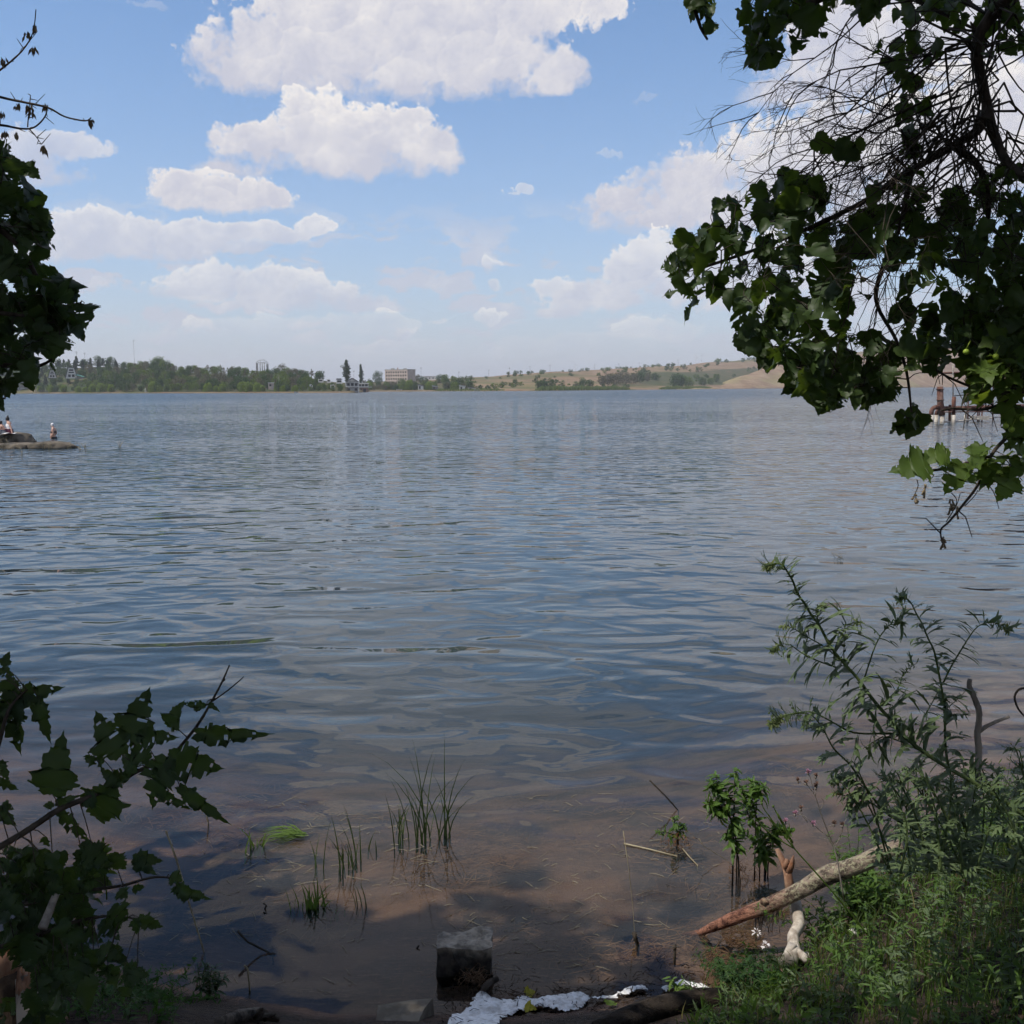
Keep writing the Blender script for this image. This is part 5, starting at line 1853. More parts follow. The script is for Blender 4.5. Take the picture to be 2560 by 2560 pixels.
for poly, n, sz, dd in (([(-40, 270), (20, 275), (55, 300), (60, 330), (62, 400), (70, 470), (100, 520), (120, 570), (118, 610), (95, 650), (80, 700), (-40, 700)], 225, .060, (2.75, 3.35)),
                        ([(60, 380), (84, 400), (82, 440), (65, 440)], 5, .07, (2.85, 2.95)),
                        ([(95, 520), (130, 560), (132, 610), (110, 640), (85, 600)], 22, .075, (2.8, 3.0)),
                        ([(-40, 715), (20, 720), (24, 745), (-10, 755), (-40, 750)], 12, .075, (3.0, 3.3))):
    an = []
    for p in scatter(poly, n, dd[0], dd[1], rr, [(20, 560, 9, 14), (35, 640, 9, 12), (60, 500, 8, 12), (30, 450, 7, 10), (70, 610, 8, 10), (15, 380, 6, 10)]):
        p = p + Vector((rr.gauss(0, .028), 0, rr.gauss(0, .028)))
        d = rnd_dir(rr, .7, (rr.uniform(-.2, .6), -.1, 0))
        s = sz * rr.uniform(.65, 1.2)
        put_leaf(fol, 'maple' if rr.random() < .6 else 'mulberry', p - d * s * .5, d, (rr.gauss(0, .7), -abs(rr.gauss(.8, .5)), rr.gauss(.35, .5)), s, rr)
        an.append(p - d * s * .5)
    twig_net(ftw, la + lb + lc + lo, an, rr)
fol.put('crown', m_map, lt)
br.put('branch', m_bark, lt)
mb = Local()
roof_of_leaves(mb, (-2.0, .1, 6.9), (5.2, 4.6, 2.3), 7600, rr, .26)  # out-of-view leaves added overhead to shade the near shore
roof_of_leaves(mb, (-3.8, 2.8, 4.2), (1.9, 2.6, 2.2), 2600, rr, .22)
mb.put('unseen_shade_crown', m_map, lt, smooth=False)
# dry twigs with hanging seed keys
c1 = path19([(-60, 175, 3.0), (0, 132, 3.0), (25, 112, 3.0), (45, 92, 3.0), (62, 62, 3.0), (68, 18, 3.0)])
c2 = path19([(-80, 160, 3.0), (0, 183, 3.0), (40, 192, 3.0), (90, 203, 3.0), (122, 220, 3.0), (160, 228, 3.0), (172, 222, 3.0)])
c3 = path19([(-80, 285, 3.0), (0, 302, 3.0), (40, 312, 3.0), (75, 305, 3.0), (105, 285, 3.0), (115, 250, 3.0)])
c3 = [P19(x * .5175 / .665 if False else x, y, d) for x, y, d in ()] or path19([(-80, 232, 3.0), (0, 236, 3.0), (40, 243, 3.0), (65, 240, 3.0), (85, 220, 3.0), (90, 198, 3.0)])
c4 = path19([(55, 243, 3.0), (66, 255, 3.0), (78, 272, 3.0)])
c5 = path19([(52, 240, 3.0), (54, 215, 3.0), (58, 180, 3.0)])
br = Local()
for b, r in ((c1, .0032), (c2, .0042), (c3, .0038), (c4, .002), (c5, .002)):
    br.tube(b, [r, r * .4], 5, jitter=.12)
    for _ in range(7):
        p = rr.choice(b[3:])
        q = p + Vector((rr.uniform(-.02, .03), 0, rr.uniform(-.02, .03)))
        br.tube([p, q], [.0016, .0008], 3, cap=False)
br.tube([Vector((-2.7, 2.0, 3.2)), c1[0]], [.02, .005], 5); br.tube([Vector((-2.7, 2.0, 3.2)), c2[0]], [.02, .006], 5); br.tube([Vector((-2.7, 2.0, 3.2)), c3[0]], [.02, .006], 5)
br.put('dry_twigs', m_twig, lt)
for x, y, n in ((65, 48, 9), (52, 62, 6), (64, 88, 8), (6, 112, 8), (34, 198, 9), (170, 226, 10), (54, 200, 10), (58, 208, 10), (2, 212, 9), (84, 198, 6), (81, 278, 12), (8, 250, 8), (30, 252, 5)):
    mb = Local()
    for _ in range(n):
        p = P19(x + rr.uniform(-5, 5), y + rr.uniform(-5, 3), 3.0 + rr.uniform(-.02, .02))
        l = rr.uniform(.012, .028)
        t = Vector((rr.uniform(-.4, .4), rr.uniform(-.4, .4), -1)).normalized()
        s = t.orthogonal().normalized() * .0032
        mb.add([p, p + t * l * .5 + s, p + t * l, p + t * l * .5 - s], [(0, 1, 2, 3)])
    mb.put('seed_cluster', m_key, lt)
# ------------------------------------------------------------------ near shore: shrub, stump, logs, stones, foam
rr = random.Random(55)


class Crop:
    """positions read in a close-up of the photo"""

    def __init__(self, x0, y0, s):
        self.x0, self.y0, self.s = x0, y0, s

    def xy(self, cx, cy):
        return self.x0 + cx / self.s, self.y0 + cy / self.s

    def pt(self, cx, cy, d):
        return PT(*self.xy(cx, cy), d)

    def g(self, cx, cy, z=0.0):
        return G(*self.xy(cx, cy), z)

    def gg(self, cx, cy, h=0.0):
        """the ground (or h above it) at this place"""
        p = self.g(cx, cy, 0)
        for _ in range(6):
            p = self.g(cx, cy, max(-.02, gz(p.x, p.y)) + h)
        return p

    def line(self, pts, d0, d1=None):
        d1 = d0 if d1 is None else d1
        n = len(pts)
        P = [self.pt(p[0], p[1], d0 + (d1 - d0) * i / max(1, n - 1)) for i, p in enumerate(pts)]
        out = []
        for i in range(n - 1):
            p0 = P[max(0, i - 1)]; p1 = P[i]; p2 = P[i + 1]; p3 = P[min(n - 1, i + 2)]
            for k in range(3):
                t = k / 3
                out.append(0.5 * ((2 * p1) + (p2 - p0) * t + (2 * p0 - 5 * p1 + 4 * p2 - p3) * t * t + (3 * p1 - p0 - 3 * p2 + p3) * t ** 3))
        out.append(P[-1])
        return out


CL = Crop(0, 1600, 2.0125)        # lower left
CM = Crop(560, 1800, 2.542)       # lower middle
CS = Crop(1560, 1850, 2.722)      # log and bright plant
CW = Crop(1860, 1350, 2.76)       # tall weeds
CF = Crop(1000, 2250, 2.415)      # foam

# ---- shrub with maple-like leaves in the lower left corner
sb = empty('shrub', (-1.75, 2.35, gz(-1.75, 2.35)))
tag(sb, 'dark shrub with toothed lobed leaves and one long arching branch, lower left', 'shrub')
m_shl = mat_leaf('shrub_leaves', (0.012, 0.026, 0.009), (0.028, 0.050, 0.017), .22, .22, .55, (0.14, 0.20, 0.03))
D = 2.35
main = CL.line([(-90, 1090), (0, 1040), (150, 950), (300, 850), (450, 790), (600, 715), (690, 660), (850, 590), (985, 440), (1070, 300), (1120, 205), (1155, 125)], 2.30, 2.45)
side = CL.line([(985, 360), (1080, 300), (1150, 250), (1210, 200), (1225, 185)], 2.42, 2.44)
low = CL.line([(-60, 1400), (120, 1330), (300, 1290), (480, 1255), (620, 1235), (760, 1195), (870, 1200), (915, 1240)], 2.3, 2.4)
low2 = CL.line([(-60, 1560), (150, 1500), (330, 1430), (520, 1390), (640, 1395), (700, 1410)], 2.25, 2.35)
up = CL.line([(-60, 700), (0, 500), (40, 360), (90, 290), (150, 240)], 2.3, 2.35)
br = Local()
root0 = Vector((-1.75, 2.35, gz(-1.75, 2.35) - .05))
br.tube([root0, root0.lerp(main[0], .6) + Vector((-.05, 0, .05))] + main, [.018, .015] + [.0090 - .0072 * i / (len(main) - 1) for i in range(len(main))], 6, jitter=.06)
br.tube(side, [.0022, .0011], 5)
for b in (low, low2, up):
    br.tube([root0] + b, [.016] + [.006 - .0045 * i / (len(b) - 1) for i in range(len(b))], 6)
for i in (18, 24, 27, 30):
    p = main[min(i, len(main) - 1)]
    br.tube([p, p + Vector((0.006, 0, .004))], [.004, .002], 5)
fol, ptl = Local(), br


def shleaf(bx, by, tx, ty, w, d=D, nd=None, kind='maple', tw=None):
    """one leaf from base to tip, with its stalk from the nearest branch"""
    b = CL.pt(bx, by, d); t = CL.pt(tx, ty, d + rr.uniform(-.03, .03))
    L = (t - b).length
    wl = w / CL.s / FPX * d
    n = Vector(nd) if nd else Vector((rr.uniform(-.3, .3), -1, rr.uniform(.1, .6)))
    put_leaf(fol, kind, b, t - b, n, L, rr, width=max(.25, min(1.3, wl / L)))
    q = min(main + low + low2 + up, key=lambda v: (v - b).length)
    if (q - b).length < .13:
        ptl.tube([q, q.lerp(b, .5) + Vector((0, 0, .006)), b], [.0016, .0012, .001], 4, cap=False)


for a in ((262, 775, 290, 540, 215), (545, 745, 455, 990, 225), (655, 500, 735, 255, 190), (610, 575, 462, 380, 190), (480, 590, 380, 640, 60), (850, 600, 728, 850, 190), (850, 588, 1112, 672, 190),
          (905, 740, 1135, 936, 75), (800, 765, 948, 856, 60), (1030, 330, 916, 322, 50), (860, 440, 905, 320, 110), (990, 470, 1340, 490, 105), (300, 850, 452, 1045, 70), (520, 600, 455, 600, 80),
          (700, 480, 870, 500, 110), (690, 640, 580, 590, 130), (750, 600, 640, 520, 120), (600, 715, 500, 650, 90), (640, 690, 520, 700, 90), (480, 790, 400, 830, 100), (280, 820, 360, 800, 50), (270, 830, 205, 835, 40), (230, 990, 238, 1050, 55), (1050, 320, 1090, 350, 30), (780, 700, 860, 640, 100),
          (90, 290, 292, 242, 110), (60, 260, 70, 595, 130), (190, 290, 240, 525, 80), (120, 300, 20, 560, 120), (20, 130, 40, 60, 60), (10, 140, 65, 200, 60), (30, 200, 60, 300, 110), (0, 300, -40, 520, 140), (0, 610, 20, 700, 70), (0, 700, 92, 770, 50), (10, 830, 62, 850, 60), (-10, 850, 60, 930, 90), (100, 270, 170, 350, 110)):
    shleaf(*a)
for a in ((470, 1060, 330, 1210, 140), (440, 1070, 440, 1230, 120), (560, 1080, 620, 1170, 130), (520, 1090, 500, 1200, 120), (670, 1100, 812, 1112, 90), (680, 1110, 770, 1170, 80), (860, 1185, 915, 1215, 80), (890, 1240, 1046, 1312, 85), (890, 1240, 890, 1310, 60), (670, 1245, 730, 1255, 60), (600, 1260, 640, 1300, 90), (560, 1350, 650, 1420, 130), (700, 1395, 820, 1470, 80), (690, 1400, 680, 1490, 60), (560, 1540, 632, 1580, 50),
          (540, 1640, 480, 1720, 110), (540, 1640, 580, 1720, 120), (620, 1670, 748, 1690, 120), (690, 1650, 660, 1740, 100), (500, 1560, 600, 1600, 110), (420, 1600, 350, 1740, 140), (470, 1560, 440, 1720, 120)):
    shleaf(*a, d=2.3)
for _ in range(250):
    x = abs(rr.gauss(0, 1)) * 250; y = rr.uniform(1050, 1950)
    if x > 560 + 60 * math.sin(y * .02) or (x > 330 and y > 1750) or (x < 190 and y > 1540 and rr.random() < .9):
        continue
    a = rr.uniform(0, 6.28); L = rr.uniform(70, 170)
    shleaf(x, y, x + math.cos(a) * L, y + abs(math.sin(a)) * L, L * rr.uniform(.6, .95), d=rr.uniform(2.2, 2.65), nd=(rr.gauss(0, .6), -rr.uniform(.2, 1), rr.uniform(.1, 1)), kind=rr.choice(['maple', 'maple', 'mulberry']))
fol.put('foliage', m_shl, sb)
br.put('branch', m_twig, sb)
mb = Local()
mb.tube(CL.line([(215, 1450), (235, 1400), (270, 1310), (300, 1240)], 2.2, 2.25), [.011, .007], 7)
mb.put('broken_stem', mat_noise('pale_bare_stem', (.16, .14, .12), (.30, .27, .23), 30, bstr=0), sb)
fl = Local()
p = CL.pt(525, 1080, 2.55)
fl.tube([p - Vector((0, 0, .12)), p + Vector((0, 0, .03))], [.002, .0012], 5)
for i in range(60):
    z = rr.uniform(-.05, .035)
    d = rnd_dir(rr, -.3); put_leaf(fl, 'oval', p + Vector((0, 0, z)), d, (0, -.5, 1), .018 * (1.2 - z * 12), rr)
m_lime = mat_leaf('lime_green_leaves', (0.075, 0.125, 0.022), (0.130, 0.200, 0.045), .35, .2, .6, (0.28, 0.38, 0.05))
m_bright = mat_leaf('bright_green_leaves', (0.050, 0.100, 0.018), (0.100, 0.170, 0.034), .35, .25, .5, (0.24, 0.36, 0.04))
nt_ = empty('nettle_top', p); tag(nt_, 'pale green flowering tip of a weed poking up behind the dark shrub', 'weed')
fl.put('flower_spike', m_lime, nt_)

# ---- broken stump in the corner
m_wood = mat_noise('split_reddish_wood', (0.20, 0.10, 0.06), (0.42, 0.26, 0.17), 14, .8, .2, .5, .01, stretch=(1, 1, .15), c3=(0.30, 0.12, 0.055))
m_wgrey = mat_noise('weathered_grey_wood', (0.16, 0.135, 0.11), (0.34, 0.29, 0.24), 16, .9, .15, .5, .008, stretch=(1, 1, .12))
m_stbark = mat_noise('stump_bark', (0.040, 0.028, 0.020), (0.10, 0.075, 0.055), 10, .95, .1, .8, .015, stretch=(1, 1, .4))
su = empty('broken_stump', CL.pt(110, 1990, 2.75)); tag(su, 'broken stump of reddish split wood in the lower left corner', 'stump')
mb = Local()
p0, p1 = CL.pt(190, 2060, 2.7), CL.pt(150, 1690, 2.8)
mb.tube([p0, p0.lerp(p1, .5), p1], [.052, .046, .040], 12, jitter=.10)
mb.put('standing_stub', m_wgrey, su)
mb = Local()
c = CL.pt(152, 1700, 2.78)
for i in range(16):
    a = i / 16 * 6.28
    b = c + Vector((math.cos(a) * .030, math.sin(a) * .03, -.03))
    mb.tube([b, b + Vector((rr.uniform(-.01, .01), 0, rr.uniform(.03, .075)))], [.012, .002], 5)
mb.blob(c + Vector((0, 0, -.012)), (.036, .036, .026), 2, .3, 3)
mb.put('torn_top', m_wood, su)
mb = Local()
mb.tube(CL.line([(-120, 1640), (20, 1625), (75, 1620), (120, 1590), (160, 1560)], 2.72, 2.8), [.052, .046, .042, .036, .034, .030, .026, .022, .02, .016, .012, .01, .004], 10, jitter=.12)
mb.put('fallen_limb', m_wood, su)
mb = Local()
mb.blob(CL.pt(40, 1900, 2.85), (.14, .10, .16), 3, .25, 2, 0, 4)
mb.put('root_mass', m_stbark, su)

# ---- cut stone block standing in the shallows
m_stone = mat_noise('wet_stone', (0.10, 0.095, 0.085), (0.26, 0.245, 0.22), 9, .85, .3, .5, .006)
m_stone_nt = m_stone.node_tree
sx = CM.g(1530, 1565)
st = empty('stone_block', (sx.x, sx.y, 0)); tag(st, 'squared stone block standing in the shallow water near the foam', 'stone')
bm = bmesh.new(); bmesh.ops.create_cube(bm, size=1)
bmesh.ops.subdivide_edges(bm, edges=bm.edges[:], cuts=7, use_grid_fill=True)
for v in bm.verts:
    c_ = v.co.copy()
    w = .258 - .06 * (.5 - c_.z)
    rx, ry = c_.x * w, c_.y * .17
    z = c_.z * .29 - .010 + .018 * c_.x * (1 if c_.z > 0 else 0)
    if c_.z > .49:
        z += .006 * math.sin(c_.x * 11 + 2) * math.cos(c_.y * 8)
    f_ = mnoise.fractal(c_ * 3 + Vector((4, 2, 9)), 1, 2, 6) * .016
    e = max(abs(c_.x), abs(c_.y), abs(c_.z))
    ed = sum(1 for q in c_ if abs(abs(q) - .5) < .02)
    k = 1 - .02 * (ed - 1)
    v.co = Vector((rx * k + f_, ry * k + f_, z + f_ - (.006 if ed >= 2 and c_.z > 0 else 0)))
mb = MB(); mb.add([v.co for v in bm.verts], [tuple(v.index for v in f.verts) for f in bm.faces]); bm.free()
# dry top painted pale as lit, damp weedy sides painted darker for shade
m_block, nt, out = new_mat('wet_shaded_stone')
co = coords(nt, 'Object'); sp = nt.nodes.new('ShaderNodeSeparateXYZ'); nt.links.new(co, sp.inputs[0])
n1 = nnoise(nt, co, 22, 6, .65); n2 = nnoise(nt, co, 7, 4, .6)
c = nmix(nt, n1.sstep(.35, .65), (0.17, 0.14, 0.105), (0.38, 0.325, 0.25))
wet_shade = (S(nt, sp.outputs[2]) + (n2 - .5) * .12).sstep(.145, .085)
c = nmix(nt, wet_shade, c, nmix(nt, n1.sstep(.4, .6), (0.020, 0.017, 0.014), (0.055, 0.046, 0.038)))
principled(nt, out, c, .7, .35, bump(nt, n1 + n2, .6, .008))
mb.build('stone', m_block, st, smooth=False)

# ---- flat slab, driftwood and rotten log at the bottom edge
p = CF.gg(20, 690, .02)
sl_ = empty('stone_slab', (p.x, p.y, gz(p.x, p.y))); tag(sl_, 'flat tan stone slab with a pointed corner lying at the bottom edge', 'stone slab')
mb = MB()
pl = [(-.10, -.12), (.06, -.13), (.085, .0), (.115, .075), (.02, .07), (-.11, .045)]
n = len(pl)
mb.add([(x, y, .035 + .05 * x) for x, y in pl] + [(x * 1.05, y * 1.05, -.05) for x, y in pl], [tuple(range(n))] + [(i + n, (i + 1) % n + n, (i + 1) % n, i) for i in range(n)])
mb.build('slab', mat_noise('tan_stone', (0.12, 0.10, 0.075), (0.20, 0.17, 0.13), 12, .9, .2, .4, .004), sl_, smooth=False)
dw = empty('driftwood', CM.g(180, 1890, .05)); tag(dw, 'grey weathered driftwood chunk at the bottom edge, right of the dark shrub', 'driftwood')
mb = Local()
mb.tube([CM.gg(-40, 1920, .03), CM.gg(100, 1875, .035), CM.gg(220, 1865, .03), CM.gg(350, 1910, .01)], [.015, .026, .026, .010], 9, jitter=.3)
mb.tube([CM.gg(215, 1890, .03), CM.gg(232, 1850, .06), CM.gg(245, 1830, .10)], [.02, .012, .004], 6, jitter=.2)
mb.tube([CM.gg(260, 1890, .03), CM.gg(330, 1870, .06)], [.015, .004], 6, jitter=.2)
mb.put('wood', mat_noise('damp_driftwood', (0.05, 0.04, 0.032), (0.15, 0.125, 0.10), 22, .9, .15, .8, .01, stretch=(.25, 1, 1)), dw)
rl = empty('rotten_log', CF.g(1500, 700, .05)); tag(rl, 'dark rotten log half buried in soil behind the strip of foam', 'log')
mb = Local()
mb.tube([CF.gg(1180, 800, .02), CF.gg(1350, 730, .03), CF.gg(1500, 680, .03), CF.gg(1650, 640, .03), CF.gg(1830, 600, .03), CF.gg(1960, 590, .03)], [.036, .046, .048, .046, .040, .034], 12, jitter=.16)
mb.put('wood', mat_noise('rotten_bark', (0.012, 0.010, 0.008), (0.045, 0.035, 0.027), 18, .95, .1, .9, .012, stretch=(.3, 1, 1)), rl)

# ---- white foam washed up along the shore
m_foam, nt, out = new_mat('dirty_white_foam')
co = coords(nt, 'Position'); n1 = nnoise(nt, co, 30, 5, .7)
c = nmix(nt, n1.sstep(.30, .62), (0.55, 0.52, 0.48), (0.90, 0.89, 0.87))
pb = principled(nt, out, c, .75, .25, bump(nt, nnoise(nt, co, 220, 3, .6) + n1, .7, .004))
pb.inputs['Subsurface Weight'].default_value = .0
FO = [[(270, 760), (330, 690), (420, 640), (440, 580), (490, 545), (545, 570), (600, 600), (700, 600), (780, 605), (860, 575), (1000, 565), (1060, 550), (1120, 560), (1155, 585), (1110, 640), (1000, 672), (880, 655), (770, 655), (700, 690), (620, 720), (580, 760)],
      [(1130, 590), (1220, 575), (1310, 565), (1335, 535), (1390, 505), (1480, 520), (1520, 545), (1440, 550), (1360, 560), (1310, 585), (1220, 600)],
      [(1565, 535), (1610, 500), (1700, 482), (1790, 495), (1880, 520), (1830, 535), (1740, 520), (1680, 535), (1600, 550)],
      [(660, 590), (760, 580), (840, 590), (760, 606)]]
def photo_crop(p):
    q = proj(p)
    return (q[0] - CF.x0) * CF.s, (q[1] - CF.y0) * CF.s


mb = Local()
STEP = .0075
xs_ = np.arange(-.45, 1.15, STEP); ys_ = np.arange(3.75, 4.75, STEP)
idx, vs, fs = {}, [], []
for j, yy in enumerate(ys_):
    for i, xx in enumerate(xs_):
        z0 = max(.003, gz(xx, yy))
        cx, cy = photo_crop(Vector((xx, yy, z0 + .01)))
        w1 = mnoise.fractal(Vector((xx * 14, yy * 14, 1.0)), 1, 2, 5)
        w2 = mnoise.noise(Vector((xx * 60, yy * 60, 4.0)))
        cx += 22 * w1 + 7 * w2; cy += 14 * mnoise.noise(Vector((xx * 17, yy * 17, 9.0))) + 4 * w2
        hit = any(in_poly(cx, cy, p_) for p_ in FO)
        if not hit:
            continue
        e = sum(any(in_poly(cx + a_, cy + b_, p_) for p_ in FO) for a_, b_ in ((16, 0), (-16, 0), (0, 9), (0, -9))) / 4
        hgt = .002 + e * (.010 + .012 * max(0, w1 + .25) + .003 * w2 + .003 * mnoise.noise(Vector((xx * 140, yy * 140, 2))))
        idx[i, j] = len(vs); vs.append((xx, yy, z0 + hgt))
for (i, j), k in idx.items():
    q = [(i, j), (i + 1, j), (i + 1, j + 1), (i, j + 1)]
    if all(t in idx for t in q):
        fs.append(tuple(idx[t] for t in q))
mb.add(vs, fs)
fo = mb
fo_o = fo.build('foam', m_foam)
tag(fo_o, 'white foam and fluff washed up along the muddy edge', 'foam', kind='stuff')
m_deb = mat_noise('dark_wet_debris', (0.020, 0.013, 0.009), (0.080, 0.050, 0.032), 20, .9, .15, 0)
mb = Local()
for _ in range(520):
    t = rr.random()
    x = rr.uniform(250, 2050); y0 = np.interp(x, [250, 480, 800, 1200, 1500, 1900, 2050], [720, 560, 600, 580, 540, 510, 500])
    y = y0 + rr.choice([-1, 1, 1, 1]) * abs(rr.gauss(0, 60))
    p = CF.gg(x, y, .01); z = max(.003, gz(p.x, p.y)) + rr.uniform(0, .016)
    a = rr.uniform(0, 3.14); L = rr.uniform(.01, .06)
    q = p + Vector((math.cos(a) * L, math.sin(a) * L, 0))
    mb.tube([Vector((p.x, p.y, z)), Vector(((p.x + q.x) / 2, (p.y + q.y) / 2, z + rr.uniform(0, .012))), Vector((q.x, q.y, z))], [rr.uniform(.001, .0028), .0008], 3, cap=False)
tag(mb.build('shore_debris', m_deb), 'dark rotted twigs and weed washed up round the foam', 'debris', kind='stuff')
rk = empty('root_tangle', CF.g(470, 540, .03)); tag(rk, 'brown tangle of rootlets with a short dark stick beside the stone block', 'root tangle')
mb = Local()
for _ in range(130):
    p = CF.g(rr.gauss(455, 45), rr.gauss(520, 18), 0); p.z = rr.uniform(0, .05)
    q = p + Vector((rr.uniform(-.05, .05), rr.uniform(-.05, .05), rr.uniform(-.02, .03)))
    mb.tube([p, p.lerp(q, .5) + Vector((rr.uniform(-.02, .02), 0, rr.uniform(0, .025))), q], [.002, .0012], 3, cap=False)
mb.put('rootlets', mat_noise('brown_rootlets', (.075, .045, .026), (.16, .10, .06), 20, bstr=0), rk)
mb = Local(); mb.tube([CF.g(500, 540, .03), CF.g(540, 500, .05), CF.g(592, 472, .06)], [.016, .014, .012], 8, jitter=.15); mb.put('stick', m_bark, rk)
m_yel = mat_leaf('yellowed_leaf', (0.34, 0.30, 0.03), (0.46, 0.40, 0.06), .3, .2, .6)
for x, y, a, lab, m in ((795, 555, .4, 'yellow fallen leaf lying just behind the foam strip', m_yel), (795, 655, -.3, 'yellow fallen leaf lying on the front edge of the foam', m_yel), (1275, 612, 1.2, 'pale green fallen leaf on the dark soil by the rotten log', m_lime)):
    p = CF.gg(x, y, .03)
    o = empty('fallen_leaf', p); tag(o, lab, 'leaf')
    mb = Local(); put_leaf(mb, 'maple', p - Vector((.03 * math.cos(a), .03 * math.sin(a), 0)), (math.cos(a), math.sin(a), .1), (0, -.45, 1), .05, rr)
    mb.put('blade', m, o)

# ---- leaning log, broken upright branch and little sticks in the shallows
m_log, nt, out = new_mat('lichen_log')
co = coords(nt, 'Object'); sp = nt.nodes.new('ShaderNodeSeparateXYZ'); nt.links.new(co, sp.inputs[0])
n1 = nnoise(nt, nscale(nt, co, .30, 1, 1), 30, 8, .72); n2 = nnoise(nt, co, 60, 4, .7); n3 = nnoise(nt, co, 6, 3, .5)
t_ = (S(nt, sp.outputs[0]) + (n3 - .5) * .3)
c = nmix(nt, n1.sstep(.38, .60), (0.070, 0.030, 0.022), (0.30, 0.140, 0.090))
c2 = nmix(nt, n1.sstep(.40, .60), (0.060, 0.046, 0.036), (0.25, 0.195, 0.150))
c2 = nmix(nt, n2.sstep(.48, .60) * .8, c2, (0.33, 0.31, 0.20))
c = nmix(nt, t_.sstep(.22, .48), c, c2)
principled(nt, out, c, .85, .2, bump(nt, n1 + n2 * .5, .9, .012))
L0 = CS.g(440, 1320, -.02)
lg = empty('leaning_log', L0); tag(lg, 'long log with reddish tip in the water and lichen-grey upper end', 'log')
wob_ = None
la_ = [CS.g(400, 1325, -.05), CS.g(520, 1310, .0), CS.pt(720, 1225, 4.62), CS.pt(960, 1120, 4.60), CS.pt(1230, 1010, 4.58), CS.pt(1420, 925, 4.56), CS.pt(1640, 830, 4.5), CS.pt(1900, 720, 4.45)]
la_[2].z = max(la_[2].z, .06)
la_[3] += Vector((0, 0, -.012)); la_[5] += Vector((0, 0, .012))
for i_ in range(len(la_) - 1, 1, -1):
    la_.insert(i_, la_[i_ - 1].lerp(la_[i_], .5) + Vector((rr.uniform(-.01, .01), rr.uniform(-.01, .01), rr.uniform(-.010, .010))))
mb = Local(); mb.tube(la_, np.interp(np.linspace(0, 1, len(la_)), [0, .12, .25, .45, .7, 1], [.006, .020, .030, .037, .041, .036]) * np.array([rr.uniform(.93, 1.07) for _ in la_]), 16, jitter=.09)
for i_, (t_a, sd_) in enumerate(((3, -1), (5, 1), (7, 1), (9, 1), (8, -1))):
    q_ = la_[t_a] + Vector((.06 * i_ - .1, -.02, .03 * sd_)); mb.blob(q_.lerp(la_[t_a + 1], .1 + .17 * i_), (.020, .018, .016), 2, .35, 3, 0, i_); mb.put('trunk', m_log, lg)
mb = Local()
for i in range(26):
    t = rr.uniform(.40, .62); p = la_[4].lerp(la_[7], (t - .35) * 2.2) - Vector((0, 0, .04))
    mb.tube([p, p + Vector((rr.uniform(-.03, .03), rr.uniform(-.03, .02), -rr.uniform(.05, .13)))], [.003, .0012], 3)
mb.put('side_roots', m_wgrey, lg)
mb = Local(); mb.tube([la_[9], CS.pt(1390, 870, 4.55)], [.03, .010], 7, jitter=.2); mb.put('side_stub', m_wgrey, lg)
bb = empty('broken_branch', CS.pt(1160, 1500, 4.3)); tag(bb, 'pale upright broken branch with a torn forked top crossing behind the log', 'branch')
mb = Local(); mb.tube([CS.pt(1110, 1530, 4.28), CS.pt(1160, 1430, 4.36), CS.pt(1150, 1330, 4.45), CS.pt(1190, 1260, 4.52), CS.pt(1175, 1130, 4.62), CS.pt(1140, 1010, 4.70)], [.038, .030, .026, .028, .023, .020], 12, jitter=.10)
mb.tube([CS.pt(1150, 1430, 4.36), CS.pt(1230, 1480, 4.30), CS.pt(1245, 1510, 4.28)], [.022, .020, .014], 8, jitter=.2)
mb.tube([CS.pt(1150, 1400, 4.36), CS.pt(1090, 1480, 4.30)], [.022, .010], 8, jitter=.2)
mb.put('lower_stem', mat_noise('bleached_wood', (0.30, 0.25, 0.20), (0.55, 0.49, 0.41), 20, .85, .2, .6, .006, stretch=(1, 1, .25)), bb)
mb = Local(); mb.tube([CS.pt(1130, 1010, 4.70), CS.pt(1112, 900, 4.74), CS.pt(1085, 830, 4.76), CS.pt(1042, 740, 4.78)], [.022, .020, .014, .010], 9, jitter=.15)
mb.tube([CS.pt(1112, 900, 4.74), CS.pt(1135, 850, 4.74), CS.pt(1155, 785, 4.74)], [.022, .016, .003], 8, jitter=.25)
mb.tube([CS.pt(1100, 870, 4.74), CS.pt(1110, 810, 4.74)], [.018, .008], 8, jitter=.25)
mb.put('torn_top', m_wood, bb)

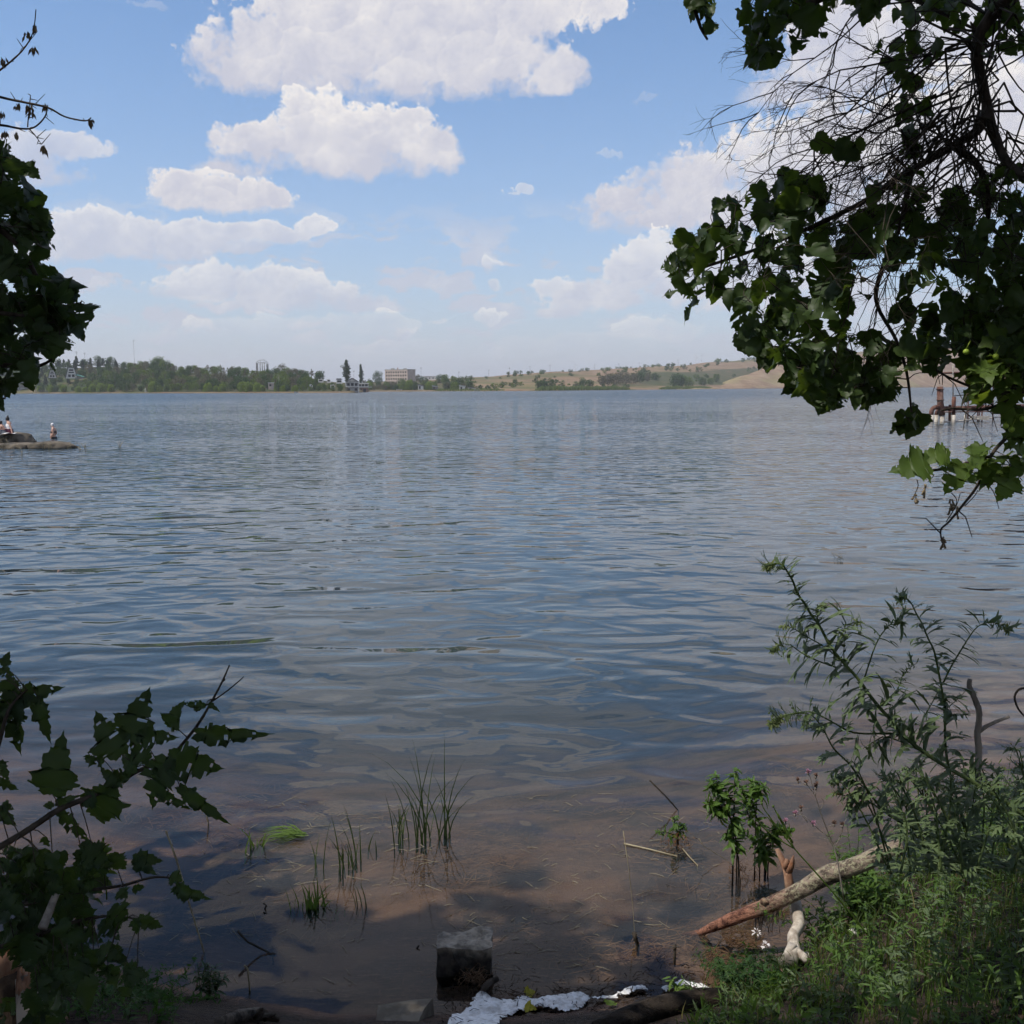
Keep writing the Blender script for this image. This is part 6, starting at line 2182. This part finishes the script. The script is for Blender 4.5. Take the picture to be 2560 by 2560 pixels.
STK = [  # (crop, points, radius, label)
    (CS, [(175, 275), (290, 390), (370, 480)], .006, 'thin dark reddish stick slanting out of the water left of the bright plant', m_twig),
    (CS, [(0, 705), (180, 745), (360, 790)], .005, 'long pale green straw lying flat on the water', m_stalk),
    (CS, [(-5, 620), (30, 860), (60, 1130), (72, 1310)], .0022, 'tall thin stalk standing in the water left of the log tip', m_stalk),
    (CS, [(70, 1310), (78, 1350), (95, 1400)], .012, 'dark stub at the foot of the tall thin stalk', m_twig),
    (CS, [(345, 1390), (346, 1470)], .008, 'short dark twig cross standing in the shallows below the log tip', m_twig),
    (CM, [(85, 1340), (150, 1410), (230, 1450), (310, 1490)], .006, 'dark bent stick slanting out of the shadowed shallows', m_twig),
    (CL, [(835, 960), (890, 1110), (950, 1320), (1000, 1480), (1030, 1580)], .0045, 'long pale straw slanting across the shadowed water', m_stalk),
    (CL, [(1030, 830), (1050, 930)], .005, 'short white straw under the tip of the arching branch', m_stalk),
    (CM, [(130, 1560), (150, 1580), (165, 1720)], .005, 'pinkish stem standing under water near the driftwood', m_stalk),
    (CM, [(1225, 1455), (1240, 1430)], .006, 'tiny dark twig poking up left of the stone block', m_twig),
    (CM, [(250, 1165), (270, 1180), (255, 1210)], .005, 'tiny hooked dark twig in the calm shallows', m_twig),
    (CS, [(510, 670), (540, 720), (640, 780), (720, 830)], .002, 'thin pale curved stem arching over the shallows', m_stalk),
    (CS, [(400, 740), (450, 800), (500, 850)], .004, 'pale straw floating below the small sprout', m_stalk),
]
for crop, pts, r, lab, m in STK:
    lo_ = max(pts, key=lambda q: q[1])
    g_ = crop.g(lo_[0], lo_[1], 0)
    d0 = g_.y
    P = [crop.pt(x, y, d0 + (0.0 if lab.startswith('tall') else rr.uniform(0, .03))) for x, y in pts]
    if 'lying flat' in lab or 'floating' in lab:
        P = [crop.g(x, y, .006) for x, y in pts]
    P = [Vector((p.x, p.y, max(p.z, -.06))) for p in P]
    o = empty('straw' if 'straw' in lab else 'stick', g_); tag(o, lab, 'straw' if 'straw' in lab else 'stick')
    mb = Local()
    i0 = max(range(len(P)), key=lambda i: pts[i][1])
    if i0 == len(P) - 1:
        P = P + [P[-1] - Vector((0, 0, .05))]
    mb.tube(P, [r, r * .6], 6, jitter=.1)
    if 'cross' in lab:
        mb.tube([crop.pt(305, 1415, d0), crop.pt(390, 1408, d0)], [.003, .002], 4)
    if 'bent' in lab:
        mb.blob(P[-2], (.018, .012, .010), 1, .2)
    mb.put('stem', m, o)
# ------------------------------------------------------------------ herbs, reeds and grass at the water's edge
rr = random.Random(77)
m_stem = mat_noise('green_stem', (0.045, 0.070, 0.022), (0.085, 0.115, 0.038), 30, .7, .2, 0)
m_mug = mat_leaf('grey_green_weed_leaves', (0.072, 0.110, 0.046), (0.130, 0.175, 0.080), .25, .25, .55, (0.15, 0.21, 0.06))
m_bud = mat_leaf('pale_flower_buds', (0.110, 0.140, 0.055), (0.190, 0.220, 0.100), .3, .1, .7)
m_rush = mat_leaf('dark_rush_blades', (0.022, 0.038, 0.012), (0.050, 0.075, 0.022), .2, .25, .5)
m_gblade = mat_leaf('grass_blades', (0.035, 0.070, 0.014), (0.090, 0.140, 0.030), .3, .2, .55, (0.20, 0.30, 0.04))
m_dgrass = mat_leaf('dry_grass_blades', (0.16, 0.14, 0.06), (0.30, 0.25, 0.13), .25, .1, .7)
m_pink = mat_leaf('pink_florets', (0.42, 0.20, 0.34), (0.60, 0.36, 0.50), .2, .1, .8)
m_seed = mat_noise('brown_seed_heads', (0.14, 0.075, 0.055), (0.28, 0.18, 0.14), 60, .9, .1, 0)


def arc(P, n=3):
    return P


def weed_leafs(fol, pts, rr, size, n, up=.35, kind='lance', pinnate=0, bunch=1, tip=.5, start=0.0):
    """leaves along a stem; pinnate > 0 gives deeply cut leaves of several lobes"""
    m = len(pts)
    for i in range(n):
        u = start + (1 - start) * (i + rr.random()) / n
        k = u * (m - 1); j = min(int(k), m - 2)
        p = pts[j].lerp(pts[j + 1], k - j)
        t = (pts[j + 1] - pts[j]).normalized()
        s = size * (1 - (1 - tip) * u) * rr.uniform(.7, 1.2)
        for b in range(bunch):
            a = rr.uniform(0, 6.28)
            o = t.orthogonal().normalized()
            o = Matrix.Rotation(a, 3, t) @ o
            d = (o + t * up + Vector((0, 0, -.10 if u < .7 else .1))).normalized()
            nn = (t - d * t.dot(d))
            if pinnate:
                put_leaf(fol, kind, p, d, nn, s, rr, width=1.5)
                sd = d.cross(nn).normalized()
                for q in range(pinnate):
                    f = .25 + .5 * (q + .5) / pinnate
                    for sg in (-1, 1):
                        put_leaf(fol, kind, p + d * s * f, (d * .75 + sd * sg * .75 + Vector((0, 0, -.08))).normalized(), nn, s * (.62 - .3 * f) * rr.uniform(.8, 1.2), rr, width=1.5)
            else:
                put_leaf(fol, kind, p, d, nn, s, rr)


def spike(fol, pts, rr, n, s, spread=1.0):
    """crowded small leaves and buds near a shoot tip"""
    m = len(pts)
    for _ in range(n):
        k = (1 - (rr.random() ** 1.4) * .45) * (m - 1.001); j = int(k)
        p = pts[j].lerp(pts[j + 1], k - j)
        d = rnd_dir(rr, .35, (0, 0, .3), spread)
        put_leaf(fol, 'oval', p, d, (rr.gauss(0, .5), -.5, .8), s * rr.uniform(.5, 1.2), rr)


def mugwort(label, base, stems, size, group=None, d0=3.4):
    o = empty('tall_weed', base); tag(o, label, 'weed', group)
    st, fol = Local(), Local()
    size *= 1.5
    for pts, da, db, r, nl, sp in stems:
        nl = int(nl * 1.35)
        P = CW.line(pts, da, db)
        st.tube(P, [r, r * .35], 6)
        weed_leafs(fol, P, rr, size, nl, pinnate=1 if r < .0035 else 2, kind='lance', tip=.42)
        weed_leafs(fol, P, rr, size * .45, nl, kind='lance', tip=.5)
        if sp:
            bud = Local(); spike(bud, P[-8:], rr, sp, .020); bud.put('flower_spike', m_bud, o)
            weed_leafs(fol, P[-9:], rr, size * .36, 16, kind='lance', up=.6)
    st.put('stem', m_stem, o); fol.put('leaves', m_mug, o)
    return o


B1 = Vector((1.95, 3.25, gz(1.95, 3.25)))
mugwort('tallest narrow-leaved weed with a drooping tip leaning out over the water', B1, [
    ([(2050, 1990), (1780, 1790), (1440, 1590), (1250, 1470), (1100, 1350), (1020, 1250), (930, 1150), (860, 1060), (780, 950), (690, 850), (600, 740), (520, 590), (460, 510), (420, 440), (370, 370), (340, 290), (300, 220), (262, 170), (200, 165), (150, 195)], 3.2, 3.3, .0075, 46, 60),
    ([(690, 850), (560, 740), (420, 660), (340, 610), (262, 590)], 3.28, 3.3, .0028, 9, 22),
    ([(640, 880), (500, 830), (400, 780), (320, 725), (250, 720), (205, 760)], 3.28, 3.3, .0028, 10, 24),
    ([(830, 960), (880, 800), (930, 680), (1000, 590), (1060, 560), (1100, 580)], 3.28, 3.3, .0028, 9, 24),
    ([(520, 590), (505, 520), (515, 470)], 3.3, 3.3, .002, 4, 10),
    ([(700, 640), (700, 590), (760, 570), (800, 565)], 3.3, 3.3, .002, 3, 14),
    ([(690, 850), (690, 740), (700, 640)], 3.28, 3.3, .002, 3, 0),
    ([(930, 1150), (1060, 1030), (1100, 920), (1190, 850)], 3.25, 3.28, .0024, 6, 8),
    ([(1100, 1350), (980, 1335), (760, 1330), (600, 1250), (480, 1190), (380, 1190), (270, 1215), (190, 1270)], 3.24, 3.28, .0036, 14, 60),
    ([(1250, 1470), (1000, 1360), (900, 1390), (820, 1440)], 3.22, 3.2, .0028, 7, 0)], .085)
mugwort('second narrow-leaved weed with two upright shoots, right of the tallest one', Vector((2.05, 3.35, gz(2.05, 3.35))), [
    ([(1520, 1980), (1420, 1600), (1390, 1420), (1385, 1200), (1370, 1060), (1340, 900), (1310, 760), (1270, 680), (1230, 580), (1190, 510), (1150, 430), (1100, 395), (1060, 420)], 3.35, 3.4, .0048, 28, 40),
    ([(1370, 1000), (1410, 910), (1460, 820), (1510, 740), (1560, 660), (1610, 600), (1680, 570), (1760, 580), (1830, 625)], 3.4, 3.4, .0032, 14, 34),
    ([(1180, 1410), (1240, 1230), (1300, 1120), (1360, 1010)], 3.36, 3.4, .003, 9, 0),
    ([(1400, 1160), (1450, 1120), (1540, 1030)], 3.4, 3.38, .0024, 5, 0)], .075)
mugwort('drooping-tipped narrow-leaved weed, lowest of the leaning ones', Vector((1.75, 3.35, gz(1.75, 3.35))), [
    ([(1300, 2050), (1000, 1900), (850, 1720), (740, 1560), (620, 1440), (560, 1330), (500, 1240), (440, 1200), (330, 1200), (240, 1240), (185, 1280)], 3.3, 3.35, .0042, 24, 70),
    ([(1000, 1900), (840, 1790), (720, 1770), (610, 1745)], 3.3, 3.3, .003, 10, 10),
    ([(850, 1720), (760, 1660), (690, 1640), (600, 1690)], 3.32, 3.33, .0028, 8, 14)], .075)
# filler herbage: rank leafy stems behind and below the tall weeds
o = empty('weed_clump', Vector((1.95, 3.3, gz(1.95, 3.3)))); tag(o, 'dense clump of rank narrow leaves at the right edge under the tall weeds', 'weeds', kind='stuff')
st, fol = Local(), Local()
for _ in range(46):
    x0 = rr.uniform(1000, 2100); y0 = 2300
    x1 = x0 + rr.uniform(-420, 160); y1 = rr.uniform(1500, 1900) - max(0, (x1 - 1400)) * .12
    d = rr.uniform(3.0, 3.7)
    P = CW.line([(x0, y0), ((x0 * 2 + x1) / 3 + 20, (2 * y0 + y1) / 3), ((x0 + 2 * x1) / 3 + 30, (y0 + 2 * y1) / 3), (x1, y1), (x1 - 40, y1 + 5)], d)
    st.tube(P, [.004, .0015], 5)
    weed_leafs(fol, P, rr, .075, 18, pinnate=rr.choice([0, 1, 2]), tip=.6)
st.put('stem', m_stem, o); fol.put('leaves', m_mug, o)
# dead sticks among the weeds
o = empty('dead_branch', CW.pt(1620, 1480, 3.45)); tag(o, 'forked dead branch standing among the tall weeds at the right', 'branch')
mb = Local(); mb.tube(CW.line([(1600, 1700), (1620, 1480), (1610, 1330), (1625, 1200), (1590, 1090), (1555, 1010), (1560, 960)], 3.45), [.013, .008], 8, jitter=.1); mb.tube(CW.line([(1610, 1330), (1700, 1270), (1830, 1220)], 3.45), [.008, .005], 7, jitter=.1)
mb.put('wood', m_wgrey, o)
o = empty('curled_dead_stem', CW.pt(1930, 1200, 3.3)); tag(o, 'dark curled dead stem with seed husks at the right edge', 'stem')
mb = Local(); mb.tube(CW.line([(1960, 1020), (1900, 1030), (1868, 1080), (1885, 1150), (1930, 1210), (1990, 1260)], 3.3), [.0035, .003], 6, jitter=.2)
for _ in range(0):
    p = CW.pt(rr.uniform(1800, 1990), rr.uniform(1150, 1500), 3.3 + rr.uniform(-.1, .1)); mb.tube([p, p + Vector((rr.uniform(-.05, .05), 0, rr.uniform(-.03, .06)))], [.0015, .001], 3)
mb.put('wood', m_twig, o)

# ---- bright leafy plant standing in the water behind the log, and its small neighbour
def waterplant(label, roots, shoots, size, nl, mat, dry=True):
    o = empty('water_plant', roots[0]); tag(o, label, 'plant')
    st, fol = Local(), Local()
    for pts, d in shoots:
        P = CS.line(pts, d)
        st.tube([Vector((P[0].x, P[0].y, -.05))] + P, [.0038, .0016], 6)
        weed_leafs(fol, P, rr, size, nl, kind='oval', up=.15, bunch=2, tip=.6, start=.18)
        spike(fol, P, rr, int(nl * 1.4), size * .42)
    st.put('stem', m_twig, o); fol.put('leaves', mat, o)
    return o


da, db = CS.g(790, 1000).y, CS.g(965, 900).y
waterplant('bright green leafy plant in the shallows behind the log, taller left clump', [CS.g(790, 990)], [
    ([(790, 960), (770, 740), (745, 560), (750, 400), (755, 280), (757, 200)], da), ([(770, 700), (730, 560), (680, 430), (640, 330), (630, 240)], da), ([(745, 560), (690, 480), (620, 440), (560, 440)], da), ([(750, 420), (660, 340), (570, 320)], da), ([(780, 800), (720, 660), (700, 640)], da), ([(750, 480), (640, 500), (620, 470)], da)], .092, 16, m_bright)
waterplant('bright green leafy plant in the shallows behind the log, yellowing right clump', [CS.g(965, 960)], [
    ([(965, 900), (960, 760), (930, 600), (880, 450), (870, 330), (880, 280)], db), ([(980, 860), (1000, 700), (1010, 620), (1110, 640)], db), ([(930, 600), (850, 520), (830, 420), (800, 330)], db), ([(900, 400), (950, 310)], db), ([(960, 740), (900, 690), (780, 630)], db), ([(960, 760), (960, 650), (1050, 600), (1130, 620)], db), ([(965, 830), (950, 780), (940, 740)], db)], .092, 15, m_bright)
dc = CS.g(360, 700).y
waterplant('small leafy sprout alone in open shallows left of the bright plant', [CS.g(360, 700)], [([(370, 700), (360, 620), (345, 560), (340, 520)], dc), ([(360, 660), (300, 630), (225, 630)], dc), ([(365, 660), (390, 600), (400, 580)], dc)], .062, 12, m_bright)
for cx, cy, lab in ((800, 950, 'rusty brown root tuft under the left bright plant'), (365, 735, 'dark root tuft below the small sprout')):
    p = CS.g(cx, cy)
    o = empty('root_tuft', p); tag(o, lab, 'root tuft')
    mb = Local()
    for _ in range(90):
        q = p + Vector((rr.gauss(0, .035), rr.gauss(0, .02), rr.uniform(-.03, .09)))
        mb.tube([q, q + Vector((rr.uniform(-.03, .03), 0, rr.uniform(-.05, .02)))], [.0016, .001], 3)
    mb.put('rootlets', mat_noise('rusty_rootlets', (.14, .065, .025), (.24, .13, .055), 20, bstr=0), o)

# ---- knapweed with pink heads
o = empty('pink_flowered_weed', CS.pt(1430, 740, 4.2)); tag(o, 'thin branching weed with small pink thistle-like heads', 'weed')
st, hd, sd = Local(), Local(), Local()
TH = [[(1500, 1100), (1440, 760), (1400, 660), (1340, 500), (1300, 380), (1250, 310), (1240, 290)], [(1400, 660), (1340, 620), (1285, 570)], [(1285, 570), (1230, 520), (1165, 500)], [(1250, 310), (1200, 285), (1180, 275)], [(1300, 380), (1310, 310), (1305, 245)], [(1290, 340), (1265, 250), (1252, 222)], [(1440, 720), (1480, 640), (1500, 560), (1560, 480)], [(1250, 560), (1205, 500), (1203, 465)], [(1420, 690), (1330, 660)], [(1470, 660), (1485, 580)], [(1380, 600), (1430, 570)], [(1330, 480), (1360, 430), (1340, 390)]]
for t in TH:
    P = CS.line(t, 4.2)
    st.tube(P, [.0034 if len(t) > 5 else .002, .0012], 5)
for x, y, pk in ((1165, 500, 1), (1288, 570, 1), (1254, 220, 1), (1098, 555, 1), (1735, 770, 1), (1185, 275, 0), (1240, 290, 0), (1305, 320, 0), (1305, 245, 0), (1203, 465, 0), (1485, 578, 0), (1430, 570, 0), (1310, 305, 0)):
    p = CS.pt(x, y, 4.2)
    hb = hd if pk else sd
    for _ in range(40 if pk else 22):
        d = rnd_dir(rr, -.9, (0, -.2, 0)); hb.tube([p, p + d * rr.uniform(.008, .017)], [.0012, .0018], 3, cap=False)
    st.blob(p - Vector((0, 0, .006)), (.006, .006, .008), 1, .1)
st.put('stem', m_wgrey, o); hd.put('flower_head', m_pink, o); sd.put('seed_head', m_seed, o)
o = empty('goatsbeard_stalks', CS.pt(1330, 920, 4.2)); tag(o, 'pale green stalks with closed pointed buds slanting over the log', 'weed')
st = Local()
for t in ([(1750, 1450), (1560, 1200), (1330, 930), (1160, 740), (1050, 600), (960, 480), (940, 440)], [(1160, 740), (1100, 620), (1040, 500), (1020, 460)], [(1160, 740), (1000, 640), (880, 520), (830, 430)], [(1150, 700), (1080, 570)]):
    P = CS.line(t, 4.15)
    st.tube(P, [.0045 if len(t) > 4 else .003, .0018], 6)
    st.tube([P[-1], P[-1].lerp(P[-2], -1.2), P[-1].lerp(P[-2], -2.4)], [.003, .006, .001], 6)
st.put('stalk', m_lime, o)

# ---- rushes in the shallows
def blades(mb, base, n, h, lean, w, rr, mat=0, bend_=.35):
    for _ in range(n):
        b = base + Vector((rr.gauss(0, .025), rr.gauss(0, .03), -.06))
        a = rr.uniform(0, 6.28); l = rr.uniform(.3, 1) * lean
        hh = h * rr.uniform(.55, 1.05)
        dx_, dy_ = math.cos(a) * l, math.sin(a) * l * .6
        s = Vector((-math.sin(a), math.cos(a), 0)) * w
        if abs(s.x) < w * .5:
            s = Vector((w, 0, 0))
        vs = []
        for i in range(6):
            u = i / 5
            p = b + Vector((dx_ * u ** 2 * hh, dy_ * u ** 2 * hh, hh * (u - bend_ * l * u ** 3)))
            k = 1 - u ** 2.2
            vs += [p - s * k, p + s * k]
        mb.add(vs, [(2 * i, 2 * i + 1, 2 * i + 3, 2 * i + 2) for i in range(5)], mat)


o = empty('rush_clump', CM.g(1290, 770)); tag(o, 'tallest clump of dark upright rushes standing in the calm water', 'rushes')
mb = Local()
for x, y, n, h in ((1110, 790, 5, .46), (1130, 750, 3, .40), (1215, 775, 4, .66), (1290, 770, 6, .82), (1300, 780, 3, .56), (1380, 760, 4, .58), (1410, 755, 5, .68), (1085, 660, 2, .2)):
    blades(mb, CM.g(x, y), n, h, .55, .0040, rr)
mb.put('blades', m_rush, o)
o = empty('rush_clump', CM.g(780, 920)); tag(o, 'sparse clump of thin bent rushes left of the tallest clump', 'rushes')
mb = Local()
for x, y, n, h in ((740, 960, 4, .42), (828, 900, 4, .46), (760, 880, 3, .2), (800, 930, 3, .15), (780, 930, 3, .3)):
    blades(mb, CM.g(x, y), n, h, .35, .0042, rr)
mb.put('blades', m_rush, o)
for x, y, n, h, lab in ((600, 930, 3, .40, 'few thin rush blades at the left end of the rushes'), (950, 820, 3, .18, 'short lone rush tuft between the two rush clumps'), (875, 1180, 4, .24, 'thin bent rush blades nearest the stone block')):
    o = empty('rush_tuft', CM.g(x, y)); tag(o, lab, 'rushes')
    mb = Local(); blades(mb, CM.g(x, y), n, h, .4, .0042, rr)
    mb.put('blades', m_rush, o)
o = empty('rush_clump', CM.g(580, 1190)); tag(o, 'short tuft of broad green blades nearest the shadowed shallows', 'rushes')
mb = Local()
blades(mb, CM.g(575, 1190), 16, .22, .7, .006, rr); blades(mb, CM.g(470, 1200), 4, .2, .3, .003, rr); blades(mb, CM.g(740, 1220), 6, .12, .9, .004, rr)
mb.put('blades', m_gblade, o)
o = empty('grass_tuft', CM.g(190, 830)); tag(o, 'yellow-green grass tuft with a blade bent over into the water', 'grass tuft')
mb = Local()
P = [CM.g(140, 835, .0), CM.pt(170, 760, 5.75), CM.pt(190, 660, 5.75), CM.pt(200, 630, 5.75), CM.pt(150, 600, 5.75)]
blades(mb, CM.g(185, 820), 5, .22, .6, .006, rr); blades(mb, CM.g(260, 790), 4, .18, .9, .005, rr)
mb.put('blades', m_lime, o)
o = empty('floating_grass', CM.g(400, 740)); tag(o, 'bundle of yellowish grass lying flat on the water beside the bent tuft', 'grass bundle')
mb = Local()
for _ in range(46):
    a = CM.g(500 + rr.gauss(0, 14), 730 + rr.gauss(0, 9), rr.uniform(.003, .04)); b = CM.g(rr.uniform(200, 420), rr.gauss(735, 40), rr.uniform(.0, .05))
    s = Vector((0, .004, .001))
    m = a.lerp(b, .5) + Vector((0, 0, rr.uniform(0, .04)))
    mb.add([a - s, a + s, m + s, b, m - s], [(0, 1, 2, 4), (4, 2, 3)])
mb.put('blades', m_lime, o)
# hair-thin straws and weed scraps floating on the shallows
mb = Local()
for _ in range(420):
    x, y = rr.choice([(rr.uniform(560, 1100), rr.uniform(2000, 2250)), (rr.uniform(1300, 1800), rr.uniform(1980, 2330)), (rr.uniform(330, 900), rr.uniform(2080, 2480)), (rr.uniform(1050, 1500), rr.uniform(2200, 2420))])
    p = G(x, y, .003); a = rr.uniform(-1.2, 1.2); L = abs(rr.gauss(0, .05)) + .015
    q = p + Vector((math.cos(a) * L, math.sin(a) * L, 0))
    mb.tube([p, p.lerp(q, .5) + Vector((0, rr.uniform(-.01, .01), .002)), q], rr.uniform(.0006, .0015), 3, cap=False)
tag(mb.build('floating_straw', m_stalk), 'thin straws and weed scraps floating over the shallows', 'floating straw', kind='stuff')
# sunken brown weed lying on the lake bed
mb = Local()
for _ in range(4200):
    x, y = rr.uniform(250, 2000), rr.uniform(1880, 2470)
    p = G(x, y, -.08)
    if mnoise.noise(Vector((p.x * 1.3, p.y * 1.6, 2.0))) < .02:
        continue
    z = gz(p.x, p.y) + rr.uniform(.0, .04)
    if z > -.015:
        continue
    a = rr.gauss(.2, .8); L = rr.uniform(.05, .22)
    q = Vector((p.x + math.cos(a) * L, p.y + math.sin(a) * L, gz(p.x, p.y) + .02))
    mb.tube([Vector((p.x, p.y, z)), Vector(((p.x + q.x) / 2 + rr.uniform(-.02, .02), (p.y + q.y) / 2 + rr.uniform(-.02, .02), min(-.01, z + rr.uniform(0, .03)))), q], [.0024, .0014], 3, cap=False)
tag(mb.build('sunken_weed', mat_noise('rusty_water_weed', (.13, .070, .042), (.26, .155, .095), 5, bstr=0)), 'rusty brown water weed lying on the shallow bed', 'water weed', kind='stuff')

# ---- grass and weeds on the right-hand bank
mb = Local(); dr = Local()
def bank_pt(x0=.55, x1=3.4, far=2760):
    while True:
        x = rr.uniform(x0, x1); y = rr.uniform(2.3, 6.6)
        s = float(shore(x))
        if y > s - .05 + .25 * mnoise.noise(Vector((x * 2, y * 2, 0))):
            continue
        pr = proj(Vector((x, y, gz(x, y))))
        if pr and pr[1] < np.interp(pr[0], [1700, 1762, 1850, 1960, 2020, 2067, 2250, 2560], [2700, 2400, 2420, 2420, 2330, 2215, 2140, 2010]) + 60 * mnoise.noise(Vector((x * 3, y * 3, 1))):
            continue
        if not pr or pr[0] > far or pr[1] > 2850:
            continue
        return Vector((x, y, gz(x, y)))
for i_ in range(7600):
    p = bank_pt() if i_ < 5200 else bank_pt(2.0, 4.8, 5200)
    blades(mb if rr.random() < .88 else dr, p + Vector((0, 0, .05)), 1, rr.uniform(.07, .26) * float(np.interp(proj(p)[0], [1850, 2050, 2300], [.45, .6, 1.0])), rr.uniform(.3, 1.1), rr.uniform(.0012, .0030), rr)
tag(mb.build('grass', m_gblade), 'green grass growing thick on the right bank', 'grass', kind='stuff')
tag(dr.build('dry_grass', m_dgrass), 'dry pale grass stems mixed into the bank grass', 'grass', kind='stuff')
st, fol, fol2 = Local(), Local(), Local()
for _ in range(520):
    p = bank_pt()
    h = rr.uniform(.10, .30) if rr.random() < .7 else rr.uniform(.3, .45)
    h *= float(np.interp(proj(p)[0], [1850, 2050, 2300], [.28, .42, 1.0]))
    P = [p, p + Vector((rr.uniform(-.03, .03), rr.uniform(-.03, .03), h * .5)), p + Vector((rr.uniform(-.09, .06), rr.uniform(-.06, .06), h))]
    st.tube(P, [.002, .001], 4, cap=False)
    f_ = fol if rr.random() < .7 else fol2
    weed_leafs(f_, P, rr, rr.uniform(.035, .075), int(9 + h * 34), kind=rr.choice(['lance', 'lance', 'oval']), up=.3, tip=.6, start=.1)
o = empty('bank_weeds', (1.6, 4.0, gz(1.6, 4.0))); tag(o, 'small leafy weeds covering the right bank', 'weeds', kind='stuff')
st.put('stems', m_stem, o); fol.put('leaves', m_bright, o); fol2.put('darker_leaves', m_mug, o)
# feathery dark green plant at the foot of the bank
def leafy(label, base_xy, n, h, size, mat, kind, crop=CS, spread=.12, up=.3, name='leafy_weed', z=None):
    b = crop.g(*base_xy, .05 if z is None else z)
    o = empty(name, b); tag(o, label, 'weed')
    st, fol = Local(), Local()
    for _ in range(n):
        q = b + Vector((rr.gauss(0, spread * .4), rr.gauss(0, spread * .4), 0)); q.z = gz(q.x, q.y)
        e = q + Vector((rr.gauss(0, spread), rr.gauss(0, spread * .6), h * rr.uniform(.6, 1.1)))
        P = [q, q.lerp(e, .5) + Vector((0, 0, h * .1)), e]
        st.tube(P, [.002, .001], 4, cap=False)
        weed_leafs(fol, P, rr, size, 16, kind=kind, up=up, pinnate=1 if kind == 'lance' else 0, tip=.7, start=.15)
    st.put('stem', m_stem, o); fol.put('leaves', mat, o)


m_feather = mat_leaf('soft_dark_green_leaves', (0.022, 0.055, 0.016), (0.045, 0.095, 0.026), .3, .2, .6, (0.12, 0.24, 0.03))
leafy('low feathery dark green weed where the bank meets the mud', (740, 1620), 22, .17, .045, m_feather, 'lance', spread=.12)
leafy('second feathery weed growing beside the rotten log', (960, 1780), 18, .15, .045, m_feather, 'lance', spread=.12)
leafy('broad-leaved sunlit weed at the right edge of the bank', (1690, 1330), 10, .22, .075, m_bright, 'oval', spread=.10)
leafy('sunlit leafy weed just right of the pale broken branch', (1400, 1340), 14, .20, .045, m_bright, 'lance', spread=.12)
leafy('tall leafy weed hiding the upper end of the leaning log', (1600, 1180), 18, .42, .065, m_bright, 'lance', spread=.11)
leafy('pale leafy shoot at the very front beside the rotten log', (420, 1900), 3, .12, .05, m_lime, 'oval', spread=.04)
leafy('dim leafy sprig by the water under the dark shrub', (1040, 1800), 8, .14, .05, m_map, 'oval', crop=CL, spread=.06)
leafy('low green herbs along the muddy edge beneath the shrub', (800, 1900), 14, .08, .035, m_feather, 'oval', crop=CL, spread=.16)
# white pebbles and shells among the grass
for i, (x, y, s) in enumerate(((1225, 1475, .030), (1440, 1490, .016), (1560, 1465, .024), (1640, 1500, .014), (1690, 1720, .018), (455, 1715, .007))):
    p = CS.g(x, y, .06); p.z = gz(p.x, p.y) + s * .5
    o = empty('pebble', p); tag(o, ['large white pebble at the foot of the pale broken branch', 'small white pebble in the grass right of the broken branch', 'white flat pebble deeper in the sunny grass', 'tiny white pebble beside the flat pebble', 'pale pebble low in the shaded grass', 'tiny white pebble on the rotten log'][i], 'pebble')
    mb = Local(); mb.blob(p, (s, s * .8, s * .6), 2, .25, 1.5, 0, i); mb.put('stone', mat_noise('white_pebble', (.50, .47, .42), (.70, .67, .62), 20, bstr=0) if i == 0 else bpy.data.materials['white_pebble'], o)
# white flowered umbels
for i, (x, y) in enumerate(((900, 1310), (960, 1400), (1090, 1720))):
    p = CS.g(x, y, .1)
    o = empty('white_flower', (p.x, p.y, gz(p.x, p.y))); tag(o, ['small white flower cluster hanging under the log', 'small white flower cluster left of the broken branch foot', 'drooping white flower cluster in the shaded front grass'][i], 'flower')
    st, hd = Local(), Local()
    st.tube([Vector((p.x, p.y, gz(p.x, p.y))), p], [.002, .001], 4)
    for _ in range(24):
        d = rnd_dir(rr, -.2); put_leaf(hd, 'oval', p + d * .012, d, (0, -.5, 1), .012, rr)
    st.put('stem', m_stem, o); hd.put('petals', m_wht, o)
# tall grass stems that stand out

# low herbs and dead leaves along the dark foot of the bank at the lower left
st, fol = Local(), Local()
for _ in range(150):
    p = CL.gg(rr.uniform(-60, 900), rr.uniform(1740, 1960))
    h = rr.uniform(.04, .14)
    if p.x > -.9:
        h *= .5
    P = [p, p + Vector((rr.uniform(-.03, .03), rr.uniform(-.02, .03), h * .6)), p + Vector((rr.uniform(-.06, .06), rr.uniform(-.03, .05), h))]
    st.tube(P, [.0018, .001], 4, cap=False)
    weed_leafs(fol, P, rr, rr.uniform(.025, .05), 9, kind=rr.choice(['oval', 'lance', 'oval']), up=.3, tip=.7, start=.1)
o = empty('shade_herbs', (-1.2, 3.4, gz(-1.2, 3.4))); tag(o, 'small dim herbs along the foot of the bank under the dark shrub', 'herbs', kind='stuff')
st.put('stems', m_stem, o); fol.put('leaves', m_feather, o)
